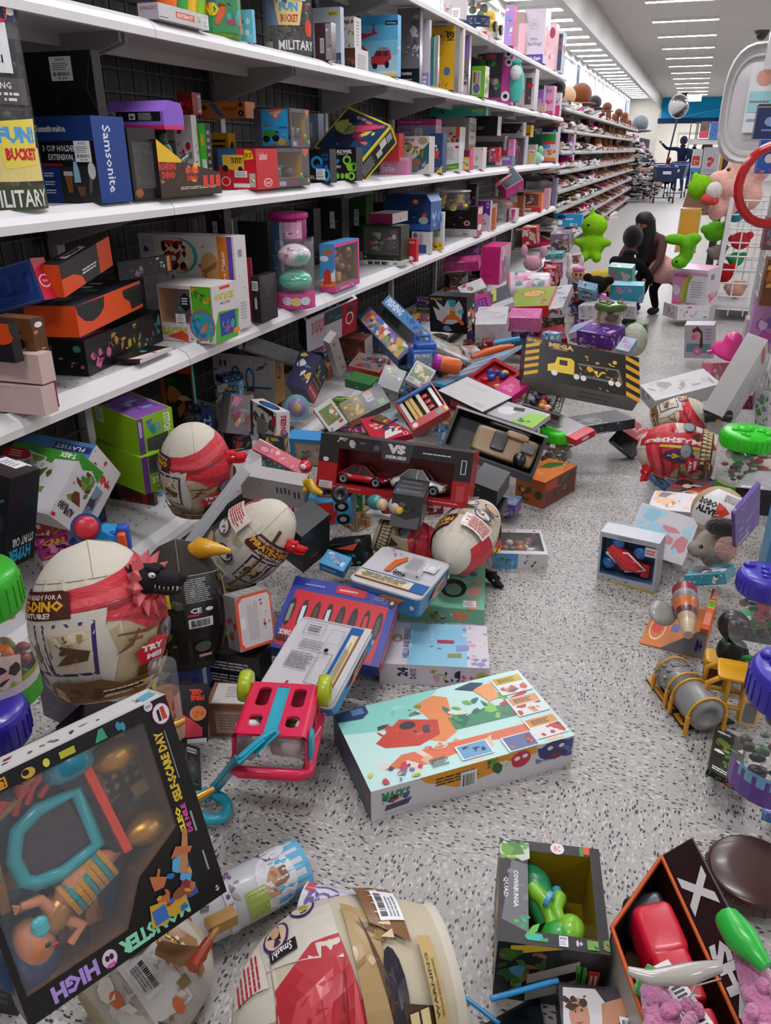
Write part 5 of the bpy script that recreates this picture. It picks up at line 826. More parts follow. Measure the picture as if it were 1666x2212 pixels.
P=Dp(912,775,4.25);mb=MB();M_=np.array([[cos(.5),-sin(.5),0],[sin(.5),cos(.5),0],[0,0,1]]);mb.rbox(P,(.15,.1,.12),'1f54a8',M=M_,p=6);mb.rbox(P+V3(.01,.01,.07),(.12,.09,.04),'2862b8',M=M_,p=6);mb.tube([P+V3(-.04,-.01,.08),P+V3(-.04,0,.12),P+V3(.03,.03,.12),P+V3(.04,.02,.08)],.011,'2a62b8')
f=Fr(mb,P+M_@V3(-.06,-.052,-.045),M_@V3(.11,0,0),V3(0,0,.09));f.art('r .05 .05 .95 .95 8ca8c0;b .1 .1 .9 .6 e0a04c,c85c2c,d8c8a8 6 3;t FUN .1 .7 .8 .9 w');mb.build('water_toy_case',P-V3(0,0,.08),label='bright blue plastic case with handle, beside the orange and magenta roll',cat='toy')
P=Dp(955,785,4.1);d=unit(V3(1,.35,-.25));e=empty('bubble_toy',P-V3(0,0,.07),'orange plastic toy tube with ribbed magenta cap','toy');mb=MB();mb.lathe(P-d*.02,d,[(.038,0),(.042,.02),(.042,.1),(.03,.12)],'e0682c','plastic',20);mb.build('body',e.location,e)
mb=MB();mb.lathe(P-d*.05,d,[(.02,0),(.036,.004),(.042,.015),(.042,.04)],'b02c98','plastic',14,smooth=False);mb.build('cap',e.location,e)
T('clear_bag_pack','crumpled silver clear pack lying below the black figure box',(1030,790),(925,742),(1010,758),(1030,800),dist=4.4,c='a8a49c',fin='gloss',cat='packet',art={'T':'r .2 .1 .8 .9 c0b8a8;b .05 .05 .95 .95 d8d4c8,8c887c,e8e4dc,6c6a60,b8a088 20 4 .22','L':'b .05 .05 .95 .95 e0dcd8,4c4c4c 5 2'})
T('car_sleeve_box','grey and blue box with orange flame logo',(962,832),(930,826),(1006,812),(958,838),dist=3.95,c='4a98c8',art={'T':'r 0 0 .35 1 7c7c80;l .02 .1 .3 .9 4c4c50 5 v;p e0702c .45 .3 .6 .8 .85 .85 .95 .7 .8 .5 .6 .2'})
T('animal_figures_box','green and white pack of farm animal figures, propped on the blue case',(917,842),(876,818),(941,800),(917,850),dist=3.75,c='cfccc4',art={'T':'f .05 .05 .95 .95 3c4c34 .02;r .08 .25 .92 .9 5c7c44;b .12 .28 .9 .88 d8d0a8,b87c3c,e0dccc,a8683c 12 3 .24;r .7 .1 .9 .22 c02c34;l .1 .1 .4 .2 k 2'})
T('animal_figures_box','green and white pack of farm animal figures, on the white bottom shelf',(715,937),(679,883),(750,909),(714,943),dist=3.25,c='cfccc4',art={'T':'r .12 .25 .88 .85 5c7c44;b .15 .28 .85 .82 d8d0a8,b87c3c,e0dccc,a8683c 12 5 .24;r .66 .12 .88 .22 c02c34;r .1 .03 .25 .15 8c9ca8','L':'r 0 0 1 1 8c2c34'})
T('racing_set_box','black and yellow box printed MOTORSPORT with racing cars',(754,912),(732,872),(843,868),(756,925),dist=3.4,c='26221e',cols={'T':'6c5c1c'},art={'T':'p 18161a .5 0 1 .0 1 1 .45 1;b .05 .1 .5 .9 8c7c1c,4c3c14,b8982c,3c5c8c,c8a82c 14 4 .2;r .78 .1 .92 .35 3c8c2c;t MOTORSPORT .55 .45 .75 .9 w 90;r .6 .75 .72 .95 b86a2c','R':'r 0 0 .3 1 d8922c'})
T('pencil_set_box','grey box with small gold and blue star pictures',(860,848),(815,830),(877,802),(860,858),dist=3.55,c='8a8e90',art={'T':'b .1 .4 .9 .9 c8a434,4c6c9c,d8d8dc,6c7074 10 3 .16'})
T('fire_truck_box','bright red box printed LET THE FUN OUT with a white fire truck',(808,957),(778,905),(892,937),(810,968),dist=3.1,c='c01e34',art={'T':'p 8c9ca0 .55 1 1 1 1 .1;t Let_the .14 .6 .34 .72 w;t fun_out .2 .46 .44 .6 w;p e4e0e0 .3 .05 .8 .15 .85 .35 .6 .45 .4 .3;b .35 .15 .85 .5 2c3c5c,c8a02c,c03040,26262c 8 3 .2;p 26304c .38 .42 .9 .62 .9 .7 .4 .5;e .85 .08 .06 .06 w;e .85 .08 .045 .045 c01e34','R':'r 0 0 1 1 8c1424'})
# toy garage in its open red-based carton
G=T('toy_garage_carton','open carton with white and yellow toy garage and red front strip',(892,930),(852,868),(972,884),(896,945),dist=3.2,c='c0202c',win={'T':(.04,.22,.96,.97,-.05,'6c665c',1)},art={'T':'e .12 .1 .07 .07 w;r .7 .04 .85 .16 5c9c6c;e .95 .1 .04 .06 d8c82c'},toy=lambda t,O,u,v,w:([t.cub(O+u*a+v*.02,u*.1,v*.96,w*.9,c_,'plastic')for a,c_ in((.02,'d0ccb8'),(.18,'c89c2c'),(.3,'c89c2c'),(.5,'d0ccb8'),(.86,'d0ccb8'))],[t.rbox(O+u*.7+v*y+w*.6,(.03,.02,.02),'b02430',M=frame3(u,v,w))for y in(.2,.45,.7)],t.tube([O+v*.95+w,O+u+v*.95+w],.01,'3c6cb0'),'toy_garage')[-1])
T('monster_rig_box','white flat box face up with rust lettering on its dark side',(1043,890),(946,843),(1107,858),(1042,914),dist=3.45,c='c8c4c4',cols={'L':'2c2022','R':'3a2c2c'},art={'T':'r .04 .04 .96 .96 d0ccca;l .15 .7 .6 .8 b8b4b4 2;r .7 .1 .9 .25 c0bcbc','L':'t RIPPER .3 .25 .72 .75 c83c30 0 .05;b .75 .1 .95 .8 d8a02c,4c3430 4 3;b .0 .1 .2 .8 a8782c,3c2c20 4 4','R':'b .1 .1 .9 .9 7c3c2c,2c2420 5 2'})
T('drone_box','long thin white box with bright red end, lying toward the aisle',(1244,951),(1100,880),(1286,929),(1244,964),dist=3.5,c='c4bec0',cols={'R':'c82434'},art={'T':'r .05 .1 .7 .35 b0aaac;b .0 .4 .3 .9 6c6664,8c8684 4 2;r .88 0 1 1 c82434','L':'r .0 0 .85 1 26262a;r .85 0 1 1 c82434','R':'e .5 .5 .2 .3 e0c8c8'})
T('mountain_bike_box','flat white and lime box with black speech mark under the red-ended box',(1150,925),(1050,893),(1190,895),(1150,935),dist=3.35,c='c8c8c8',cols={'T':'bcbcbc'},art={'T':'p 8cc83c .55 0 1 0 1 .9 .7 .8;e .25 .5 .18 .25 e4e4e4;p 26262a .35 .6 .55 .7 .5 .9 .3 .8;b .6 .1 .85 .5 3c4c3c,5c6c4c 4 2'})
T('carrier_box','tilted open carton of red, yellow and white rescue trucks, printed VEHICLE TRANSPORT',(1209,899),(1129,873),(1229,832),(1208,910),dist=3.55,c='3a2c28',cols={'R':'2c3c38'},win={'T':(.04,.05,.78,.95,-.04,'26201e',1)},toy=toy_lumps(['c8242c','d8ac2c','d8d4d0','2c3c6c','d84c24','c8242c','26262c'],22,3),art={'T':'r .8 0 1 1 34443c;t VEHICLE .83 .1 .89 .9 d0ccb8 90;t TRANSPORT .91 .1 .97 .9 d0ccb8 90'})
T('hauler_truck_carton','big black carton with yellow truck print and striped yellow edges, propped up',(1383,862),(1131,812),(1366,888),(1381,773),dist=3.75,c='17140f',cols={'T':'8c8886'},
  art={'L':'z .0 .02 .12 .98 c89420 5 .12;z .88 .02 1 .98 c89420 5 -.12;t NEW_BRIGHT .01 .86 .14 .96 c8a43c;t MEGA .2 .83 .42 .95 c8a05c 0 .05;t CONSTRUCTION .22 .79 .36 .825 c8a878;p d8b83c .2 .24 .2 .4 .26 .46 .28 .62 .4 .64 .43 .58 .43 .26;p 2c2820 .3 .44 .3 .56 .37 .57 .37 .44;r .43 .24 .85 .3 5c5c5c;p 6c6a68 .46 .56 .82 .6 .85 .3 .83 .3 .8 .56 .46 .52;b .47 .3 .82 .54 c8962c,8c6420,3c3428,e0b83c 24 3 .2;b .5 .62 .8 .8 d8a83c,b8842c,3c2c18 14 5 .22;e .26 .22 .028 .07 d8d4cc;e .45 .22 .025 .065 d8d4cc;e .51 .22 .025 .065 d8d4cc;e .75 .24 .025 .065 d8d4cc;e .81 .24 .025 .065 d8d4cc;b .6 .02 .82 .12 8c6420,c8962c,3c3424 7 6','T':'l .5 .2 .8 .8 6c6866 2','R':'l .5 .2 .8 .8 6c6866 2'})
T('pull_handle_board','striped picture board of water blasters sloping up to the black truck carton',(1040,800),(960,822),(1128,745),(1042,806),dist=4.0,c='8cb0c8',cat='board',art={'T':'b .02 .05 .98 .95 3c8cc8,d84c2c,a8c4d8,8c98a8,c83050,e08c3c 26 3 .25;z .1 .0 .9 .9 a8c8e0 3 .1'})
mb=MB();P=Z(1062,762,.42);mb.tube([P+V3(-.09,-.05,-.02),P+V3(-.03,0,.0),P+V3(.04,.03,.02),P+V3(.1,.06,.03)],[.012,.022,.02,.01],'e0662c');mb.tube([P+V3(.0,.04,.04),P+V3(.12,.1,.06)],.014,'2c98c8');mb.build('water_blaster',P-V3(0,0,.05),label='orange and blue water blaster on the picture board',cat='toy')
T('water_set_tray','red tray with blue and yellow crane toy, above the magenta princess strip',(1068,850),(1010,815),(1128,805),(1070,858),dist=3.8,c='a81c2c',win={'T':(.1,.1,.9,.9,-.03,'a01828',1)},toy=toy_lumps(['2c5cb0','e0c02c','1c3c8c','c82030'],9,5),cols={'R':'34342c'})
T('princess_kit_box','small magenta box with upside-down lettering',(1104,858),(1068,838),(1142,832),(1105,870),dist=3.6,c='d0307c',art={'T':'t DISNEY .3 .45 .6 .65 e8a0c4 180;t PRINCESS .2 .2 .75 .42 e8a0c4 180'})
# the black and red VS box with two cars
V=T('car_duo_carton','black and red carton with a red sports car and a white car in its window',(1008,1102),(682,1054),(1021,1090),(1026,979),dist=2.55,dim=(None,.15,None),c='a81820',cols={'T':'201e20','R':'a81820'},win={'L':(.13,.13,.89,.77,.85,'8c0c14',1)},
  art={'L':'r 0 .77 1 1 222022;r 0 .5 .13 .78 222022;r .89 .48 1 .78 222022;b .1 .8 .4 .97 8c8c86,b8b6ac,5c5a58 9 3 .35;p 3c3a3c .42 .68 .6 .66 .62 1 .4 1;t VS .45 .8 .57 .97 e0d8d8 0 .08;t SERIES .44 .71 .58 .77 d8d4d4 0 .05;l .68 .86 .9 .9 d8d4d4 1;f .93 .6 .965 .85 c8c8cc .006;r .92 .12 .97 .4 b04048;l .1 .06 .35 .09 e09090 1;l .75 .05 .98 .09 e09090 1;e .05 .55 .02 .04 e0c8c8;r .02 .03 .11 .16 d8d0d0;l .03 .04 .1 .14 e 3'})
def car(O,ux,uy,uz,s,body,stripe,name,parent,roof='141416',low=False):
    """a toy car: lofted body with wheel arches, glasshouse, wheels, lights; ux forward, uy left, uz up"""
    mb=MB();q=lambda x,y,z:O+(ux*x+uy*y+uz*z)*s;n=17;hh=.8 if low else 1
    top=[.34,.40,.44,.47,.50,.52,.53,.54,.54,.53,.52,.52,.55,.56,.54,.50,.42];wid=[.30,.38,.42,.44,.45,.45,.45,.45,.45,.45,.45,.45,.46,.46,.44,.41,.34];k=10;vs=[]
    for i in range(n):
        x=1-2*i/(n-1);t=top[i]*hh;w=wid[i];b_=.13+(.06 if i in(0,n-1)else 0)
        for y,z in((-w*.86,b_),(-w,b_+.08),(-w*1.02,t*.62),(-w*.93,t*.88),(-w*.6,t),(w*.6,t),(w*.93,t*.88),(w*1.02,t*.62),(w,b_+.08),(w*.86,b_)):vs.append(q(x,y,z))
    fs=[(i*k+j,i*k+(j+1)%k,(i+1)*k+(j+1)%k,(i+1)*k+j)for i in range(n-1)for j in range(k)]
    mb.mesh(vs,fs,body,'gloss',True);mb.mesh(vs,[tuple(range(k)),tuple((n-1)*k+j for j in range(k))[::-1]],body,'gloss');mb.build('body',V3(*parent.location),parent)
    mb=MB();z0_=.5*hh;z1_=(.72 if low else.84);xs=(.42,.12,-.38,-.72)if not low else(.5,.1,-.3,-.75)
    lo=[q(xs[0],-.4,z0_),q(xs[3],-.38,z0_),q(xs[3],.38,z0_),q(xs[0],.4,z0_)];hi=[q(xs[1],-.29,z1_),q(xs[2],-.28,z1_),q(xs[2],.28,z1_),q(xs[1],.29,z1_)]
    mb.mesh(lo+hi,[(0,4,7,3),(0,1,5,4),(1,2,6,5),(2,3,7,6)],'101216','gloss');mb.build('windows',V3(*parent.location),parent)
    mb=MB();mb.mesh([p+uz*s*.012 for p in hi],[(0,1,2,3),(3,2,1,0)],roof,'gloss');mb.mesh([q(xs[1]-.2,-.3,z1_+.02),q(xs[1]-.28,-.3,z1_+.02),q(xs[1]-.28,.3,z1_+.02),q(xs[1]-.2,.3,z1_+.02)],[(0,1,2,3)],stripe,'gloss')
    for(x,y)in((.0,.3),(.0,-.3)):mb.tube([q(xs[0],y*1.33,z0_),q(xs[1],y,z1_),q(xs[2],y,z1_),q(xs[3],y*1.26,z0_)],s*.02,body,'gloss',5)
    mb.tube([q(-.05,-.42,z0_+.02),q(-.05,-.3,z1_)],s*.018,body,'gloss',5)
    for y in(-.3,.3):mb.rbox(q(.93,y,.38*hh),(s*.08,s*.2,s*.06),'e8e8e0','gloss',np.array([ux,uy,uz]).T);mb.rbox(q(-.97,y,.4*hh),(s*.05,s*.18,s*.06),'a01418','gloss',np.array([ux,uy,uz]).T)
    mb.build('trim',V3(*parent.location),parent)
    for x in(.6,-.62):
        for y in(-1,1):
            mb=MB();c=q(x,.36*y,.19);mb.lathe(c,uy*y,[(s*.1,0),(s*.19,0),(s*.2,s*.02),(s*.2,s*.12),(s*.17,s*.13)],'18181a','plastic',20);mb.lathe(c+uy*y*s*.115,uy*y,[(s*.125,0),(s*.12,s*.02),(s*.03,s*.01),(.001,s*.012)],'b8bac0','metal',10,smooth=False);mb.build('wheel',V3(*parent.location),parent)
# both cars stand in the box window
A0=Dp(1008,1102,2.55);_E,_=solve_tri(A0,((682,1054),(1021,1090),(1026,979)),dim=(None,.15,None));A_=A0+_E[0];ex,ey,ez=-unit(_E[0]),unit(_E[1]),unit(_E[2]);Lb,Db,Hb=(np.linalg.norm(q)for q in _E)
for xf,cc,st,nm,lb,lw in((.28,'b8141c','2c0c10','sports_car','low red toy sports car inside the black and red window carton',True),(.66,'d8d6d6','b02430','patrol_car','white toy car with dark windows inside the black and red window carton',False)):
    O_=A_+ex*Lb*xf+ey*Db*.42+ez*Hb*.135;ee=empty(nm,O_,lb,'toy car');s_=Lb*.18;car(O_,ex,unit(np.cross(ez,ex)),ez,s_,cc,st,nm,ee,roof=cc,low=lw)
# tan off-road car on its side in the open black carton
S_=T('offroad_car_carton','open black carton holding a sand coloured off-road car lying on its side',(1151,1031),(955,958),(1178,940),(1150,1046),dist=2.95,dim=(None,None,.1),c='1a1816',win={'T':(.03,.05,.97,.94,-.07,'0e0d0c',1)},art={'T':'r 0 .95 1 1 a8a4a0'},toy=lambda t,O,u,v,w:(t.rbox(O+u*.62+v*.5+w*.45,(np.linalg.norm(u)*.72,np.linalg.norm(v)*.72,.05),'9a7f5a',M=frame3(u,v,w),p=9),t.rbox(O+u*.55+v*.55+w*.85,(np.linalg.norm(u)*.16,np.linalg.norm(v)*.5,.02),'2c2c2c',M=frame3(u,v,w),p=9),t.rbox(O+u*.88+v*.6+w*.85,(.05,.04,.02),'5c5c58',M=frame3(u,v,w),p=9),t.lathe(O+u*.83+v*.25+w*.8,w,[(.024,0),(.024,.03),(.002,.031)],'0c0c0c','plastic',20),t.rbox(O+u*.72+v*.82+w*.8,(.09,.03,.03),'9a7f5a',M=frame3(u,v,w),p=4),t.rbox(O+u*.62+v*.98+w*.6,(np.linalg.norm(u)*.5,.02,.04),'26262a',M=frame3(u,v,w),p=5),'offroad_car')[-1])
mb=MB();P=Z(975,968,.28);
for i in range(7):mb.tube([P+V3(i*.02,i*.015,0),P+V3(i*.02,.01+i*.015,.03)],.004,'d0602c')
mb.tube([P,P+V3(.13,.1,0)],.006,'d0602c');mb.tube([P+V3(0,0,.03),P+V3(.13,.1,.03)],.006,'d0602c');mb.build('toy_ladder',P-V3(0,0,.01),label='small orange toy ladder lying in front of the sand coloured car',cat='toy')
mb=MB();P=Z(1010,985,.26);mb.tube([P+V3(-.04,0,.02),P+V3(.02,.02,.03),P+V3(.1,.02,.01),P+V3(.2,0,-.03)],[.03,.035,.02,.006],'7c8444','plastic');mb.ell(P+V3(.05,.03,.05),(.02,.03,.02),'8c8c4c');mb.build('toy_dinosaur',P-V3(0,0,.02),label='olive toy dinosaur lying in front of the sand coloured car',cat='toy')
P=Z(1203,1008,.04);jar('dinosaur_tub','clear tub with bright green lid in the middle of the spill',P,.082,.2,'34c81c',.32,fill=['7c3c20','3c6c2c','c8c4b8','4c4c44','8c5c2c'],n=40,seed=6,bumps=12,lidr=1.08)
ubox('blaster_box','orange and red box printed with green blaster, standing on the floor at the spill edge','box',(1173,1100),(1112,1083),(1241,1060),1043,z=0,c='d8742c',cols={'R':'5c2c20','L':'a85a28'},art={'T':'p 3c6c2c .2 .5 .5 .6 .7 .9 .5 .95 .2 .8;b .05 .05 .6 .6 d8602c,e08c34,c83c2c 8 2;b .6 .5 .95 .95 c8c4bc,8c8a84,b03c2c 5 3','R':'f .02 .05 .98 .95 a83424 .02;b .08 .2 .7 .8 6c3c24,3c2c24,8c5c34 8 3;r .05 .6 .4 .95 b83c28;p 3c6c34 .5 .6 .8 .9 .8 .95 .5 .75','L':'b .05 .1 .95 .9 d83c2c,3c4c24,d8a030 6 2'})
T('black_kit_box','plain black box with small white label under the sand coloured car',(1075,1062),(1018,1040),(1103,1020),(1072,1095),dist=2.8,c='1e1c1e',art={'L':'b .1 .4 .4 .8 e0dcdc 2 3 .2'})
ubox('princess_figure_box','purple and yellow box with crowned doll print on the floor','box',(1112,1118),(1064,1121),(1126,1098),1092,z=.02,c='7c5ca8',cols={'T':'6c98c8'},art={'L':'b .1 .1 .9 .9 d8c84c,e8d8b0,9c7cc8,c8a0d8 9 3 .3;h .3 .0 .7 .25 w','T':'e .5 .5 .4 .3 d8a05c;e .5 .5 .3 .22 5c80c0;b .3 .3 .7 .7 e0b888,d83c4c 3 2'})
e=ubox('block_figure_box','white and blue box with clear top and small toy axe pictures, on the floor','box',(1181,1231),(1066,1228),1184,1198,z=0,dr=.2,c='cfcccc',win={'T':(.12,.12,.95,.85,-.05,'5c5450')},toy=toy_lumps(['6c3c28','2c2420','c8c0b8','a85c34','3c3a38'],12,8),art={'T':'r 0 0 .1 1 d8b02c;r .0 .2 .16 .9 d84c2c;b .0 .86 1 1 6ca8d8,c83c3c,3c6c34 6 2','L':'r 0 0 .45 1 5c94c8;b .05 .05 .4 .9 3c8c34,c83c34,6cb0e0,2c5c9c 8 3;b .5 .1 .95 .9 8c4c24,c87c4c,3c4c3c,a82c2c 8 4 .16'})
T('foil_bag_box','dark grey upright box with grey smoke print, above the gold skull print',(915,1075),(848,1067),(930,1040),(905,1146),dist=2.42,c='3a393a',art={'L':'p 6c6a6a 0 0 .9 0 .95 .4 .5 .25 .2 .35 0 .45;e .35 .65 .12 .12 6a6c68;b .2 .4 .8 .8 4c4b4b,2c2b2c 6 2','R':'r .1 .1 .3 .45 d8d4d0;h .12 .12 .28 .43;t CEMS .5 .6 .9 .8 a8a4a4;l .4 .1 .6 .5 8c8888 3','T':'l .1 .1 .9 .9 5c5a5a 3'})
T('truck_pack_box','red, yellow and sky blue box of monster truck wheels printed 5',(764,1131),(671,1138),(771,1090),(757,1080),dist=2.66,c='4c9cc8',art={'L':'r .12 .05 .6 .95 c8282c;b .15 .1 .55 .6 d8a82c,8c1c20,e0682c 6 2;e .78 .75 .16 .22 1c1c1e;e .78 .75 .08 .11 b8b4a8;e .78 .22 .16 .22 1c1c1e;e .78 .22 .08 .11 b8b4a8;t 5 .1 .4 .3 .7 e8c42c 0 .06;p e0c83c .02 .0 .3 0 .3 .2 .0 .2;r .55 .35 .66 .6 b03030','T':'b .1 .1 .9 .9 d8742c,3c8cc0 4 2;t 5 .4 .3 .6 .9 e8c42c'})
T('megalodon_car_box','open black carton with aqua shark lettering, behind the red skateboard tray',(785,1222),(702,1232),(808,1200),(783,1172),dist=2.5,c='131416',win={'T':(.05,.1,.95,.9,-.04,'2a2a2c',1)},toy=toy_lumps(['3c3c40','5c5a5c','26262a'],6,2),art={'L':'p d8503c .35 .85 .95 1 .8 .7;t MEGA .4 .4 .85 .55 3ca0a8;p 3ca0b8 .45 .25 .7 .35 .6 .15;e .5 .12 .08 .08 8c9c3c;e .7 .14 .07 .07 8c6c2c;e .9 .15 .06 .06 5c8c4c','R':'b .1 .1 .9 .9 2c6ca0,1c3c5c 4 2'})
T('plain_black_box','black folded box lying open left of the aqua shark carton',(655,1238),(615,1205),(712,1190),(652,1160),dist=2.45,c='101012',art={'R':'l .3 .2 .6 .3 b03030 1','L':''})
T('blue_figure_pack','blue pack of small toys beside the white gummy tin',(742,1235),(690,1215),(760,1205),(742,1250),dist=2.35,c='3c90c0',art={'T':'b .1 .1 .9 .9 8c94b0,3c3c54,c8c8d8,8c5c7c 9 3','L':'l .1 .3 .8 .6 w 1'})
T('target_face_board','white and red round target with dark spikes, under the gold skull print',(850,1118),(790,1108),(880,1090),(850,1124),dist=2.5,c='c8c4c4',cat='board',art={'T':'b .0 .2 .5 1 26262c,3c3c44 7 3;e .62 .4 .3 .35 e0dcdc;e .62 .4 .24 .27 2c1c20;e .62 .4 .18 .2 8c2024'})
mb=MB();P=Z(812,1085,.34);mb.ell(P,(.03,.025,.025),'3c8c84');mb.ell(P+V3(.025,-.01,.0),(.02,.02,.02),'d8b898');mb.ell(P+V3(.07,0,.0),(.025,.03,.03),'d8d4cc');mb.ell(P+V3(.085,-.02,-.005),(.015,.02,.014),'d8a83c');mb.ell(P+V3(.07,.01,.035),(.016,.016,.02),'244c98');mb.build('rubber_toy',P-V3(0,0,.03),label='teal and white rubber toy with blue top, by the dark grey upright box',cat='toy')
T('purple_castle_box','sky blue box with gold frame and small statue pictures, left of the two-car carton',(700,1010),(632,1005),(705,990),(694,952),dist=2.95,c='3c8cc8',art={'L':'r .15 .05 .98 .85 b8a06c;r .2 .1 .95 .8 c8b890;b .25 .3 .9 .75 5c6c7c,a87c3c,d0c8d8,8c7ca8 8 2 .2;r .3 .12 .5 .35 b04c4c'})
T('red_spin_board','crimson striped card sloping down from the red dinosaur head',(650,1025),(545,968),(665,1003),(650,1030),dist=2.75,c='c83050',cat='board',art={'T':'r .0 .1 .3 .9 8c1830;p e0c8c8 .02 .9 .4 .95 .4 .98 .0 1;b .3 .1 .8 .9 e0b0a8,d86c7c,c8202c,b85c74 12 3 .2;e .2 .4 .08 .2 d86c8c','L':''})
T('score_leaflet','open white carton flap with rows of small grey numbers behind the middle skull capsule',(660,1100),(525,1075),(672,1075),(655,1050),dist=2.75,c='bcb8b8',art={'L':'l .55 .5 .8 .8 4c4a4a 4 v;l .82 .4 .95 .7 4c4a4a 2 v;l .3 .7 .36 .76 5c5a5a 1'})
mb=MB();P=Z(675,1055,.33);mb.tube([P+V3(-.03,0,.02),P+V3(-.01,0,.02),P+V3(.01,-.01,.0),P+V3(.04,-.01,-.01)],[.01,.018,.016,.008],'e8b828');mb.ell(P+V3(-.02,-.015,.0),(.01,.015,.01),'e8b828');mb.build('toy_dragon',P-V3(0,0,.03),label='yellow soft dinosaur toy lying left of the two-car carton',cat='toy')
mb=MB();P=Z(660,1008,.42);mb.ell(P,(.022,.022,.022),'c82430','gloss');mb.ell(P+V3(0,-.018,.006),(.012,.006,.01),'e8e4e4');mb.build('red_helmet_toy',P-V3(0,0,.02),label='tiny round red toy with white eye patch, left of the two-car carton',cat='toy')
mb=MB();P=Z(735,1068,.38);mb.lathe(P,unit(V3(.3,-.8,.4)),[(.01,0),(.025,.0),(.028,.01),(.025,.018),(.01,.018),(.008,.01),(.001,.01)],'1c1c1e','plastic',22);mb.build('tyre_toy',P-V3(0,0,.04),label='black toy tyre lying on the red and blue truck pack',cat='wheel')
T('prize_bag_box','grey box with golden letters, behind the black box with gold badge',(860,925),(800,905),(880,915),(860,940),dist=3.2,c='5c4a2c',art={'T':'b .1 .1 .9 .9 26221e,c8982c,8c6420 8 3'})
T('gold_machine_box','black and yellow box with gold badge lying on the bottom shelf',(790,960),(664,943),(830,940),(790,975),dist=3.05,c='d0902c',cols={'T':'2a2622'},art={'T':'p c8a05c .5 .3 .8 .2 .85 .6 .55 .8;t METAL .55 .4 .8 .65 26201c 0 .05;b .05 .1 .4 .8 4c443c,8c6c3c 5 2'})
# ---------------- tins, calendars and trays ----------------
def tin(name,label,A_,l_,r_,v_,dist,art,side,flip=False):
    """rounded tin: lid panel, rolled rim, printed skirt"""
    P=Dp(*A_,dist);E,err=solve_tri(P,(l_,r_,v_));TRILOG.append((label,[float(np.linalg.norm(q))for q in E],float(err),[0]));a,b,d=E;O=P+d;e=empty(name,np.array([P[0],P[1],min(P[2],(P+d)[2])]),label,'tin')
    la,lb_,h=np.linalg.norm(a),np.linalg.norm(b),np.linalg.norm(d);ua,ub,ud=unit(a),unit(b),unit(d);C_=P+(a+b)/2;r=min(la,lb_)*.09;out=[]
    for cx,cy,a0 in((1,1,0),(-1,1,90),(-1,-1,180),(1,-1,270)):
        for k in range(6):t=(a0+18*k)*pi/180;out.append((cx*(la/2-r)+r*cos(t),cy*(lb_/2-r)+r*sin(t)))
    ring=lambda s_,z:[C_+ua*x*s_+ub*y*s_+ud*z for x,y in out]
    mb=MB();n=len(out);R_=[ring(.955,0.0015),ring(.965,-.001),ring(.995,-.001),ring(1,.004),ring(1,h*.3),ring(.985,h*.31),ring(.985,h*.97),ring(.96,h)];cs=['d8d6d8','d0d0d2','c8c8cc','d0d0d4',side,side,side,side]
    for k in range(len(R_)-1):mb.mesh(R_[k]+R_[k+1],[(i,(i+1)%n,n+(i+1)%n,n+i)for i in range(n)],cs[k+1],'gloss',True)
    mb.mesh(R_[0],[tuple(range(n))],'d4d2d4','gloss');mb.mesh(R_[-1],[tuple(range(n))[::-1]],side,'gloss');mb.build('tin_body',O,e);e.location=O;
    fs=faces_of(P,a,b,d);mb=MB();o,u,v,nn=fs['T'];f=Fr(mb,o,u,v,'gloss',lift=.0006);f.k=2;f.art(art);mb.build('lid_print',O,e)
    mb=MB()
    for key in('L','R'):
        o,u,v,nn=fs[key]
        if np.dot(nn,EYE-o)>.1:f=Fr(mb,o,u,v,'gloss',lift=.0006);f.k=2;f.art('p e08c2c .3 .3 .5 .75 .8 .8 .7 .5 .45 .2;t HOT_WHEELS .35 .35 .75 .6 c8202c;e .9 .5 .03 .12 e0e4e8')
    mb.build('side_print',O,e)
    return e
ga='r .02 .12 .98 .34 2464a8;r .03 .13 .78 .31 e8e0c4;r .03 .12 .78 .145 e0842c;l .1 .16 .75 .29 8c8468 6;p e8b83c .06 .22 .1 .3 .14 .22;p e06c2c .3 .4 .32 .7 .45 .85 .47 .78 .4 .6 .38 .42;t Gummies .42 .38 .6 .5 1c1c1e 0 .04;b .15 .75 .45 .95 3c8c34,c82c34,b8b02c 4 3 .12;l .5 .6 .7 .9 9c9ca0 7;r .75 .62 .92 .82 f0f0f2;f .78 .65 .9 .8 8c8c94 .006;l .55 .4 .85 .55 a8a8ac 4;e .76 .42 .015 .02 1c1c1e;f .8 .38 .97 .56 6c6c70 .004'
tin('gummy_tin','white and blue gummy candy tin, the upper of two by the skateboard tray',(908,1298),(752,1251),(975,1219),(905,1338),2.2,ga,'2c80b8')
gb='r .72 .02 .88 .98 2464a8;r .89 .0 .98 1 d8d6d8;r .77 .06 .86 .88 e8e0c4;r .86 .06 .88 .88 e0842c;l .78 .1 .85 .85 8c8468 4 v;t Gummies .4 .04 .7 .12 1c1c1e 180 .04;l .15 .35 .5 .55 8c8c90 8;l .2 .6 .55 .72 9c9ca0 4;f .15 .78 .42 .93 8c8c94 .006;l .2 .81 .38 .9 6c6c70 3;e .58 .62 .03 .025 1c1c1e;b .1 .05 .35 .2 c82c34,3c8c34,d8902c 4 5 .12;f .52 .2 .7 .58 3c3c40 .006;f .52 .7 .7 .88 6c6c70 .004'
tin('gummy_tin','white and blue gummy candy tin with orange stripe, lower of two',(716,1535),(552,1492),(808,1362),(724,1553),1.9,gb,'2c6cb0')
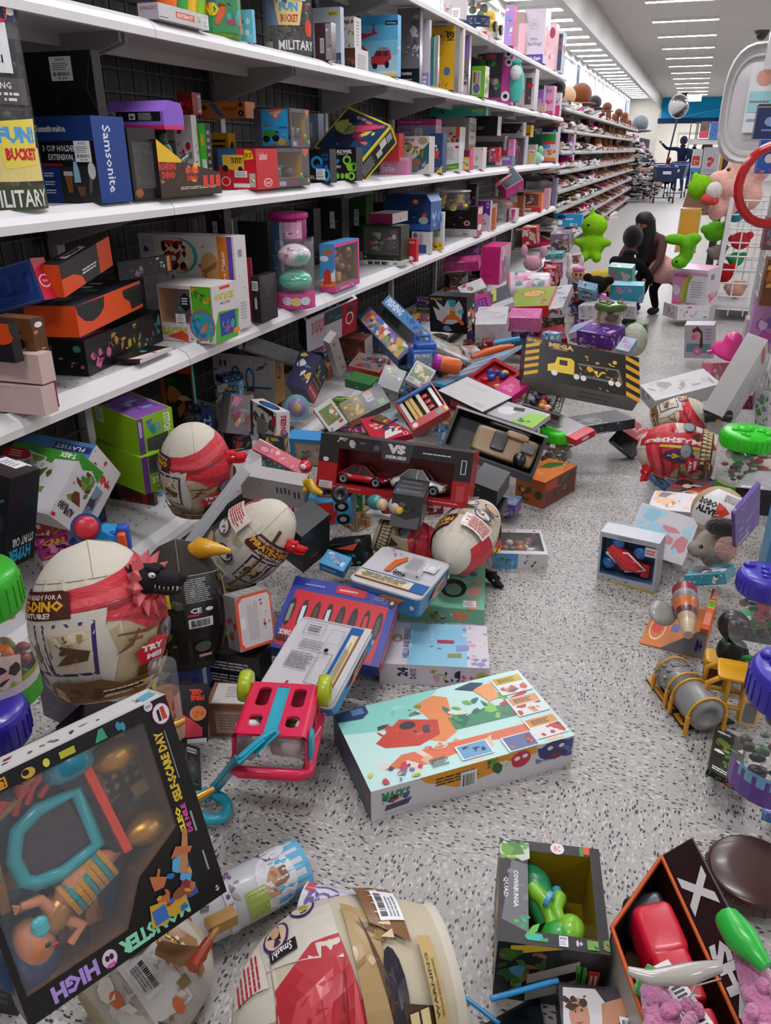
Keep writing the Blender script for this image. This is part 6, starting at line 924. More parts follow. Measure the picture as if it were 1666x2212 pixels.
sk=';'.join('e %.3f %.3f .035 .2 %s;p %s %.3f %.2f %.3f %.2f %.3f %.2f %.3f %.2f'%(x,.5,'241a18',c_,x-.015,.36,x+.02,.38,x+.012,.62,x-.02,.6)for x,c_ in zip([.08+.115*i for i in range(8)],('8c8c80','d8d8dc','5c3c30','c8d0d8','3c3a38','26262a','c83038','4c4a48')))
T('skateboard_tray','large blue and red tray of finger skateboards lying on the spill',(818,1442),(575,1395),(866,1283),(820,1462),dist=2.12,c='2a3c94',cols={'R':'a81c34','T':'2c3c98'},art={'T':'p c8202c .06 .05 .93 .02 .93 .78 .06 .82;'+sk+';p c8202c .42 .86 .7 .84 .7 .95 .42 .97;l .45 .88 .66 .93 e0b8b8 1;f .76 .82 .9 .94 8c94c8 .004;l .78 .84 .88 .9 8c94c8 2;e .95 .86 .035 .09 16161a;t 25 .935 .82 .965 .9 w 0 .06;l .12 .88 .35 .93 8c94c8 1;t TECH .05 .1 .16 .17 16161a 180 .07;t DECK .05 .18 .16 .25 e0dcdc 180 .07','R':'l .1 .3 .9 .7 e0a8b0 2'})
ubox('advent_calendar','mint green boxed calendar with small gold and pink figures, under the upper tin','box',(1045,1350),(862,1352),(1047,1256),1318,z=0,c='7cc0a0',art={'T':'b .3 .1 .95 .9 8cb8a8,c8b05c,d8a890,4c4c5c,a0c8a8 16 3 .2;e .62 .45 .16 .22 26302c;e .62 .42 .1 .14 6c9c80;e .85 .1 .07 .12 e0906c;b .6 .7 .9 .95 d8906c,5c6c8c,d8c84c 6 2;g .75 .04 .9 .18','L':'b .3 .05 .55 .95 c8a83c,8c8c34,5c3c34 6 3;e .72 .5 .1 .35 e0906c;b .45 .3 .65 .9 d8a8a0,e0c8b8 4 2'})
ubox('advent_calendar','white and sky blue boxed calendar printed 24 DAYS, nearest the large flat carton','box',(1055,1487),(820,1498),(1049,1393),1444,z=0,c='d4ced4',art={'T':'r .25 .0 .8 1 8cc4dc;b .0 .05 .28 .95 d8ccd8,d0c8d4 6 2;b .76 .0 1 1 d89cb0,c8b8d8,8c8cb0,d8d08c,d8d4dc 22 4 .16;t HELLO_AND_FRIENDS .2 .15 .26 .85 34407c 90;e .14 .6 .05 .1 d87c7c;e .14 .6 .035 .07 8cc070;e .14 .58 .025 .05 d8ccd8;r .52 .52 .68 .6 a83c50;p 8c94c8 .7 .35 .82 .38 .82 .5 .7 .48;b .45 .3 .6 .45 4c7c8c 2 3;p 8c8c4c .62 .2 .75 .2 .75 .3 .62 .28;l .45 .45 .5 .95 a8d4e4 1','L':'t 24 .16 .4 .26 .85 2c2450 90 .06;t DAYS .28 .3 .34 .8 34304c 90 .03;b .46 .15 .62 .8 8c9c3c,d89cb4,b8c07c 5 3 .3;b .6 .1 .74 .8 26244c,3c3468 6 5 .3;b .75 .2 .86 .8 e4e0e4,d85c7c 4 2 .25;e .94 .2 .08 .6 c8b84c;e .94 .2 .06 .45 7cb07c;e .94 .2 .04 .3 d8b0c0'})
pj_='p c8ece4 0 0 1 0 1 1 0 1;p 8cd4c8 0 1 .55 1 .25 .6 0 .7;b .0 .7 .5 .98 7cc8bc,a8dcd0 5 3;p e0744c .1 .18 .2 .3 .95 .28 1 .1 .6 .2 .3 .12;b .05 .02 .95 .3 e8b498,f0ccb0,e8dcc8,f0c0a0 9 4 .4;p e88c50 .38 .85 .5 .92 .56 .85 .5 .4 .42 .32 .36 .38 .42 .6;p c83c2c .12 .5 .28 .72 .45 .6 .42 .42 .3 .35 .15 .42;b .15 .42 .4 .7 c8402c,d8603c,3c3c40,8c2c20 10 3 .2;e .3 .62 .04 .05 2c2a28;b .32 .72 .42 .86 6c8c3c,5c6c5c 4 6;b .3 .24 .5 .36 e8743c,e09468,c83c50 6 2;p 3c8c64 .5 .42 .95 .4 .9 .55 .7 .6 .5 .52;b .5 .42 .88 .75 3c9c5c,6cb44c,2c6c50,8cc85c,34705c 16 7 .2;p f0a468 .7 .88 .82 .9 .8 .68 .74 .66;b .64 .84 .82 .95 e87c3c,f09c5c 3 4;p c8342c .78 .55 .95 .66 .95 .7 .78 .6;e .56 .62 .05 .03 e0e8d8 -20;b .74 .42 .92 .5 5c6090,c83c3c,44549c 6 2;p 1c3c5c .62 .93 .7 .85 .78 .92 .72 .97'
ubox('playset_carton','large flat white carton with mint and orange creature playset picture, face up on the floor','box',(802,1775),(722,1608),(1235,1649),1711,z=0,c='d8d6da',cols={'L':'4c4c64'},
    art={'T':'r 0 0 1 1 bfe8de;'+pj_+';p 1c3c60 0 .98 .0 .86 .12 .84 .16 .9 .16 1;p 5c7ca8 .08 .98 .08 .9 .14 .9 .14 .98;'+''.join('p e8ecec %.2f %.2f %.2f %.2f %.2f %.2f %.2f %.2f;r %.2f %.2f %.2f %.2f %s;b %.2f %.2f %.2f %.2f %s 7 %d .3;l %.2f %.2f %.2f %.2f 3c3430 3;'%(.82,y,.99,y,.99,y+.26,.82,y+.26,.83,y+.15,.98,y+.25,c1,.83,y+.01,.98,y+.14,c2,i,.85,y+.17,.95,y+.23)for i,(y,c1,c2)in enumerate(((.06,'d8984c','3c7c44,c83c2c,2c2c34'),(.37,'e0a070','c83c2c,8c3428,d8a078'),(.68,'c8b02c','3c5c6c,c85c3c,8cb8a8'))))
      +'p e8ecec .44 .05 .6 .05 .6 .22 .44 .22;r .45 .06 .59 .21 6ca4cc;b .47 .08 .57 .19 26262a 4 3 .3;p e8ecec .66 .0 .82 .0 .82 .18 .66 .18;r .67 .01 .81 .17 5c6c98;b .68 .02 .8 .15 8c3c3c,2c2c44,c86c4c 6 5 .3;b .02 .02 .3 .2 8cbc3c,3c3c70,c83450,6c7cb0,d8d04c 14 8 .2;l .3 .06 .4 .16 4c6c6c 4',
      'R':'p e0982c .22 1 .62 1 .62 .5 .4 .35 .25 .8;p e0982c .6 1 .8 1 .8 .75 .6 .7;t MASKS .05 .55 .18 .85 3c8c4c 0 .06;b .05 .45 .18 .75 3c9c4c,c8304c,34549c,2c2c40 9 2 .3;p 4c4464 .06 .22 .17 .28 .19 .48 .07 .4;l .3 .55 .52 .85 3c3426 3;r .42 .25 .5 .8 e8e8ea;h .43 .3 .49 .7;l .06 .1 .3 .16 c8c4c8 1;b .55 .4 .68 .95 4c9c3c,2c5c2c,d8e0c8 7 3 .3;e .72 .7 .05 .28 c8304c;e .7 .75 .015 .07 w;e .74 .78 .015 .07 w;e .9 .7 .09 .32 3c3c78;b .8 .3 .99 .95 4c4c94,34346c,5c84b8 8 5 .3;e .87 .8 .015 .07 w;e .93 .8 .015 .07 w;p 8c2434 .86 .55 .94 .55 .9 .35',
      'L':'b .02 .1 .98 .95 4c4c70,6c5c54,3c6c54,8c4c4c,5c5c84 14 4 .3'})
# ---------------- skull capsules ----------------
def egg_r(b):return math.sqrt(max(0,1-((b-.47)/.53)**2))if b>.47 else.66+.34*sin(pi/2*min(1,b/.47))if b>.06 else.70
PIR=('p %(cr)s 0 0 1 0 1 .8 0 .8;p b8a583 .46 .06 .8 .06 .8 .5 .6 .55 .5 .4;b .0 .1 .4 .55 c9bda4,d8cfba,b7a88a 12 4 .25;'
       'p c8303a .36 .56 .36 .70 .44 .73 .52 .75 .6 .80 .68 .86 .8 .90 1 .86 1 .6 .85 .52 .74 .42 .64 .40 .58 .50 .46 .56;p d8505a .4 .61 .4 .64 .55 .69 .7 .8 .78 .8 .6 .64;p 8c1c26 .42 .585 .55 .6 .7 .7 .85 .75 .7 .66 .56 .575;p 9c2430 .56 .53 .66 .48 .78 .56 .9 .6 .8 .53 .68 .43;'
       'p cfc8bb .22 .1 .53 .1 .55 .3 .53 .5 .54 .6 .2 .58;p 3a2c66 .26 .22 .5 .20 .51 .54 .255 .54;p d8c8b4 .27 .24 .37 .24 .365 .52 .265 .52;p d8c8b4 .385 .23 .49 .22 .5 .52 .385 .52;'
       'b .275 .28 .36 .46 7c5c34,a8885c,4c341c,c8b08c 9 2 .3;b .39 .27 .49 .47 7c5c34,a8885c,4c341c,c8b08c 11 7 .3;p 5c3c1c .4 .28 .48 .3 .49 .36 .41 .42 .44 .36;p e0d4b8 .42 .4 .49 .44 .485 .49 .41 .46;'
       'p 4a1c14 .2 .57 .46 .57 .46 .72 .44 .74 .22 .74 .19 .6;t ARRRGH_YOU_READY_FOR_A .22 .69 .44 .72 e0d8cc;t PIRATE-DINO .205 .62 .445 .685 e8a828 0 .05;t ADVENTURE? .25 .58 .41 .615 e0d8cc 0 .04;'
       'e .705 .36 .045 .08 4c4440;e .71 .37 .035 .065 8c9298;p 3c2c24 .77 .22 .8 .34 .83 .22;p 5a4024 .6 .05 .9 .05 .9 .2 .6 .19;%(teeth)s;e .86 .36 .045 .08 4c4440;e .855 .37 .035 .065 8c9298;'
       'p 6c4a24 .3 .02 .62 .02 .68 .09 .66 .14 .55 .12 .5 .17 .36 .16;p c8b08c .47 .04 .64 .05 .66 .1 .56 .09;b .3 .03 .5 .15 8c6a3c,b8966c,4c3014 12 3 .35;p 2c1c10 .5 .06 .62 .07 .6 .09 .5 .085;l .5 .075 .62 .095 e0d4b8 1;'
       'p c81c30 .585 .28 .64 .36 .685 .34 .67 .2 .6 .2;t TRY .6 .275 .665 .315 w 0 .06;t ME! .615 .22 .665 .262 w 0 .06;'
       'l .57 .36 .62 .4 6c4c2c 1;p 6c4c2c .54 .3 .58 .34 .6 .44 .595 .44 .575 .35;p 6c4c2c .55 .42 .62 .4 .66 .44 .655 .45 .62 .41 .55 .43;'
       'e .08 .5 .045 .07 3a3058;e .08 .5 .037 .058 d8d0c4;b .05 .46 .11 .54 3a3058,8c6c4c 5 3 .3;e .17 .36 .045 .07 3a3058;e .17 .36 .037 .058 d8d0c4;b .14 .32 .2 .4 3a3058,6c5c8c 5 5 .3;e .06 .3 .045 .07 3a3058;e .06 .3 .037 .058 d8b08c;r .0 .58 .15 .76 e0d4c8;l .01 .6 .14 .74 b83038 6;r .16 .12 .24 .22 e4e2de;h .17 .13 .23 .2')
BIG=('p cfc8bb .56 .5 .8 .5 .8 .86 .6 .88;p b02430 .3 .8 .42 .83 .55 .8 .6 .62 .6 .5 .5 .46 .3 .46;p c8404c .32 .76 .45 .8 .52 .72 .55 .55 .45 .62 .3 .66;p 8c1c24 .3 .6 .45 .58 .56 .5 .44 .54 .3 .56;p d05058 .3 .54 .44 .52 .54 .475 .4 .47 .3 .48;l .3 .62 .56 .625 5c1418 1;'
 'e .71 .62 .045 .06 3a2c60;e .71 .62 .037 .05 d8c8b8;b .68 .59 .74 .65 b8a030,c8b850 8 2 .3;e .66 .76 .045 .06 3a2c60;e .66 .76 .037 .05 d8b8a0;p 2c1c14 .64 .74 .67 .8 .69 .74;e .67 .76 .02 .02 c8a078;r .6 .68 .625 .8 1c1c1e;t Smash! .603 .7 .622 .79 w 90;p e0d4c8 .56 .82 .68 .84 .69 .97 .58 .97;l .57 .85 .68 .96 b83038 6;'
 'p a88c5c .3 .3 .62 .34 .66 .46 .3 .46;b .5 .3 .66 .46 c8b088,8c6c3c,5c4020 8 4 .3;p 4c3418 .3 .3 .52 .34 .62 .4 .5 .36 .3 .32;e .5 .31 .06 .045 1c1424;p 3c2814 .3 .16 .46 .16 .48 .3 .3 .3;'+';'.join('p d8c490 %.3f %.3f %.3f %.3f %.3f %.3f %.3f %.3f'%(x,y,x+.03,y,x+.03,y+.04,x+.002,y+.038)for y in(.19,.24)for x in[.3+.033*i for i in range(5)])+';'
 'p 7c5430 .56 .2 .74 .2 .74 .38 .6 .36;'+';'.join('p d8c49c %.3f .27 %.3f .27 %.3f .33'%(x,x+.016,x+.004)for x in[.57+.022*i for i in range(7)])+';g .6 .2 .68 .31 1;r .42 .11 .57 .17 c0a468;t WARNING .44 .145 .54 .16 4c3c24;l .44 .12 .55 .135 8c7444 1;e .34 .44 .05 .07 2c1c44;e .34 .44 .03 .04 1c1424;e .34 .47 .02 .02 e0a020')
TEETH=';'.join('p d8c49c %.3f %.3f %.3f %.3f %.3f %.3f %.3f %.3f'%(x,y,x+.021,y,x+.019,y+.052,x+.003,y+.055)for y in(.07,.13)for x in[.64+.025*i for i in range(10)])
def capsule(name,label,base,top,R_,dist,dd=0.0,rot=0,db=.78,art=None,c='d2c8b4',dome='d8d0bf',seam=True,group=None,ringc=None,lidc=None):
    """tall skull shaped shell: foot ring, printed sleeve, plain dome"""
    P=Dp(*base,dist);Q=Dp(*top,dist+dd);ax=unit(Q-P);L=np.linalg.norm(Q-P);r=R_*dist/F;v=unit(EYE-(P+Q)/2);v=unit(v-ax*np.dot(v,ax));s_=np.cross(ax,v)
    O=(P+Q)/2-V3(0,0,max(r,L/2*abs(ax[2])));e=empty(name,O,label,'toy capsule',group);mb=MB();prof=[(r*.66,0),(r*.72,L*.008),(r*.72,L*.05)];cs=[ringc or dome]*2;N=22
    for i in range(1,N+1):b_=.06+.94*i/N;prof.append((r*egg_r(b_),L*b_));cs.append(dome if b_>db else c)
    mb.lathe(P,ax,prof,cs,'sand' if c!='1' else 'matte',36)
    if seam:
        for t0 in(0,pi/2,pi):mb.tube([P+ax*L*b_+(v*cos(t0)+s_*sin(t0))*r*egg_r(b_)*1.001 for b_ in[db+(1-db)*i/8 for i in range(9)]],r*.006,'a89c88','sand',4)
        mb.tube([P+ax*L*db+(v*cos(t)+s_*sin(t))*r*egg_r(db)*1.002 for t in[2*pi*i/30 for i in range(30)]],r*.012,'b0a590','sand',4,closed=True)
    mb.build('shell',O,e)
    def fn(a,b,l):t=(a-.5-rot)*2*pi;b=max(.005,min(.995,b));return P+ax*L*b+(v*cos(t)+s_*sin(t))*(r*egg_r(b)*1.012+l)
    mb=MB();f=Fr(mb,0,0,0,'card',fn,2*pi*r,L,.00022);f.art(art if art is not None else PIR%{'cr':c,'teeth':TEETH});mb.build('printed_sleeve',O,e)
    return e,P,Q,ax,v,s_,r,L
def dino_head(e,C_,f,up,s,c,O,eye='d8d8d8',teeth=True):
    """rubber dinosaur head: skull, snout, jaw, brow spikes, eyes and teeth"""
    f=unit(f);up=unit(up-f*np.dot(up,f));sd=np.cross(f,up);M=np.array([f,sd,up]).T;mb=MB();q=lambda x,y,z:C_+(f*x+sd*y+up*z)*s
    mb.ell(q(-.1,0,.05),(s*.42,s*.36,s*.36),c,'matte',M,16,12);mb.sup(q(.4,0,.08),(s*.42,s*.27,s*.2),c,'matte',M,2.6,16,10);mb.sup(q(.36,0,-.17),(s*.4,s*.23,s*.1),c,'matte',M,2.6,14,8)
    mb.ell(q(.74,0,.17),(s*.14,s*.2,s*.12),c,'matte',M,10,8)
    for y in(-1,1):mb.ell(q(.08,.2*y,.3),(s*.2,s*.1,s*.1),c,'matte',M,10,8)
    for i in range(7):
        for y in(-.12,.12):mb.lathe(q(-.2-.08*i,y*(1.6-.1*i),.36-.07*i),up*.8-f*.4+sd*y,[(s*.07,0),(.001,s*.16)],c,'matte',5)
    mb.tube([q(-.2,0,0),q(-.6,0,-.1),q(-1.0,0,-.1)],[s*.3,s*.26,s*.2],c,'matte',10);mb.build('head',O,e)
    mb=MB()
    for y in(-1,1):mb.ell(q(.12,.3*y,.18),(s*.09,s*.06,s*.07),eye,'gloss',M,10,8);mb.ell(q(.15,.345*y,.18),(s*.03,s*.02,s*.025),'k','gloss',M,8,6)
    mb.build('eye',O,e)
    if teeth:
        mb=MB()
        for i in range(6):
            for y in(-1,1):mb.lathe(q(.2+.1*i,.2*y,-.02),-up,[(s*.035,0),(.001,s*.1)],'d8c0a0','plastic',6)
        mb.build('teeth',O,e)
e,P,Q,ax,v,s_,r,L=capsule('skull_capsule','big pirate skull dinosaur capsule with black rubber head, nearest on the left',(240,1490),(188,1166),128,1.92,-.05,rot=.02)
O=V3(*e.location);dino_head(e,P+ax*L*.70+(v*.62+s_*.75)*r*1.02,s_*.9-ax*.25+v*.3,ax,.095,'1b1a1c',O)
mb=MB();cc=P+ax*L*.68+(v*.6+s_*.75)*r*.98
for i in range(12):t=2*pi*i/12;w1=unit(v*.6+s_*.75);w2=np.cross(w1,ax);mb.lathe(cc+(ax*cos(t)+w2*sin(t))*.045,(ax*cos(t)+w2*sin(t))+w1*.6,[(.018,0),(.001,.035)],'d86a70','matte',4)
mb.build('torn_edge',O,e)
e,P,Q,ax,v,s_,r,L=capsule('skull_capsule','pirate skull dinosaur capsule with red head, beside the lime green boxes',(432,1098),(414,914),73,2.7,-.12,rot=.08,db=.62,art=None);O=V3(*e.location)
dino_head(e,P+ax*L*.62+(v*.3+s_*.95)*r*1.02,s_+v*.1,ax,.062,'c8202a',O,teeth=False)
e,P,Q,ax,v,s_,r,L=capsule('skull_capsule','pirate skull dinosaur capsule on its side, with a brown zip line',(478,1238),(622,1095),72,2.4,-.12,rot=-.28,db=.7);O=V3(*e.location)
dino_head(e,P+ax*L*.78+(v*.35-s_*-.9)*r*1.0,s_+ax*.6+v*.1,ax,.052,'c8202a',O,teeth=False)
mb=MB();t0=.5;zp=[P+ax*L*b_+(v*cos(t0)+s_*sin(t0))*r*egg_r(b_)*1.01 for b_ in[.1+.075*i for i in range(11)]];mb.tube(zp,r*.05,'3a2a14','matte',6)
for i in range(40):k=i/39*9.99;a_=zp[int(k)]+(zp[int(k)+1]-zp[int(k)])*(k%1);mb.box(a_+v*r*.04,(.003,.007,.003),'b08c34','metal')
mb.build('zip_line',O,e)
e,P,Q,ax,v,s_,r,L=capsule('skull_capsule','pirate skull capsule with wide cream dome facing the aisle',(1040,1118),(965,1216),61,2.72,-.3,rot=-.42,db=.5);O=V3(*e.location)
dino_head(e,Dp(1066,1252,2.72),V3(.6,-.3,-.4),V3(.2,.1,1),.05,'1a191b',O,eye='e0e0e0',teeth=False)
capsule('skull_capsule','cream capsule with gold skull teeth print, half hidden under the dark grey upright box',(812,1150),(968,1202),52,2.62,0,rot=.27,db=.72,c='c0aa7c')
e,P,Q,ax,v,s_,r,L=capsule('skull_capsule','largest pirate skull dinosaur capsule, lying at the bottom edge of the frame',(965,2105),(500,2235),172,1.33,-.03,art=BIG,c='c9bda4',rot=0,db=.8);e,P,Q,ax,v,s_,r,L=capsule('skull_capsule','pirate skull capsule with white sideways lettering and red head, right of the aisle',(1545,985),(1375,968),58,3.45,0,rot=.2,db=.84,c='cfc4b0');O=V3(*e.location)
dino_head(e,Dp(1398,1018,3.4),V3(-.2,-.4,-.9),V3(-.6,-.2,.2),.055,'c8202a',O,teeth=False)
mb=MB();f=Fr(mb,0,0,0,'card',lambda a,b,l:P+ax*L*b+(v*cos((a-.5)*2.2)+s_*sin((a-.5)*2.2))*(r*egg_r(b)*1.045+l),2.2*r,L,.0002)
f.art('p b82430 .62 .0 .95 .1 .8 .5 .85 1 .6 1 .62 .5;t SMASHERS .64 .1 .72 .9 e0d8d0 90 .06;p d8a82c .56 .2 .6 .2 .6 .7 .56 .7;e .44 .45 .1 .2 3a2c50;t 30 .4 .3 .48 .6 e8a828 90 .06;e .2 .3 .1 .12 4c4034;'+TEETH.replace('d8c49c','d0b070').replace('.','.')if 0 else 'p b82430 .62 .0 .95 .1 .8 .5 .85 1 .6 1 .62 .5;t SMASHERS .64 .1 .72 .9 e0d8d0 90 .06;p d8a82c .56 .2 .6 .2 .6 .7 .56 .7;e .44 .45 .1 .2 3a2c50;t 30 .4 .3 .48 .6 e8a828 90 .06');mb.build('front_label',O,e)
e,P,Q,ax,v,s_,r,L=capsule('skull_capsule','pirate skull capsule lying behind the one with red head, with a dark claw arm',(1412,925),(1530,890),46,3.75,0,rot=.1,db=.86,c='cfc0a0');O=V3(*e.location)
mb=MB();p0=Dp(1522,900,3.65);mb.tube([p0,p0+V3(.06,0,.01),p0+V3(.1,.02,.005)],[.03,.022,.028],'1c1a1a','plastic');mb.tube([p0+V3(.045,0,.02),p0+V3(.055,-.005,-.015)],.018,'b89c3c','metal');mb.build('claw_arm',O,e)
# black capsule
BA='p 26241f 0 0 1 0 1 .72 0 .72;b .0 .05 1 .7 4c463a,33302a,5c5648,1c1b19 40 5 .12;p d8cc20 .34 .52 .46 .5 .45 .7 .335 .72;l .35 .54 .445 .68 3a3a20 7;p 16151a .5 .3 .64 .3 .62 .72 .5 .72;l .51 .52 .61 .7 8c8c88 12;t CE .52 .44 .56 .48 d8d8d8 0 .03;e .59 .46 .015 .015 d8d8d8;r .51 .42 .55 .435 c02430;r .51 .33 .6 .4 d8d8d8;h .52 .34 .59 .39;e .4 .3 .05 .06 8c7c2c;b .34 .2 .46 .36 8c7c34,3c3420 7 4 .3;e .56 .18 .035 .04 5c5a54;p b08430 .66 .05 .675 .05 .68 .4 .7 .7 .69 .7 .665 .4;r .54 .1 .6 .12 d8a0a0'
e,P,Q,ax,v,s_,r,L=capsule('dragon_capsule','charcoal black dinosaur capsule with yellow warning label, behind the nearest skull capsule',(412,1436),(378,1164),88,2.18,-.04,rot=0,db=.72,art=BA,c='2a2826',dome='35332f',seam=True);O=V3(*e.location)
mb=MB();p0=Dp(425,1190,2.1);mb.tube([p0+V3(-.01,0,-.01),p0+V3(.015,0,.012),p0+V3(.05,.01,.01),p0+V3(.09,.02,.005)],[.02,.03,.018,.006],'dca428','plastic',10);mb.ell(p0,(.028,.025,.026),'dca428');mb.build('flame_tail',O,e)
# silver dinosaur capsule with hammer, bottom left
SA='b .3 .1 .7 .6 c8c0b0,d8d2c8,b8b0a4 14 4 .3;p e0dcd8 .36 .3 .6 .3 .62 .62 .38 .62;t FUN! .4 .62 .47 .68 e0b020 0 .06;t 30 .42 .7 .47 .76 e0b020 0 .06;g .43 .34 .53 .48 1;e .6 .5 .03 .04 d8703c;e .47 .18 .03 .04 d8703c;b .35 .1 .66 .7 8c7454,6c5438,e8e0d0 8 9 .12;p a87848 .4 .72 .52 .78 .6 .74 .6 .8 .5 .88 .42 .82;l .44 .75 .58 .78 f0e8d0 5 v;p b88858 .4 .66 .46 .7 .54 .66 .5 .6'
e,P,Q,ax,v,s_,r,L=capsule('dinosaur_capsule','pearly white dinosaur egg capsule with toy hammer, under the big black doll box',(215,2225),(440,2015),100,1.62,0.02,rot=0,db=.93,art=SA,c='c9c1b4',dome='b8a888',seam=False);O=V3(*e.location)
mb=MB();a1=Dp(415,2090,1.45);b1=Dp(478,1990,1.5);mb.tube([a1,a1+(b1-a1)*.55],[.012,.010],'a83c20','plastic',6);mb.tube([a1+(b1-a1)*.5,b1],.007,'b07c40','plastic',6);mb.box(b1,(.05,.024,.022),'b08440','plastic',rz=.9);mb.build('toy_hammer',O,e)
mb=MB();a1=Dp(390,2065,1.48);
for i in range(7):mb.lathe(a1+V3(.01*i-.03,.004*i,-.012*(i%2)),V3(.1,-.5,-1),[(.006,0),(.001,.022)],'e0d0b0','plastic',5)
mb.tube([a1+V3(-.04,0,0),a1,a1+V3(.04,.01,.01)],[.012,.016,.01],'8c6038','plastic');mb.build('skull_jaw',O,e)
# round printed egg on the right
RA='p dcdcd8 .3 .1 .8 .1 .8 .9 .4 .9;l .5 .7 .65 .85 4c4c4c 5;t ROBO .36 .5 .48 .64 26262a 0 .06;t ALIVE .36 .34 .5 .48 26262a 0 .06;b .48 .15 .75 .65 8c5c34,d8c8a0,c83c2c,e8a02c,4c2c1c,f0ece0 16 5 .3'
capsule('dinosaur_capsule','round beige and white egg with black lettering, on the right beside the flat calendar',(1530,1150),(1578,1055),52,2.95,0,rot=0,db=.97,art=RA,c='b49c7c',dome='b49c7c',seam=False)
# ---------------- pink pull-along wagon ----------------
A0=Dp(665,1592,1.7);_E,err=solve_tri(A0,((500,1580),(690,1480),(668,1672)),dim=(None,.2,None));TRILOG.append(('wagon',[float(np.linalg.norm(q))for q in _E],float(err),[0]))
ux,uy,uz=-unit(_E[0]),unit(_E[1]),unit(_E[2]);Lx,Ly,Lz=(np.linalg.norm(q)for q in _E);B0=A0+_E[0];q=lambda x,y,z:B0+ux*x*Lx+uy*y*Ly+uz*z*Lz  # x across, y along, z away from the upturned floor
MW=np.array([ux,uy,uz]).T;low=min((q(x,y,z)[2]for x in(0,1)for y in(0,1)for z in(0,1)));O=V3(*(q(.5,.5,.5)[:2]),low);e=empty('toy_wagon',O,'hot pink upturned toy wagon with lime wheels and aqua pull handle','toy wagon')
mb=MB();PK='d81e4c';N=8
out=[(0,.12),(.12,0),(.88,0),(1,.12),(1,.8),(.9,1),(.1,1),(0,.8)]  # cross-section x,z
# upturned floor with four slots and a channel
for(x0,y0,x1,y1)in((.08,0,.16,1),(.34,0,.42,1),(.58,0,.66,1),(.84,0,.92,1),(.16,0,.34,.14),(.16,.36,.34,.52),(.16,.9,.34,1),(.66,0,.84,.14),(.66,.36,.84,.52),(.66,.9,.84,1),(.42,.92,.58,1)):
    mb.cub(q(x0,y0,0),ux*(x1-x0)*Lx,uy*(y1-y0)*Ly,uz*.006,PK,'plastic')
for(cx,ya,yb)in((.25,.14,.36),(.25,.52,.9),(.75,.14,.36),(.75,.52,.9)):
    for s1 in(-1,1):
        for yy,sg in((ya,1),(yb,-1)):
            p0=[q(cx+s1*.09,yy,0),q(cx,yy,0)]+[q(cx+s1*.09*sin(t),yy+sg*.055*(1-cos(t)),0)for t in(.4,.8,1.2,1.57)]
            mb.prism([p0[0]]+[p0[1]]+p0[2:],uz*.006,PK,'plastic')
for s1,xs in((0,0),(1,1)):  # curled long edges and side walls with openings
    arc=[(xs+(1-2*xs)*.08*(1-cos(t)),.14*(1-sin(t)))for t in(0,.4,.8,1.2,1.57)]
    for(a1,c1),(a2,c2)in zip(arc[:-1],arc[1:]):mb.face([q(a1,0,c1),q(a2,0,c2),q(a2,1,c2),q(a1,1,c1)],PK,'plastic',True)
    for(y0,y1,z0_,z1_)in((0,1,.14,.3),(0,1,.62,.75),(0,.12,.3,.62),(.3,.4,.3,.62),(.6,.7,.3,.62),(.88,1,.3,.62)):
        mb.cub(q(xs,y0,z0_)-ux*.006*xs,ux*.006,uy*(y1-y0)*Ly,uz*(z1_-z0_)*Lz,PK,'plastic')
mb.cub(q(0,.99,.1),ux*Lx,uy*.006,uz*Lz*.65,PK,'plastic')
rim=[q(x,y,.97)for x,y in((0,0),(.1,-.05),(.9,-.05),(1,0),(1,1),(.9,1.03),(.1,1.03),(0,1))];mb.tube(rim,.013,PK,'plastic',8,closed=True)
for x in(0,1):mb.cub(q(x,0,.7)-ux*.006*x,ux*.006,uy*Ly,uz*Lz*.28,PK,'plastic')
mb.build('wagon_body',O,e)
mb=MB();mb.sup(q(.5,.03,.5),(Lx*.46,.012,Lz*.42),'dfd8d8','clear',MW,5,20,10);mb.build('clear_front',O,e)
mb=MB();rd=random.Random(4)
for i in range(16):mb.sup(q(rd.uniform(.12,.88),rd.uniform(.12,.6),rd.uniform(.3,.8)),(rd.uniform(.012,.03),rd.uniform(.01,.02),rd.uniform(.01,.03)),rd.choice(['6c6a28','c8b8b4','d8d0cc','8c8434','b08a80','5c5850']),'plastic',MW,3,8,6)
mb.build('contents',O,e)['kind']='stuff'
mb=MB();TE='2aa6bc';mb.cub(q(.42,.02,.02),ux*.16*Lx,uy*.9*Ly,uz*.004,TE,'plastic')
for x in(.415,.575):mb.cub(q(x,.02,-.02),ux*.012*Lx,uy*.9*Ly,uz*.012,TE,'plastic')
mb.build('handle_channel',O,e)
# handle: jointed bar sloping to the floor with loop grip
h0=q(.5,0,-.01);h1=Dp(529,1634,1.7);h2=Dp(470,1700,1.78);zf=.012
h2=Z(473,1700,.05);h3=Z(448,1728,.03);mb=MB();w_=unit(np.cross(h2-h1,V3(0,0,1)))
def channel(a,b,w,t=.012):
    n=unit(np.cross(w,b-a));n=n if n[2]>0 else-n;w0=w;mb.cub(a-w*.5,b-a,w,n*.003,TE,'plastic')
    for s1 in(-.5,.5):mb.cub(a+w*s1-unit(w)*.0015*(1+2*s1),b-a,unit(w)*.003,n*t,TE,'plastic')
    for i in range(9):c0=a+(b-a)*(i+.2)/9;mb.cub(c0-w*.46,w*.92+(b-a)*(.05 if i%2 else-.03),unit(b-a)*.0015,n*t*.5,TE,'plastic')
channel(h0,h1,w_*.042,.012);channel(h1,h2,w_*.036);channel(h2,h3,w_*.042)
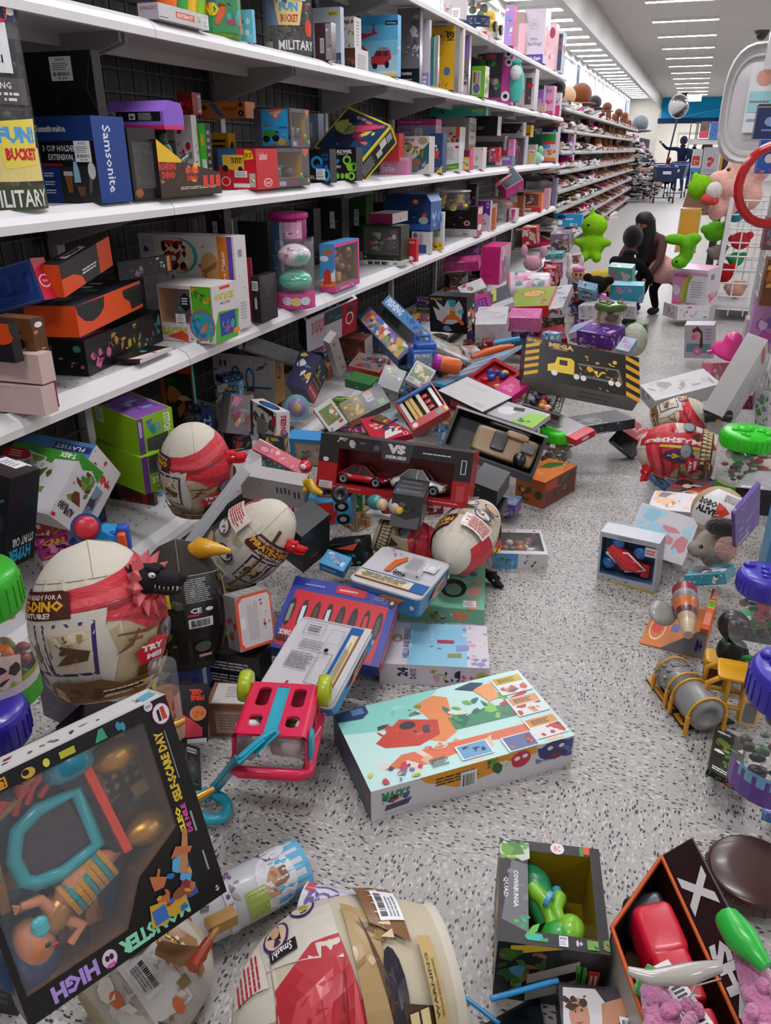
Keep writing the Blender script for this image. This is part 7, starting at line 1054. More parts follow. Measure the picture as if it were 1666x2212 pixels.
mb.rbox((h1+h0)/2+V3(0,0,.006),(.035,.07,.012),TE,p=8,M=np.array([unit(w_),unit(h1-h0),unit(np.cross(w_,h1-h0))]).T);mb.build('pull_bar',O,e)
mb=MB();loop=[Z(x,y,.028)for x,y in((458,1716),(432,1712),(414,1728),(420,1756),(448,1770),(480,1768),(492,1745),(484,1726))]
lp=[sum(c*p for c,p in zip((-.0625,.5625,.5625,-.0625),(loop[i-1],loop[i],loop[(i+1)%8],loop[(i+2)%8])))for i in range(8)];lp=[p for ab in zip(loop,lp)for p in ab];mb.tube(lp,.012,TE,'plastic',8,closed=True);mb.build('grip',O,e)
mb=MB();mb.sup(q(1.03,.1,.35),(.006,.02,.035),'2c98b0','plastic',MW,3);mb.tube([q(1.03,.1,.3),q(1.15,.12,-.1)],.0012,'e8e8e8','plastic',4);mb.build('plastic_tag',O,e)
for x in(-.06,1.06):
    for y in(.98,):
        mb=MB();s1=1 if x>0 else-1;c0=q(x,y,.12);mb.lathe(c0-ux*.012*s1,ux*s1,[(.02,0),(.034,.0),(.037,.006),(.037,.022),(.034,.028),(.024,.028),(.022,.022),(.008,.02),(.008,.03),(.001,.03)],'a8bc1c','plastic',26)
        for i in range(5):t=2*pi*i/5;mb.box(c0+ux*s1*.010+(uy*cos(t)+uz*sin(t))*.016,(.006,.004,.02),'98ac18','plastic',M=np.array([ux,np.cross(ux,uy*cos(t)+uz*sin(t)),uy*cos(t)+uz*sin(t)]).T)
        mb.build('wheel',O,e)
# ---------------- big black doll box, bottom left ----------------
A0=Dp(357,1500,1.27);_E,err=solve_tri(A0,((-117,1732),(325,1491),(487,1926)),dim=(None,.07,None));TRILOG.append(('doll box',[float(np.linalg.norm(q))for q in _E],float(err),[float((A0+q)[2])for q in _E]))
gl,gd,gv=_E;fs=faces_of(A0,gl,gd,gv);o,u,v,n=fs['L'];D=.068;low=min((A0+gl*i+gd*j+gv*k)[2]for i in(0,1)for j in(0,1)for k in(0,1));O=V3(*((A0+(gl+gd+gv)/2)[:2]),low)
e=empty('doll_playset_box',O,'big black doll box with clear front and rainbow lettering, leaning at the bottom left corner','box')
mb=MB();wu0,wv0,wu1,wv1=.03,.12,.86,.93;p3=lambda a,b,z=0:o+u*a+v*b-n*z
win=[(.03,.12),(.5,.12),(.62,.3),(.86,.42),(.86,.93),(.2,.93),(.03,.86)]
outer=[(0,0),(.55,0),(1,0),(1,.5),(1,1),(.2,1),(0,1)]
for i in range(7):
    j=(i+1)%7;mb.face([p3(*outer[i]),p3(*outer[j]),p3(*win[j]),p3(*win[i])],'0f0e10','card')
    mb.face([p3(*win[i]),p3(*win[j]),p3(*win[j],D),p3(*win[i],D)],'5a3c22','card')
mb.face([p3(0,0,D+.003),p3(0,1,D+.003),p3(1,1,D+.003),p3(1,0,D+.003)],'141316','card')
mb.face([p3(0,1),p3(1,1),p3(1,1,D),p3(0,1,D)],'d2cecb','card');mb.face([p3(1,0),p3(1,0,D),p3(1,1,D),p3(1,1)],'1a181c','card');mb.face([p3(0,0),p3(0,0,D),p3(1,0,D),p3(1,0)],'0f0e10','card');mb.face([p3(0,0),p3(0,1),p3(0,1,D),p3(0,0,D)],'0f0e10','card')
ft=Fr(mb,p3(0,1),u,-n*D);ft.art('b .1 .25 .97 .75 8c2430,3c8ca8,5c5c64,8c6c4c,3c3c44 16 3 .22;f .01 .05 .99 .95 5c2c60 .002;p 4ca0b8 .9 .2 .98 .3 .98 .7 .9 .6')
f=Fr(mb,o,u,v);f.k=1
f.art('t MONSTER .44 .02 .8 .095 8ce0b8 180 .05;t HIGH .12 .02 .33 .095 b090e0 180 .05;e .385 .055 .035 .04 e0c8e0;e .375 .06 .01 .014 2c1c34;e .395 .06 .01 .014 2c1c34;p d84ca8 .36 .02 .41 .02 .4 .035 .37 .035;'
      't SELF-SCARE_DAY .885 .52 .93 .86 d8b83c 90 .05;l .94 .5 .955 .97 a8a8a8 1;t CLEO .87 .36 .9 .5 e8d02c 90 .06;t DE_NILE .905 .36 .93 .5 d84ca8 90 .05;l .94 .1 .96 .5 a8a8a8 2;t 4+ .945 .03 .97 .06 d8d8d8 90;'
      'f .05 .935 .095 .985 c83c6c .012;e .075 .96 .02 .02 a8344c;f .17 .94 .23 .985 d8982c .008;e .2 .96 .02 .015 c8882c;e .32 .955 .03 .022 c8a43c;e .31 .96 .015 .012 0f0e10;e .4 .96 .015 .018 d8d04c;r .46 .945 .53 .975 b8b834;p 3c9c7c .62 .94 .68 .94 .67 .99 .65 .99;e .74 .965 .012 .02 3c8ca8;e .76 .955 .012 .02 3c8ca8;'
      'e .95 .93 .045 .05 b83c8c;e .95 .93 .042 .046 e0e0e4;p c83c2c .95 .9 .975 .9 .97 .96 .95 .96;p 1c1c22 .93 .9 .945 .9 .945 .955 .93 .95;e .9 .985 .022 .022 d8d8dc;t NEW .885 .98 .915 .99 3c3c44;'
      'b .66 .05 .86 .3 2c6cb0,3c50a8,b86a40,c8a034,8c4c34,5ca8d8,8c2c3c 26 5 .22;p c8a034 .6 .06 .68 .04 .7 .14 .62 .16;r .62 .06 .69 .13 3c6cb8;p b88058 .8 .22 .88 .4 .9 .38 .84 .2;p b86a40 .78 .3 .82 .34 .9 .3 .88 .28')
mb.build('carton',O,e)
mb=MB();f=Fr(mb,p3(0,0,D-.001),u,v);f.k=1
f.art('p 1f4c5c .03 .12 .5 .12 .62 .3 .86 .42 .86 .93 .2 .93 .03 .86;b .05 .4 .6 .9 285c6c,1c4454,32687a 16 2 .3;p 8c6c48 .55 .55 .86 .55 .86 .9 .6 .9;b .56 .56 .85 .9 9c7c54,7c5c3c,a88c64 12 4 .3;p 6c3c1c .03 .12 .5 .12 .46 .24 .03 .3;b .04 .12 .46 .26 a86c34,6c3c1c,c08844,4c2c14 16 3 .3;p 4c3420 .6 .3 .86 .42 .86 .55 .6 .5;z .66 .6 .84 .82 3c2818 4 .02;p 2c1810 .62 .5 .78 .56 .76 .62 .62 .56;r .64 .84 .82 .9 c0a878;l .66 .62 .82 .8 2c2018 3 v;e .2 .5 .1 .05 c88844;p 8c2c3c .3 .22 .42 .2 .44 .3 .34 .32')
mb.build('backdrop',O,e)
def tb(pts,z,r_,c,nm,closed=False,fin='plastic',n_=8):m_=MB();m_.tube([p3(a,b,z)for a,b in pts],r_,c,fin,n_,closed=closed);return m_.build(nm,O,e)
tb([(.18,.52),(.17,.62),(.22,.72),(.32,.76),(.5,.76),(.52,.5),(.34,.46),(.22,.48)],.03,.011,'1c98a0','mirror_frame',True)
mb=MB();mb.face([p3(a,b,.034)for a,b in((.34,.46),(.52,.5),(.5,.76),(.32,.76),(.22,.72),(.17,.62),(.18,.52),(.22,.48))],'3c2c38','gloss');mb.build('mirror',O,e)
mb=MB()
for a,b,a2,b2 in((.24,.78,.3,.88),(.3,.8,.38,.9),(.36,.8,.46,.88),(.14,.76,.2,.86),(.3,.44,.36,.36),(.36,.44,.42,.35),(.42,.46,.48,.38),(.06,.8,.1,.9)):mb.tube([p3(a,b,.04),p3((a+a2)/2,(b+b2)/2+.01,.03),p3(a2,b2,.035)],[.006,.004,.015],'d0401c','plastic',6)
mb.build('orange_plumes',O,e)
mb=MB();mb.prism([p3(.54,.86,.01),p3(.58,.86,.01),p3(.64,.42,.01),p3(.6,.42,.01)],-n*.05,'d8381c','plastic');mb.prism([p3(.44,.86,.03),p3(.54,.86,.02),p3(.6,.42,.02),p3(.52,.44,.03)],-n*.04,'141418','plastic');mb.build('vanity_drawer',O,e)
mb=MB();mb.prism([p3(.06,.42,.04),p3(.1,.42,.04),p3(.14,.78,.04),p3(.1,.8,.04)],-n*.03,'9a6c30','plastic');mb.prism([p3(-.0,.5,.05),p3(.07,.52,.05),p3(.08,.68,.05),p3(.03,.74,.05),p3(.04,.6,.05)],-n*.01,'8c5c24','plastic');mb.ell(p3(.05,.6,.045),(.012,.01,.01),'2a9ca0');mb.tube([p3(.12,.42,.03),p3(.22,.42,.03)],.006,'9a6c30');mb.tube([p3(.14,.8,.03),p3(.26,.84,.03)],.006,'9a6c30');mb.build('mirror_stand',O,e)
mb=MB();
for a,b in((.66,.8),(.7,.42)):mb.lathe(p3(a,b,.045),u,[(.006,-.02),(.02,0),(.026,.02),(.022,.04),(.008,.055),(.006,.09),(.009,.1),(.005,.14)],'b8883c','metal',14)
mb.build('gold_vases',O,e)
mb=MB();mb.sup(p3(.5,.9,.05),(.04,.03,.05),'1c7c90','plastic',np.array([unit(u),unit(v),n]).T,3);mb.tube([p3(.3,.885,.03),p3(.42,.9,.03),p3(.56,.84,.03)],.005,'b87c34');mb.build('teal_pouf',O,e)
# doll lying across the lower part
mb=MB();hd=p3(.13,.26,.03);Mf=np.array([unit(u),unit(v),n]).T;mb.ell(hd,(.03,.036,.03),'c07a54','skin',Mf);mb.ell(hd+unit(v)*-.02+unit(u)*-.01-n*.01,(.045,.05,.035),'1c3a5c','hair',Mf)
mb.ell(hd+unit(u)*.012+n*.026,(.006,.004,.003),'2c3c4c','gloss',Mf);mb.ell(hd+unit(u)*.022-unit(v)*.006+n*.026,(.005,.003,.003),'b02c3c','gloss',Mf);mb.build('doll_head',O,e)
mb=MB();mb.tube([p3(.18,.29,.03),p3(.24,.31,.03),p3(.3,.345,.03),p3(.36,.38,.03),p3(.5,.42,.03),p3(.6,.42,.04)],[.012,.022,.018,.026,.018,.01],'c07a54','skin',12)
mb.tube([p3(.24,.35,.02),p3(.21,.42,.02),p3(.13,.44,.02)],[.01,.008,.006],'c07a54','skin');mb.tube([p3(.27,.3,.02),p3(.33,.24,.01),p3(.26,.2,.01)],[.01,.008,.006],'c07a54','skin')
for k in range(4):mb.tube([p3(.13,.44,.02),p3(.1,.425+.012*k,.02)],.0022,'c07a54','skin',5)
mb.build('doll_body',O,e)
mb=MB();mb.tube([p3(.2,.29,.03),p3(.25,.315,.03),p3(.3,.345,.03)],[.02,.025,.022],'b07c48','metal',12);mb.build('doll_top',O,e)
mb=MB()
for k in range(9):a=.31+.025*k;c0=p3(a,.345+.3*(a-.31),.03);mb.tube([c0,c0+u*.022+v*.006],[.027+.002*(k<4)]*2,['c08a34','2c8c90','c08a34'][k%3],'fabric',12)
mb.build('doll_skirt',O,e)
mb=MB()
for k in range(3):mb.ell(p3(.17,.32+.015*k,.01),(.012,.01,.008),'3cb4bc','plastic',Mf)
mb.build('doll_earrings',O,e)
mb=MB();mb.face([p3(a,b,.002)for a,b in win],'e8e8ec','clear');mb.build('plastic_window',O,e)
mb=MB();f=Fr(mb,p3(.0,.78),u*.09,v*.13);f.k=20;f.art('g 0 0 1 1');mb.build('price_tag',O,e)
# two clear printed tubes on the floor
def tube_pack(name,label,a,b,za,zb,r,bc,art,dens=None):
    P=Z(*a,za);Q=Z(*b,zb);ax=unit(Q-P);L=np.linalg.norm(Q-P);e=empty(name,P-V3(0,0,r),label,'tube');O=e.location;v=unit(EYE-(P+Q)/2);v=unit(v-ax*np.dot(v,ax));s_=np.cross(v,ax)*-1
    mb=MB();mb.lathe(P,ax,[(r*.97,0),(r,.004),(r,L-.004),(r*.97,L)],'d8dce0','clear',32);mb.build('tube',O,e)
    fn=lambda a_,b_,l:P+ax*L*a_+(v*cos((b_-.5)*3.6)+s_*sin((b_-.5)*3.6))*(r*.975+l);mb=MB();mb.lathe(P+ax*.01,ax,[(r*.96,0),(r*.96,L-.02)],bc,'card',32)
    f=Fr(mb,0,0,0,'card',fn,L,r*3.6,.0001);f.art(art);mb.build('printed_liner',O,e);return e
tube_pack('figure_tube','white and sky blue printed tube on the floor, running behind the black doll box',(395,2000),(652,1868),.055,.055,.055,'d4d2d6','r .7 0 1 1 4cacd4;e .72 .52 .16 .3 e4e2e4;b .62 .38 .82 .66 a8683c,c8905c,8c5028 9 3 .3;r .45 .5 .62 .82 a8bc3c;l .46 .54 .6 .78 5c6c1c 5 v;t KINDS .22 .16 .42 .3 7c3c8c 0 .06;b .3 .35 .45 .65 2c2c54,8c2c3c,3c3c5c,b8b0a8 7 4 .3;e .78 .2 .1 .12 e8e4e8;p 2c2c24 .66 .1 .7 .3 .74 .3 .74 .1;t MINI .78 .78 .94 .9 26547c;b .1 .2 .3 .8 c8c8cc,5c5c64,a83c6c 8 6;r .3 .1 .36 .9 dcdce0')
tube_pack('surprise_tube','white, purple and yellow printed tube on the floor, above the largest skull capsule',(655,1958),(880,2012),.045,.045,.045,'c8c4cc','r 0 0 .42 1 dcd8de;e .22 .45 .17 .3 5c3c8c;e .22 .45 .13 .23 dcd8de;e .22 .45 .08 .14 5c3c8c;t PRISE .12 .36 .33 .54 7c54a8 75 .06;t PRISE .13 .36 .33 .54 w 75 .02;r .02 .1 .1 .3 c82c3c;r .42 0 .7 1 b8b8c8;p 34305c .36 .6 .5 1 .6 .7 .44 .3;b .52 .3 .75 .8 c86c2c,e0a83c,34305c,w,8c4c24 12 4 .3;r .74 .25 .95 .95 d8ac34;r .95 0 1 1 d0d0d4;b .2 .75 .45 .98 d8742c,e0a82c,3c2c1c 6 3 .3;p 3c2c6c .6 .1 .75 .1 .8 .28 .62 .3;e .06 .8 .035 .08 5c3c8c')
# jars on the left edge
P=Dp(0,1500,1.6);jar('animal_tub','clear tub with bright green lid and farm animals, at the left edge',P,.072,.27,'2fa81c',.34,fill=['3c8c34','c8c0b8','8c3c34','d8a0a0','5c7c3c','d8703c'],n=50,seed=3,art='r 0 0 1 .2 3c9c2c;r 0 .2 1 .32 c8bcc0;r 0 .3 1 .36 8c9c34;p d0b8b0 .4 .3 .7 .3 .75 .6 .5 .7 .38 .5;b .4 .35 .72 .65 d89c94,3c3434 5 2 .25;p d8742c .5 .7 .7 .75 .6 .8',span=(0,1))
P=Dp(8,1700,1.62);jar('toy_tub','clear tub with dark violet lid, under the green-lidded tub at the left edge',P,.066,.19,'2a1c8c',.42,fill=['b8382c','3c2c54','c89c94','2c2c3c'],n=24,seed=9)
# turtles box (window upward) and its lower panel
e=T('scooter_figure_box','green and black windowed box on the floor holding a green figure and scooter',(1076,2032),(1080,1810),(1320,2064),(1064,2152),dist=1.5,c='1c1a18',cols={'L':'26241e','R':'1c1b18'},win={'T':(.28,.12,.9,.9,.85,'8c7410',1)},
  art={'T':'b .0 .78 .3 1 6c9c3c,a8b83c,c8d0c0,4c7c34 10 2 .4;p 6a6a6c .03 .2 .28 .1 .28 .75 .12 .78;b .08 .25 .28 .7 5c5c60,7c7c80 5 3;t COWABUNGA .14 .32 .19 .68 e0e0e0 270 .04;t QUAD .04 .4 .09 .6 e0e0e0 270;b .14 .04 .45 .25 2c9c5c,3cb0a0,58b43c 9 4 .3;e .58 .95 .07 .06 e8e4e4;t RC .55 .92 .61 .98 d8502c;r .84 .92 .9 1 d8502c;r .8 .9 .84 .99 3c8c3c;g .55 .02 .63 .11 1;t 8+ .7 .03 .76 .09 e0e0e0;r .8 .02 .9 .1 6c9c3c;b .86 .02 1 .12 5c8c3c,a8682c,2c5c2c 6 5 .4','R':'p d8b82c .12 .8 .6 1 .3 1 .12 .95;b .02 .15 .45 .9 3c6c24,5c8c2c,34542c,4c8ca8,8c5c34 26 3 .22;z .3 .0 .75 1 a8a49c 2 .35;t TUR .72 .3 .84 .75 4c9c34 0 .06;r .84 .25 .94 .7 b83434;l .85 .3 .93 .65 d8d0c8 2 v','L':'b .1 .1 .9 .9 a8302c,c8a82c,2c2c24 9 2'})
O=V3(*e.location);A0=Dp(1076,2032,1.5);_E,_=solve_tri(A0,((1080,1810),(1320,2064),(1064,2152)));el,er,ev=_E;up_=-unit(ev);qq=lambda x,y,z:A0+er*x+el*y+ev*z
def blade(pts,r_,c,nm,fin='plastic'):m_=MB();m_.tube([qq(*p)for p in pts],r_,c,fin,10);m_.build(nm,O,e)
mb=MB();mb.sup(qq(.38,.7,.35),(.035,.045,.03),'1c7c4c','plastic',np.array([unit(er+el*-.5),unit(el),up_]).T,3);mb.tube([qq(.3,.85,.4),qq(.4,.6,.3),qq(.5,.38,.35)],[.025,.03,.02],'2c8c50');mb.build('toy_scooter',O,e)
blade([(.33,.62,.2),(.45,.5,.15),(.5,.38,.2),(.52,.3,.2)],[.016,.014,.012,.012],'7cbc2c','figure_leg');blade([(.6,.6,.25),(.55,.42,.15),(.62,.3,.2)],[.014,.012,.01],'7cbc2c','figure_arm')
mb=MB();mb.ell(qq(.68,.27,.2),(.026,.03,.024),'7cbc2c','plastic');mb.ell(qq(.58,.22,.25),(.032,.03,.028),'2f9c3c','plastic');mb.build('figure_body',O,e)
mb=MB();mb.tube([qq(.46,.48,.08),qq(.5,.46,.08)],.016,'4ca4c8');mb.tube([qq(.58,.7,.3),qq(.62,.55,.25)],.01,'3c98b0');mb.ell(qq(.75,.25,.55),(.02,.03,.01),'5c5c5c');mb.tube([qq(.66,.55,.7),qq(.7,.2,.7)],.022,'4c4a44');mb.build('figure_gear',O,e)
# open black and orange blaster carton, bottom right
A0=Dp(1322,2004,1.62);ex_=Dp(1432,1850,1.83)-A0;fd=unit(ex_);C1=Dp(1640,2330,1.12)
P0=Z(1322,2004,.17);P1=Z(1430,1850,.2);P2=Z(1645,2215,.3);wv=P1-P0;lv=unit(Z(1596,2212,.2)-P1)*.42;dn=V3(0,0,-.16)
O=P0+(wv+lv)/2+dn;e=empty('blaster_carton',O,'open black carton with orange edges holding a red blaster, bottom right','box')
mb=MB();t_=.004;nW=unit(wv)*t_;nL=unit(lv)*t_
mb.cub(P0+dn,wv,lv,V3(0,0,.004),'6a4c34');mb.cub(P0+dn,lv,nW,-dn,'b4aca4');mb.cub(P0+dn,wv,nL,-dn,'2a1c16');mb.cub(P1+dn-nW,lv,nW,-dn,'2c0e10');mb.cub(P0+lv+dn-nL,wv,nL,-dn,'2a1c16')
for a,b in((P0,P0+wv),(P0,P0+lv),(P1,P1+lv)):mb.tube([a,b],.004,'c85a24','card',5)
mb.build('carton',O,e)
mb=MB();vv=V3(.042,.0,.06);uu=lv*1.02;mb.prism([P1,P1+uu,P1+uu+vv,P1+vv],unit(wv)*.004,'241014','card')
fr=Fr(mb,P1-unit(np.cross(uu,vv))*-.0008,uu,vv);fr.k=4;fr.art('t X .12 .15 .3 .9 d8d4d4 0 .05;t SHOT .42 .08 .85 .62 d8d4d4 0 .06;r .36 .66 .6 .95 b01c2c;t ZURU .38 .7 .58 .91 e0c8c8;r 0 0 1 .06 c85a24');mb.build('flap',O,e)
mb=MB();d=unit(lv);w1=unit(wv-d*np.dot(wv,d));Mb=np.array([w1,d,V3(0,0,1)]).T;cc=P0+wv*.6+lv*.2+V3(0,0,-.03);RC='cc1230'
mb.rbox(cc,(.07,.10,.065),RC,M=Mb,p=6);mb.rbox(cc+d*.07,(.062,.08,.06),RC,M=Mb,p=6)
for k in range(4):mb.rbox(cc+d*(.11+.04*k)+V3(0,0,.0),(.058,.03,.055),RC if k%2 else 'b80f2a',M=Mb,p=7)
mb.rbox(cc+d*.28+V3(.01,0,0),(.066,.07,.05),RC,M=Mb,p=5);mb.rbox(cc-d*.06-V3(0,0,.02),(.07,.05,.06),'2a2c32',M=Mb,p=6);mb.rbox(cc+d*.33+w1*.02,(.05,.09,.06),'d8421c',M=Mb,p=5);mb.build('red_blaster',O,e)
mb=MB();mb.tube([P1+lv*.55+w1*.01,P1+lv*.6-w1*.05+V3(0,0,.03),P1+lv*.7-w1*.09],.0015,'a8a49c','plastic',5);mb.tube([P1+lv*.75+w1*.01,P1+lv*.78-w1*.06+V3(0,0,.03),P1+lv*.86-w1*.1],.0015,'a8a49c','plastic',5);mb.build('cable_ties',O,e)
mb=MB();f0=cc+d*.08-w1*.075+V3(0,0,.045);fr=Fr(mb,f0,d*.12+w1*.03,w1*.06-d*.015);fr.k=2;fr.rect(0,0,1,1,'e4e2e0');fr.bars(.1,.62,.9,.9);fr.lines(.1,.1,.9,.55,'6c6c74',4);mb.build('price_label',O,e)
mb=MB();p0=Dp(1405,2112,1.32);mb.tube([p0+V3(-.03,0,0),p0,p0+V3(.05,.02,.005),p0+V3(.09,.05,0)],[.006,.01,.015,.009],'b8b4ac','gloss',10);mb.build('clear_spoon',p0-V3(0,0,.01),label='pale translucent plastic spout lying over the red blaster',cat='toy')
for i,(px,py,d_,lb)in enumerate(((1425,2185,1.45,'pink knitted slipper with green stripe lying in the blaster carton'),(1640,2140,1.4,'pink fluffy slipper with bright green lining at the right edge'))):
    p0=Dp(px,py,d_);mb=MB();mb.tube([p0+V3(-.02,.05,.01),p0,p0+V3(.02,-.05,0),p0+V3(.04,-.1,-.01)],[.016,.026,.03,.028],'d884b0','plush',12);rd=random.Random(i)
    for k in range(24):t=rd.uniform(0,6.3);mb.ell(p0+V3(.02+.036*cos(t),-.04+rd.uniform(-.06,.05),.036*abs(sin(t))),(.01,.012,.01),'d884b0','plush',None,8,6)
    if i:mb.tube([p0+V3(-.045,.07,.04),p0+V3(-.03,.03,.055),p0+V3(-.0,.0,.05)],[.02,.024,.01],'28b03c','plastic',12)
    else:mb.tube([p0+V3(-.03,.03,-.01),p0+V3(-.02,.035,.035),p0+V3(.01,.03,.03)],.01,'2fa83c','plush')
    mb.build('slipper',p0-V3(0,0,.04),label=lb,cat='slipper')
P=Dp(1612,1968,1.95);jar('snack_jar','big clear jar with dark brown screw lid, behind the blaster carton',P-V3(0,0,.06),.085,.2,'3c1e14',.22,fill=['c83c2c','e0742c','c8b088','b02c5c','6c3c28'],n=36,seed=7,ax=(-.05,-.05,1),lidr=1.02)
# poster box and blue-edged black box at the bottom
P=Z(1205,2120,.1);a=Z(1405,2142,.1)-P;n_=V3(a[1],-a[0],0);n_=unit(n_ if n_[1]<0 else-n_)*.3
carton('card_game_box','black box with printed laughing person picture, blue edge, at the bottom of the frame','box',(P,a,n_,V3(0,0,-.05)),c='141c26',art={'T':'r 0 .0 1 1 3c343c;p e0dcdc -.0 .6 .05 .97 .4 .98 .5 .9 .42 .6;e .2 .82 .11 .1 c89070;b .02 .84 .3 .96 3c2c24,4c342a 7 2 .2;p c48a68 .45 .9 .8 .97 .8 .9 .5 .75 .4 .6;g .62 .66 .85 .84 1;b .1 .6 .5 .74 2c6c3c,3c7cb0,c8b890 6 3;e .16 .84 .01 .008 2c1c1c;e .23 .85 .01 .008 2c1c1c;p b04c4c .15 .78 .24 .79 .2 .77'})
mb=MB();mb.tube([P+V3(0,0,.003),Z(1060,2158,.1)],.005,'2c8cc8','plastic');mb.tube([Z(985,2140,.05),Z(1080,2212,.05)],.004,'2c8cc8','plastic');mb.build('blue_rod',P,label='thin bright blue plastic rods at the bottom edge of the frame',cat='rod')
T('video_game_box','black box with thin bright blue lines at the bottom edge of the frame',(1190,2290),(985,2330),(1160,2130),(1190,2310),dist=1.5,c='101820',art={'T':'p 2c8cc8 0 .96 1 .96 1 1 0 1;p 2c8cc8 .0 .9 .5 .3 .53 .3 .03 .92;r .1 .1 .12 .5 d8d8d8'})
# ---------------- smaller packs between the capsules and the doll box ----------------
ubox('shipping_carton','small brown cardboard carton with white paper label, behind the pink wagon','box',(566,1594),(454,1586),(580,1545),1524,z=.0,c='8a6040',art={'T':'r .08 .05 .95 .95 d4cec8;l .3 .3 .8 .8 a8a09c 5','L':'r .14 .12 .95 .8 b8a090;l .2 .2 .9 .7 8c6c5c 6;r .14 .78 .95 .84 a86c4c'})
ubox('black_kit_box','black box printed with rows of white small print, behind the brown cardboard carton','box',(566,1500),(448,1498),(590,1460),1424,z=.06,c='121214',art={'L':'l .1 .55 .9 .8 c8c8cc 3;l .1 .2 .9 .45 c8c8cc 3'})
ubox('photo_toy_box','small blue box with arm picture beneath the charcoal capsule','box',(450,1490),(372,1488),(462,1460),1444,z=.08,c='3c4c8c',cols={'T':'b8b0b0'},art={'L':'b .1 .1 .8 .9 8c5c44,2c3c7c,9c6c50 5 2;r .9 0 1 1 a8b4c0'})
T('gel_pellet_pack','tall black and pink pack printed with a bowl of orange pellets',(384,1608),(356,1600),(450,1606),(384,1480),dist=1.95,c='1c1c1e',art={'R':'t GEL .35 .82 .8 .92 d84424 180 .06;t FIRE .4 .72 .85 .81 d84424 180 .06;e .65 .5 .28 .13 d8885c;b .45 .42 .85 .6 e07c2c,d8642c 9 2 .2;p d84454 .1 .1 .8 .1 .8 .25 .3 .45 .1 .5;t GELLETS .12 .12 .22 .45 e0d8d8 90;r .3 .0 .95 .07 d8d4d4'})
P=Dp(372,1590,1.85);e=empty('candy_tube',P,'clear tall tube with yellow and white printed liner, right of the nearest skull capsule','tube');mb=MB();mb.lathe(P,(0,0,1),[(.028,0),(.03,.003),(.03,.19),(.028,.193)],'d8dcdc','clear',24);mb.build('tube',P,e)
mb=MB();mb.lathe(P,(0,0,1),[(.0275,.004),(.0275,.12)],'c8a08c','card',24,cap=False);f=Fr(mb,0,0,0,'card',lambda a,b,l:P+V3(.028*sin((a-.6)*3)-.0,-.028*cos((a-.6)*3),.01+.13*b),.08,.13,.0005);f.art('r 0 0 1 1 c87c60;b 0 .05 1 .95 e0c44c,d8d0c8,a83c3c,c8b0b8 14 3 .25;r 0 .8 1 1 d8c04c');mb.build('printed_liner',P,e)
T('skull_toy_box','black box with silver hexagon print at the right edge of the big doll box',(400,1700),(390,1690),(436,1708),(395,1604),dist=1.72,c='18181a',art={'R':'f .1 .1 .9 .9 6c6c70 .03;p 3c3c40 .2 .3 .5 .15 .8 .3 .8 .6 .5 .75 .2 .6;e .5 .45 .12 .06 3c7c4c;l .2 .8 .8 .95 c8c8cc 2','L':''})
T('transformer_pack','grey and orange eight-sided plastic pack printed with small red pictures',(520,1410),(495,1400),(595,1385),(506,1292),dist=2.05,c='8c8a88',fin='plastic',art={'R':'p d84c24 .0 .1 .1 .0 .95 0 1 .1 1 .9 .9 1 .15 1 0 .9;p ccc6c6 .08 .14 .16 .05 .92 .05 .96 .12 .96 .88 .9 .95 .2 .95 .08 .86;l .3 .15 .6 .9 a8a4a4 7 v;r .1 .4 .22 .6 e4e0e0;b .65 .1 .92 .9 b83c28,8c3424,c86c5c 10 3 .14','L':'b .1 .1 .9 .9 6c6a6a,a83424,5c5a58 6 2','T':'l .1 .1 .9 .9 a8a6a4 4 v'})
T('purple_star_box','dark purple box with pale barcode label under the nearest skull capsule',(168,1580),(95,1545),(182,1555),(160,1478),dist=2.2,c='3c2054',art={'L':'b .1 .1 .9 .9 5c3c7c,2c1440 6 2;r .2 .7 .7 .95 8c7c98;h .25 .72 .65 .93'})
T('checkered_box','black checkered box lying between the purple box and the doll box',(300,1570),(120,1570),(345,1515),(300,1600),dist=1.85,c='17171a',art={'T':'z 0 .1 1 .9 2c2c30 6 0;b .7 .5 .95 .9 8c8480,b87c3c,5c3820 5 2','L':'l .3 .3 .7 .6 8c7c4c 1'})
T('maroon_toy_box','deep red box with script lettering under the front edge of the nearest skull capsule',(362,1490),(310,1500),(378,1478),(360,1530),dist=1.9,c='5c1018',art={'T':'l .3 .4 .8 .7 c83c3c 1'})
T('blaster_dart_box','dark box with orange and grey print beneath the violet-lidded tub',(90,1650),(20,1680),(110,1620),(92,1680),dist=1.7,c='4c2424',art={'T':'b .1 .1 .9 .9 a83c2c,c8a0a0,5c3c3c 8 2'})
T('black_lens_carton','black carton at the lower left corner under the doll box',(40,2212),(-40,2190),(70,2160),(30,2100),dist=1.75,c='121214',art={'L':'l .2 .3 .8 .7 4c4c50 3'})
T('roll_cage_box','dark grey long card strip running from the two-car carton to the orange blaster box',(1085,1112),(1010,1090),(1095,1075),(1086,1125),dist=2.9,c='2a2828',cat='board')
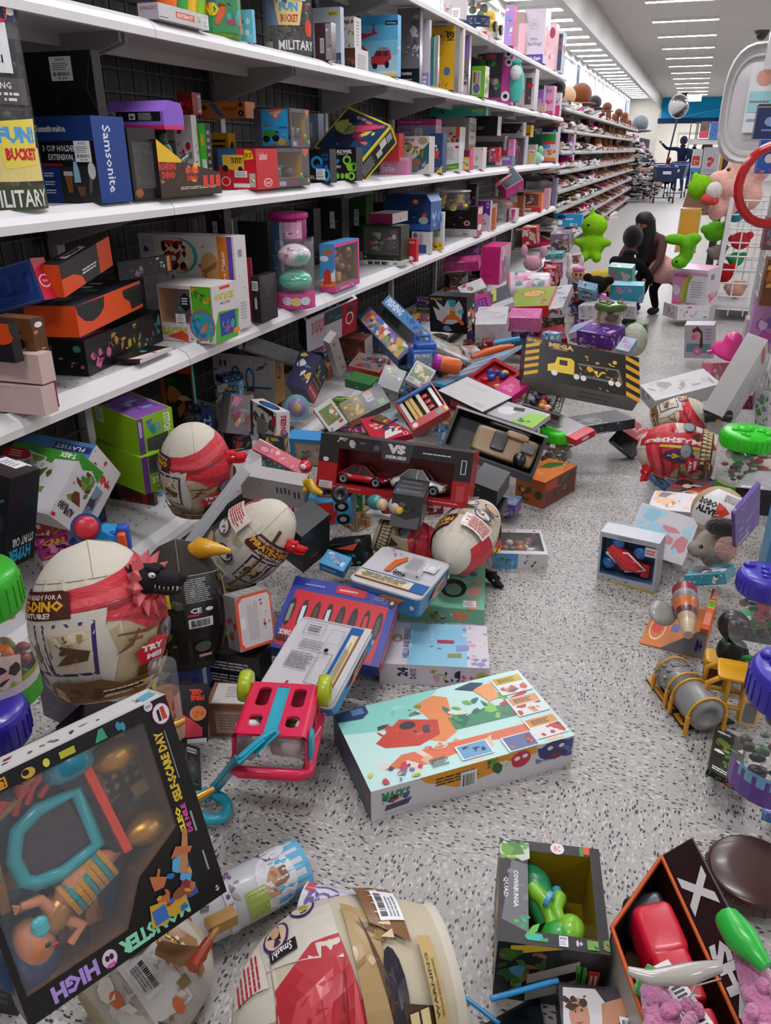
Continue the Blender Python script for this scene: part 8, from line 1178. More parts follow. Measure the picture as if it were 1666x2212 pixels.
# ---------------- farther spill, along the bottom shelf ----------------
T('figure_box','black windowed box with a teal-haired orange-clothed figure in a white burst',(1010,722),(930,716),(1027,712),(1008,642),dist=5.0,c='141216',art={'L':'p c8c8cc .15 .9 .3 .6 .1 .7 .2 .35 .5 .2 .85 .35 .9 .7 .8 .9 .65 .7 .5 .9 .4 .7;r 0 0 1 .24 141216;b .4 .05 .75 .2 e0dcdc 3 2;p 2c9cae .52 .92 .72 .9 .7 .72 .55 .72;e .62 .68 .07 .05 d8a074;r .55 .42 .7 .62 d86a24;p d86a24 .35 .35 .5 .5 .75 .48 .92 .3 .88 .22 .7 .38 .45 .36 .4 .24 .32 .24;e .84 .6 .08 .06 5cb0b8;t DRAGON .05 .88 .35 .95 d8b02c;e .45 .12 .1 .08 7c8ca0','R':pk('3c8ca0,d86a24,e0e0e0',5,2)})
T('cash_register_toy','pink toy cash register with blue keypad in its grey and white box',(1015,690),(1006,650),(1110,652),(1018,702),dist=5.6,c='d0ccd4',cols={'T':'5c6068'},art={'T':'r 0 0 1 .28 d4d0d4;p d82c84 .0 .2 .52 .2 .52 1 .0 1;r .04 .28 .46 .8 343c80;'+';'.join('r %.3f %.2f %.3f %.2f %s'%(.07+.075*i,.32+.15*j,.115+.075*i,.42+.15*j,'d84c94' if i>1 else '4cb4c8')for i in range(5)for j in range(3))+';p d8cc4c .58 .4 .66 .9 .72 .88 .66 .4;e .66 .88 .07 .12 d8cc4c;b .84 .2 .98 .95 8c9cd0,c88cb0,8cc0a0 6 4 .3'})
ubox('pink_case_box','upright hot pink rounded case with white and pink striped side panel','box',(1078,616),1036,1100,534,z=.3,c='cf1f78',art={'L':'r .15 .2 .6 .28 b81464;f .02 .02 .98 .98 e04898 .03','R':'r 0 0 1 1 e0a8c4;b .1 .1 .9 .9 d8d0d8,c83c84,8cbcc0 10 3 .3'})
P=X(1140,630,-1.05);mb=MB();mb.lathe(P-V3(.16,0,0),(1,.25,0),[(.002,0),(.13,.003),(.135,.02),(.135,.3),(.13,.315),(.002,.318)],['e08ca8','e08ca8','d8ccd4','e08ca8','e08ca8'],'plastic',22)
f=Fr(mb,0,0,0,'card',lambda a,b,l:P+V3(-.14+.28*a,.07*a,0)+(V3(.1,-.6,.5)*cos((b-.5)*2)+V3(0,.5,.75)*sin((b-.5)*2))*.17,.28,.3,.001);f.art('b .1 .1 .9 .9 e0a0bc,d84c84,6ca0a8,e8e0e4 12 3 .2');mb.build('pet_carrier_toy',P-V3(0,0,.13),label='pale pink barrel-shaped toy carrier lying behind the toy cash register',cat='toy')
T('pizza_game_box','lime and red box with pizza picture',(1186,684),(1098,688),(1205,640),(1188,660),dist=5.7,c='c83024',cols={'T':'8caa38'},art={'T':'f 0 0 1 1 c86a34 .03;e .5 .65 .3 .2 b8642c;e .5 .65 .26 .16 e0b068;b .3 .5 .7 .8 a83420,5c3018 8 3 .08;b .05 .1 .9 .35 c83c2c,d8ccb8,8c8c8c 8 5 .2','L':'r .2 .2 .75 .7 d8b0b0;h .6 .25 .74 .65'})
for a in(('game_box','white box with green end next to the pizza picture box',(1218,684),(1185,690),(1240,632),(1218,664),'d4d0d4','3cb0d0,5c5c70,2c7c4c,d8402c',5.7),('card_stack_box','plain white box under the toy cash register',(1094,740),(1027,742),(1100,700),(1095,700),'d0ccce','c4c0c4,b8b4b8',5.1),('diamond_pattern_box','solid orchid pink box right of the plain white box',(1166,718),(1098,716),(1172,696),(1166,688),'d870a8','d064a0,e080b4',5.5),
          ('toy_case_pack','white and orange clear-lidded toy case left of the pink case',(1052,620),(1000,640),(1040,600),(1056,650),'d0c8c8','b8402c,8c8888,d8d4d4',6.0),('accessory_box','white box with small rainbow picture near the lilac box',(1285,690),(1250,690),(1300,680),(1285,660),'d4d0d0','c8c4c8,a8a4b0',5.7),
          ('learning_box','red box with white apple logo beside the pink plush-eared box',(1200,618),(1175,620),(1208,608),(1200,580),'b8202c','d8ccc8,c8a07c',6.6),('learning_box','tall red and beige box with apple logo below the shelf lip',(1160,530),(1128,532),(1168,522),(1160,492),'b42430','d8ccb8,e0dcd4',7.3),('furniture_box','clear-fronted lilac box beside the apple logo box',(1230,545),(1190,547),(1236,535),(1230,505),'8c7c94','b89c74,d0c4d0,5c4c5c',7.4),
          ('cube_pack','magenta open box flap right of the lilac boxes',(1335,666),(1294,645),(1341,655),(1335,674),'a02878','a82c80,8c2068',5.9),('purple_display_box','deep purple box with clear-windowed end',(1320,758),(1248,745),(1352,738),(1318,726),'562484','7c4ca8,c8b8c8',5.0),('lilac_box','pale lilac box with turquoise end, behind the deep purple box',(1275,720),(1232,735),(1287,700),(1276,706),'b8a8d0','8ccac8,c8b8e0',5.2),('panda_pack','blue pack with panda head picture',(1288,655),(1250,645),(1290,640),(1287,628),'7cb4cc','d8d8dc,3c3c44,5c98b8',6.0),
          ('baby_bottle_box','small blue and pink box under the purple display box',(1358,775),(1330,768),(1376,748),(1358,760),'a8b4cc','c86c8c,8c98b8',4.9),('slime_box','white box at the aisle side of the far spill',(1372,690),(1345,688),(1376,680),(1372,662),'d8d4d8','b8b0b8,e0dce0',6.2),('bug_toy_box','teal arched card with small character dots',(1365,655),(1315,650),(1372,645),(1366,580),'54a494','d88ca0,e0c0a8,c86c84',6.4),('aqua_box','bright aqua box with pink heart under the teal arched card',(1388,655),(1318,652),(1392,645),(1390,618),'3ca8c0','3ca0b8,d88ca8',6.2),
          ('magenta_game_box','wide magenta box at the back under the shelf lip',(1035,585),(960,590),(1040,570),(1035,565),'a82468','8c1c54,b85c94',6.4),('purple_plum_box','purple topped box over the magenta box',(1030,560),(965,562),(1036,545),(1030,545),'5c3068','8c4c34,7c4c84',6.8),('picture_book_box','crimson box lying in the middle of the far spill',(1225,730),(1160,745),(1215,700),(1228,742),'8c1c2c','6c1420,a83440',5.4),('turquoise_game_box','flat turquoise box under the rabbit-eared box',(1215,560),(1178,562),(1222,552),(1215,548),'4ca09c','3c8c88,d8e0dc',7.0),
          ('yellow_backpack_box','clear box with a small yellow bag inside, by the shelf end',(1225,540),(1195,541),(1240,528),(1225,512),'6c6450','c89c2c,8c6c20',7.6),('photo_print_box','dark box with woman portrait print beside the rabbit doll',(1256,590),(1226,592),(1258,585),(1256,550),'b8a098','8c5c4c,d8c0b8',7.0)):
    T(a[0],a[1],a[2],a[3],a[4],a[5],c=a[6],dist=a[8],art={'L':pk(a[7],8,len(a[1])),'T':pk(a[7],5,3),'R':pk(a[7],5,4)})
sb(0,'phone_toy_box','bright blue box with white label hanging past the end of the shelf',(1256,491),1194,1259,463,x=-1.35,c='2c9cd4',art={'L':'e .3 .75 .14 .14 26286c;r .42 .55 .7 .68 d8e0e8;r .6 .08 .85 .3 d8e0e8;h .7 .1 .83 .28'})
def plush(name,label,px,py,d,s,c,parts,cat='plush toy',eye=None):
    """soft toy: overlapping stuffed volumes fused by a voxel remesh"""
    P=Dp(px,py,d);cm=col(c);mb=MB()
    for(x,y,z,a,b,g)in parts:mb.ell(P+V3(x,y,z)*s,(a*s,b*s,g*s),c,'plush',None,12,9)
    lo=min(v[2]for v in mb.v);O=V3(P[0],P[1],lo);ob=mb.build(name,O,label=label,cat=cat);m=ob.modifiers.new('fuse','REMESH');m.mode='VOXEL';m.voxel_size=s*.07;m.use_smooth_shade=True
    ob.data.materials.clear();ob.data.materials.append(flat(c,'plush'))
    if eye:
        for i,(x,y,z,r)in enumerate(eye):e_=MB();e_.ell(P+V3(x,y,z)*s,(r*s,)*3,'k','gloss',None,8,6);e_.build('eye',O,ob)
    return ob
_fl={}
def flat(c,kind='fabric'):
    if(c,kind)not in _fl:
        m=bpy.data.materials.new(kind+'_'+c);m.use_nodes=True;n=m.node_tree.nodes;L=m.node_tree.links;b=n['Principled BSDF'];b.inputs['Roughness'].default_value=.9;b.inputs['Specular IOR Level'].default_value=.15
        ns=n.new('ShaderNodeTexNoise');ns.inputs['Scale'].default_value=60;tc=n.new('ShaderNodeTexCoord');L.new(tc.outputs['Object'],ns.inputs[0]);r=ramp(n,[(.3,tuple(x*.82 for x in col(c))),(.7,tuple(min(1,x*1.1)for x in col(c)))]);L.new(ns.outputs[0],r.inputs[0]);L.new(r.outputs[0],b.inputs['Base Color'])
        bp=n.new('ShaderNodeBump');bp.inputs['Strength'].default_value=.5;L.new(ns.outputs[0],bp.inputs['Height']);L.new(bp.outputs[0],b.inputs['Normal']);_fl[(c,kind)]=m
    return _fl[(c,kind)]
HD=[(0,0,.6,.42,.36,.36),(0,0,0,.4,.36,.42),(-.35,-.1,.1,.28,.16,.14),(.35,-.1,.1,.28,.16,.14),(-.2,-.25,-.35,.16,.3,.16),(.2,-.25,-.35,.16,.3,.16)]
plush('plush_dragon','lime green plush sitting up beyond the far spill, at the shelf side',1280,530,8.3,.3,'86c81c',HD+[(-.1,0,1.0,.06,.06,.2)],eye=((-.15,-.33,.65,.05),))
plush('plush_doll','white rabbit-eared doll with pink hood in the far spill',1242,590,6.6,.14,'dcd2d4',[(0,0,0,.5,.45,.5),(-.35,0,.6,.16,.12,.4),(.3,0,.6,.16,.12,.4)],cat='doll')
mb=MB();P=Dp(1250,592,6.48);mb.ell(P,(.05,.03,.045),'d89c74','skin');mb.ell(P+V3(0,-.02,.04),(.05,.02,.02),'e078a8');mb.ell(P+V3(-.015,-.03,.0),(.008,.005,.01),'k');mb.ell(P+V3(.02,-.03,0),(.008,.005,.01),'k');pd_=bpy.data.objects['plush_doll'];mb.build('doll_face',V3(*pd_.location),pd_)
plush('plush_box_ears','pink and white rabbit-eared plush standing in front of the apple logo boxes',1152,560,6.9,.16,'d8a0b4',[(0,0,-.2,.5,.3,.4),(-.5,0,.4,.2,.14,.32),(.5,0,.4,.2,.14,.32)])
plush('plush_dog','dark brown and black plush dog in the far spill',1290,615,6.1,.16,'1c1412',[(0,0,0,.5,.4,.4),(-.45,0,.3,.2,.2,.2),(.5,0,.2,.25,.2,.2),(-.1,-.2,-.5,.2,.2,.4)])
plush('plush_cushion','yellow and red spotted plush cushion behind the brown plush dog',1303,603,6.4,.18,'d8b84c',[(0,0,0,.75,.3,.4),(.3,0,-.2,.6,.3,.3)])
plush('fleece_ball','pastel rainbow fluffy ball in a clear bag at the aisle side',1370,735,5.2,.15,'c8ccb8',[(0,0,0,.55,.5,.7)])
P=Dp(1315,700,5.2);jar('dinosaur_tub','clear tub with dark olive lid on top of the deep purple box',P,.075,.14,'4c6c24',.36,'tint','8c7058',bumps=10,seed=3,lidr=1.25)
T('kitchen_toy_box','pink and white box with rainbow and striped top, standing on another box',(1524,667),(1451,658),(1550,655),(1530,585),c='d4ced4',dist=7.3,art={'L':'r 0 0 .6 .9 d890c0;p dcd8dc .6 .9 .45 .6 .4 .1 1 .1 1 .9;p 8cb050 .3 .1 .35 .55 .52 .88 .6 .88 .48 .6 .42 .1;p c8b03c .24 .1 .3 .6 .46 .88 .52 .88 .37 .5 .33 .1;e .12 .42 .12 .14 dcd8dc;z 0 .84 1 1 d88cb4 1 0;l .55 .25 .9 .7 a8a4a8 7;t KITCHEN .05 .78 .45 .85 5c3c5c;r 0 0 1 .1 d880ac','R':'b .1 .1 .9 .5 c84c74,d88ca8 6 2;h .3 .7 .6 .85','T':'r 0 0 1 1 e0a8c4'})
for a in(('kitchen_toy_box','flat white box with pink picture, under the rainbow box',(1462,692),(1432,680),(1530,690),(1463,662),'d8d4d8','c8407c,b8b4b8',7.2),
          ('teapot_set_box','pink open box with white front label, against the leaning white carton',(1535,842),(1512,840),(1590,838),(1540,785),'d8707c','d86ca0,e0d4dc',4.9),('shrink_wrapped_carton','long flat white carton lying across the aisle end, behind the skull capsules',(1415,895),(1382,860),(1555,858),(1416,866),'c8c4c2','8c8886,b8b4b2',4.4),('red_lid_carton','red and white lidded box on a black clear tray',(1378,952),(1322,915),(1410,932),(1377,964),'c82438','d8b8b8,b81c2c',3.95),
          ('black_tray','black plastic tray lying flat left of the red and white box',(1365,990),(1316,950),(1385,965),(1365,996),'26282c','3c3e42,1c1e20',3.95),('clear_lid_carton','low black box with clear plastic top, by the white flap',(1372,905),(1245,925),(1330,885),(1372,925),'2c2e32','5c5e60,8c8e90,3c3e40',3.8)):
    T(a[0],a[1],a[2],a[3],a[4],a[5],c=a[6],dist=a[8],art={'L':pk(a[7],9,len(a[1])),'T':pk(a[7],6,3),'R':pk(a[7],6,4)})
T('board_game_carton','tall white carton leaning against the right fixture with long clear window',(1566,945),(1530,920),(1656,790),(1560,900),dist=3.9,c='cfcbcc',art={'R':'l .1 .4 .5 .5 8c8888 1;e .9 .7 .05 .3 b83440','L':'b .1 .1 .9 .9 8c8884,b8b0a8,e0dcd8 10 3'},cols={'T':'9c9894'})
T('camera_toy_box','white box with picture of a dark-haired girl holding a pink toy, on the floor',(1540,775),(1478,773),(1545,765),(1543,703),c='b4a8b4',dist=5.9,art={'L':'p 5c8488 .05 .2 .1 .45 .9 .45 .95 .15;p 4c2428 .25 .85 .45 .97 .62 .8 .65 .35 .52 .3 .55 .7 .35 .7;e .43 .68 .14 .14 c89480;e .33 .64 .09 .09 d0608c;e .45 .22 .16 .13 d0608c;e .45 .22 .07 .06 e0a8c0;l .72 .55 .95 .92 8c808c 4'})
mb=MB();P=Dp(1568,765,4.9);mb.lathe(P,(.3,-.3,1),[(.06,0),(.09,.01),(.09,.03),(.05,.06),(.05,.1),(.03,.13),(.002,.14)],'e0388c','plastic',16);mb.tube([P+V3(-.02,-.02,.03),P+V3(-.1,-.04,.01)],.012,'e0388c');mb.build('toy_hat',P,label='shiny hot pink plastic toy hat on the pink open box',cat='toy')
P=Dp(1595,1055,3.3);jar('dinosaur_tub','clear tub with bright green lid and black and white animals, on the right',P,.09,.25,'2fc81c',.3,fill=['2c2c30','d0ccc8','3c9c34','7c3c28','b83430'],n=40,seed=8,bumps=9,art='r 0 0 1 .22 3c9c2c;r 0 .2 1 .3 c0b8a8',lidr=1.1)
for a in(('truck_duo_pack','clear pack of yellow toy trucks with black wheels, upper of two',(1512,1078),(1432,1065),(1545,1040),(1510,1088),'5c4444','1c1a1a,d89c2c,b82c30,c8b8b8',3.15),('truck_duo_pack','clear pack of yellow toy trucks with black wheels, lower of two',(1500,1108),(1398,1098),(1515,1068),(1500,1118),'c8c0c4','1c1a1a,d89c2c,c8b8b8',3.05),
          ('advent_calendar','pale blue and white boxed calendar lying flat on the right, printed 24 DAYS',(1474,1222),(1350,1175),(1508,1122),(1476,1238),'ccc8cc','8cc0d4,9cccdc,c87c84',2.85),('book_box','violet box standing behind the furry plush head',(1590,1190),(1585,1185),(1640,1130),(1588,1110),'5c3c9c','7c5cb8,8c74c0',2.7),('plush_cat_box','turquoise box with grey cat print below the furry plush head',(1570,1262),(1482,1268),(1590,1240),(1570,1238),'2c8ca0','8c7c80,5c4c50,d8c8c8',2.6),
          ('dark_felt_box','charcoal grey folded box at the right edge over the violet box',(1700,1120),(1600,1108),(1730,1080),(1690,1062),'26242a','34323a,1c1a20',3.0),('sand_kit_box','white box with green wave and lines of small print at the right edge',(1660,935),(1630,930),(1690,925),(1662,848),'d4d0d4','4ca03c,8c8c94',3.9),
          ('truck_kit_box','olive box with white S lettering beside the green lid at the right edge',(1655,992),(1638,988),(1700,985),(1658,928),'6c6c28','d8d8d0,4c4c20',3.3),('plum_box','dark plum box with magenta top lying behind the leaning carton',(1626,885),(1596,883),(1632,872),(1626,855),'5c1434','7c1c4c,a8246c',4.4),('neon_figure_box','black and green carded pack lying on its side behind the violet-lidded tub',(1600,1700),(1530,1660),(1612,1600),(1598,1712),'1c1e1a','4c6c2c,c86a34,d8d0d0,6c8c3c',2.0),
          ('blue_toy_pack','light blue plastic pack edge at the right border',(1700,1770),(1650,1750),(1700,1700),(1698,1790),'4c78b8','8cb0d8,c83c3c',1.9)):
    T(a[0],a[1],a[2],a[3],a[4],a[5],c=a[6],dist=a[8],art={'L':pk(a[7],9,len(a[1]),'24' if '24' in a[1]else None,'n'),'T':pk(a[7],10,3),'R':pk(a[7],6,4)})
ubox('train_tray','open bright blue tray box under the skull capsule on the right','box',(1449,1072),(1398,1050),(1545,1064),1048,z=.0,c='2c78b8',win={'T':(.04,.04,.96,.96,-.03,'1c4ca0',1)},toy=toy_lumps(['1c4ca0','8c7ca0'],4,2),art={'L':'e .5 .5 .3 .3 8c9cb8;e .5 .5 .2 .2 34508c'})
# red race toy on its blue window tray
A_=Dp(1412,1282,2.8);geo=(A_,*solve_tri(A_,((1286,1262),(1440,1255),(1434,1176)),dim=(None,.08,None))[0]);carton('race_car_tray','grey-blue window tray with red and blue toy car, standing alone on the floor','box',geo,'b4b8be',win={'L':(.04,.16,.96,.9,.6,'4c6c94',1)},toy=lambda t,O,u,v,w:(t.tube([O+u*.15+v*.75+w*.6,O+u*.5+v*.4+w*.7,O+u*.75+v*.3+w*.6],[.025,.035,.02],'c81c28','gloss',12),t.ell(O+u*.45+v*.48+w*.95,(.016,.016,.016),'c81c28','gloss'),[t.lathe(O+u*a+v*b+w*.5,w,[(.012,0),(.022,0),(.022,.02),(.01,.025)],'1c64b0','gloss',16)for a,b in((.3,.9),(.72,.75),(.15,.3))],t.tube([O+u*.1+v*.6+w,O+u*.5+v*.7+w,O+u*.85+v*.35+w,O+u*.5+v*.2+w,O+u*.1+v*.6+w],.004,'d8d8dc','gloss',6),t.rbox(O+u*.82+v*.25+w*.5,(.03,.02,.05),'c81c28',p=6),'toy_car')[-1],art={'L':'r 0 0 1 .035 d8b02c;b .02 .04 .6 .14 e0e0e0,5c7c94 5 2;r .78 .7 .98 .88 d8d4d0;l .8 .74 .95 .84 c83c2c 2;l .3 .92 .6 .98 8c8c8c 1'})
# furry head
plush('plush_puppy','grey and beige furry plush head with dark ear, on the right',1545,1180,2.75,.09,'9c9084',[(0,0,0,.75,.65,.65),(-.55,-.3,-.05,.4,.35,.32),(.1,-.1,-.5,.5,.4,.3)],eye=((-.5,-.5,.12,.1),))
mb=MB();P=Dp(1566,1140,2.68);mb.ell(P,(.06,.03,.032),'2c201c','plush');mb.ell(P+V3(.015,-.02,-.06),(.035,.02,.045),'c89c8c','plush');mb.build('plush_ear',P-V3(0,0,.1),label='dark brown floppy ear and pink inner ear of the furry plush head',cat='plush toy')
# chainsaw-like blaster on orange card
A_=Z(1518,1424,0);C2=Z(1382,1391,0);C3=Z(1553,1300,.0);e=empty('saw_blaster_card',A_,'orange and grey toy saw on an orange card tray printed 8+','toy');O=A_;mb=MB();a,b=C2-A_,C3-A_
mb.prism([A_,C2,C2+b*.75,A_+b*.8],V3(0,0,.004),'c87434');mb.prism([A_,A_+V3(0,0,.1)+b*.05,C2+a*-.3],unit(b)*.003,'8c8c90');fr=Fr(mb,C2+V3(0,0,.004),-a,b);fr.art('e .18 .3 .13 .2 e8d0c0;e .18 .3 .115 .175 c87434;t NERF .1 .22 .26 .38 d83c3c 30 .05;b .15 .5 .6 .75 c8a060,8c6c3c,b85c2c 8 3;r .3 .55 .5 .68 e0dcd4;r .4 .3 .52 .42 4c6ca0')
fr=Fr(mb,A_-a*-.28-unit(b)*.001,a*-.28,V3(0,0,.1)+b*.05);fr.art('t 8+ .45 .15 .85 .6 26286c 0 .06');mb.cub(A_+V3(0,0,.09),b*.7,a*.12,V3(0,0,.012),'d0582c');fr=Fr(mb,A_+V3(0,0,.1025)+a*.12,-a*.12,b*.7);fr.art('r .1 .5 .9 .7 d8d03c;r .15 .52 .85 .68 5c9c34;l .1 .1 .9 .45 e0a890 4 v;r .3 .75 1 1 e0a8a0');mb.build('card_tray',O,e)
mb=MB();s0=Dp(1487,1372,2.3);s1=Dp(1478,1262,2.5);d=s1-s0;mb.lathe(s0,d,[(.013,0),(.018,.02),(.022,.05),(.025,.08),(.032,.1),(.03,.13),(.037,.14),(.038,.16),(.034,.18),(.036,.21),(.022,.225)],['c8b090','c8b090','b89c7c','5c2c34','c86a38','c86a38','7c7a78','8c8a88','8c2c34','c8803c'],'plastic',18);mb.build('saw_body',O,e)
mb=MB();c0=s0+d*.5+V3(-.06,0,-.03);mb.lathe(c0,(.3,-.5,1),[(.015,0),(.04,0),(.04,.005),(.015,.005)],'9c9a90','plastic',24);mb.build('saw_blade',O,e)
# construction toys
A_=Z(1475,1578,0);B_=Z(1396,1470,0);C2=Z(1588,1563,0);e=empty('mixer_toy_card',A_,'grey and yellow toy cement mixer drum on a flat black card','toy');O=A_;a,b=B_-A_,C2-A_;mb=MB();mb.prism([A_,B_,B_+b*.25,B_*.5+C2*.5+b*.1,C2],V3(0,0,.005),'26262a');mb.prism([B_+V3(0,0,.006),B_+b*.1+V3(0,0,.006),A_+a*.35+b*.1+V3(0,0,.006),A_+a*.35+V3(0,0,.006)],V3(0,0,.004),'d08c2c')
fr=Fr(mb,A_+a*.3+V3(0,0,.0055),-a*.27,b*.35);fr.art('r .05 .05 .9 .95 e0a020;t CAT .2 .25 .75 .7 1c1c1e 270 .06');fr=Fr(mb,B_+V3(0,0,.0105),-a*.6,b*.1);fr.art('l .1 .3 .9 .7 26262a 1');mb.build('backing_card',O,e)
mb=MB();s0=Dp(1530,1548,2.19);s1=Dp(1440,1440,2.36);d=unit(s1-s0);L=np.linalg.norm(s1-s0);GY='868684';mb.lathe(s0,d,[(.004,0),(.02,0),(.02,-.004),(.034,-.003),(.046,.004),(.048,.02),(.049,.1),(.044,.108),(.028,.115),(.032,.125),(.044,.135),(.045,L*.8),(.04,L*.95),(.02,L)],GY,'plastic',26)
for k in range(14):t=.45*k;p_=s0+d*(L*(.62+.012*(k%7)*3));u1=unit(np.cross(d,V3(0,0,1)));w1=np.cross(u1,d);mb.rbox(p_+(u1*cos(t)+w1*abs(sin(t)))*.045,(.018,.012,.006),'74746f',p=6)
mb.build('mixer_drum',O,e);mb=MB()
for k in(.02,.4,.52,.85):
    c0=s0+d*L*k;u1=unit(np.cross(d,V3(0,0,1)));w1=np.cross(u1,d);mb.tube([c0+(u1*cos(t)+w1*sin(t))*.051 for t in[pi*i/12-.2 for i in range(15)]],.0035,'d89a1c','plastic',6)
    mb.tube([c0+u1*.05,V3(*(c0+u1*.05)[:2],.01)],.006,'d89a1c');mb.tube([c0-u1*.05,V3(*(c0-u1*.05)[:2],.01)],.006,'d89a1c')
mb.build('drum_straps',O,e)
for i,(px,py,d_,lb)in enumerate(((1570,1480,2.25,'open yellow toy truck cab frame beside the cement mixer'),(1550,1425,2.4,'yellow and grey toy truck bonnet behind the cement mixer'))):
    P=Dp(px,py,d_);mb=MB();Y_='dca01c'
    if i==0:
        for s1 in(-.035,.035):
            pts=[P+V3(-.05,s1,-.04),P+V3(-.05,s1,.02),P+V3(-.02,s1,.045),P+V3(.04,s1,.045),P+V3(.045,s1,-.04)];mb.tube(pts,.007,Y_,'plastic',6,closed=True);mb.tube([P+V3(0,s1,-.04),P+V3(0,s1,.045)],.006,Y_,'plastic',6)
        mb.rbox(P+V3(.01,0,.048),(.08,.09,.01),Y_,p=8);mb.rbox(P+V3(.06,-.02,-.04),(.05,.05,.09),Y_,p=8);mb.rbox(P+V3(.06,-.045,-.04),(.03,.005,.06),'26262a',p=8);mb.rbox(P+V3(.08,0,.0),(.03,.05,.03),GY)
    else:mb.rbox(P,(.07,.07,.03),Y_,p=6);mb.lathe(P+V3(.05,0,-.04),(0,0,1),[(.04,0),(.04,.06),(.03,.065),(.002,.066)],GY,'plastic',18);mb.rbox(P-V3(0,0,.04),(.06,.06,.05),'4c1c14',p=6)
    mb.build('toy_truck_cab',V3(P[0],P[1],P[2]-.08),label=lb,cat='toy')
P=Dp(1645,1365,2.35);mb=MB();mb.rbox(P,(.16,.08,.035),'141414',p=5);mb.rbox(P+V3(.01,0,.035),(.14,.07,.03),'28a03c',p=4);mb.tube([P+V3(-.09,-.05,-.01),P+V3(-.09,-.05,-.05),P+V3(.08,-.06,-.06),P+V3(.1,-.05,-.01)],.009,'1c9c34');mb.rbox(P+V3(0,-.03,.05),(.12,.02,.008),'d0d0d0',p=6)
for x,z in((-.07,-.05),(.08,-.06),(-.08,.03)):mb.lathe(P+V3(x,-.03,z),(.2,-1,.2),[(.02,0),(.036,0),(.04,.01),(.04,.03),(.02,.036)],'161616','plastic',16)
mb.build('monster_truck_toy',P-V3(0,0,.1),label='green and black toy monster truck at the right edge',cat='toy')
for px,py,d_,r,h,lb,f_ in((1625,1380,2.15,.06,.2,'clear tub with violet lid above the green monster truck',0),(1660,1690,1.78,.075,.29,'large clear tub with rough violet-blue lid at the right edge',1)):
    P=Dp(px,py,d_);jar('toy_tub',lb,P,r,h,'3c34a8',.32,fill=['4c3c34','26242a','7c5c4c','3c6c3c'],n=26,seed=4+f_,bumps=8,art='r 0 0 1 .3 6c4c98;r .2 .2 .7 .34 7cb0d0' if f_ else None,lidr=1.06)
# ---------------- right-hand fixture, wire bin and plush ----------------
e=empty('wire_bin',(.62,7.9,0),'white wire grid bin full of plush toys on the right','bin');O=(.62,7.9,0)
mb=MB();x0,x1,y0,y1,zt=.32,.92,7.5,8.3,.98
for(a,b)in(((x0,y0),(x1,y0)),((x0,y0),(x0,y1)),((x1,y0),(x1,y1)),((x0,y1),(x1,y1))):
    for k in range(9):z=.1+(zt-.1)*k/8;mb.tube([(a[0],a[1],z),(b[0],b[1],z)],.006,'e0dede','enamel',4)
    for k in range(6):p_=V3(*a)+(V3(*b)-V3(*a))*k/5;mb.tube([(p_[0],p_[1],.05),(p_[0],p_[1],zt)],.006,'e0dede','enamel',4)
mb.build('wire_panel',O,e);mb=MB();mb.cub((x0-.02,y0-.02,0),(.035,0,0),(0,.03,0),(0,0,1.0),'dcdada','enamel');mb.build('post',O,e);mb=MB();mb.cub((x0,y0,.1),(x1-x0,0,0),(0,y1-y0,0),(0,0,.02),'c8c6c6','enamel');mb.build('bin_floor',O,e)
PB=[(0,0,0,.5,.45,.45),(-.45,-.2,.1,.2,.2,.2),(.4,-.2,.3,.2,.2,.2)]
for i,(px,py,d_,s_,c_,lb)in enumerate(((1545,500,8.1,.2,'5cac24','round green plush with blue band near the top of the wire bin'),(1590,462,8.1,.16,'3ca0b8','small aqua and green plush at the top of the wire bin'),(1600,520,8.1,.17,'c8343c','red and white plush in the wire bin'),(1550,545,8.1,.15,'8c8078','taupe plush in the middle of the wire bin'),(1590,560,8.1,.14,'3c9c54','green and blue small plush low in the wire bin'),(1560,590,8.05,.2,'b01c24','red spotted plush low in the wire bin'),(1590,625,8.1,.17,'d0a08c','peach plush lying at the bottom of the wire bin'),(1542,462,7.9,.09,'a83cb0','shiny violet plush ball at the top corner of the wire bin'))):
    plush('plush_toy',lb,px,py,d_,s_,c_,PB)
plush('plush_unicorn','huge pale pink plush sprawled over the top of the wire bin',1590,400,7.9,.42,'e8b0a4',[(0,0,0,.42,.4,.34),(.1,0,.35,.34,.34,.3),(-.35,-.1,.12,.2,.2,.16),(.4,0,.3,.22,.3,.22),(-.05,-.1,-.35,.16,.2,.26),(-.3,-.15,-.5,.16,.2,.2),(.25,0,-.2,.3,.3,.3),(.22,0,.62,.12,.12,.12)],eye=((-.2,-.36,.3,.04),))
plush('plush_muzzle','white round muzzle of the huge pale pink plush',1543,412,7.6,.12,'d8ccc8',[(0,0,0,.55,.5,.6)])
plush('plush_frog','bright lime plush with round ears at the corner of the wire bin',1513,405,7.7,.17,'78b81c',[(0,0,0,.6,.5,.6),(-.3,0,.5,.2,.2,.2)])
plush('plush_flower','coral red and pink small plush under the lime plush',1530,430,7.6,.1,'c84c4c',[(0,0,0,.6,.5,.5),(.5,0,-.1,.4,.4,.4)])
plush('plush_dinosaur','long lime green plush hanging over the outside of the wire bin',1472,545,7.2,.22,'62ac1e',[(-.25,0,.45,.45,.25,.2),(.2,0,.3,.3,.3,.3),(.2,0,0,.26,.25,.4),(0,-.05,-.35,.32,.25,.24),(.35,0,.5,.3,.25,.2)],eye=((-.12,-.28,-.3,.05),))
plush('plush_pig','pale pink plush lying on the floor behind the long lime plush',1435,585,7.6,.28,'d8a49c',[(0,0,0,.5,.4,.4),(.5,0,-.1,.4,.4,.4),(-.1,0,.3,.2,.2,.2)])
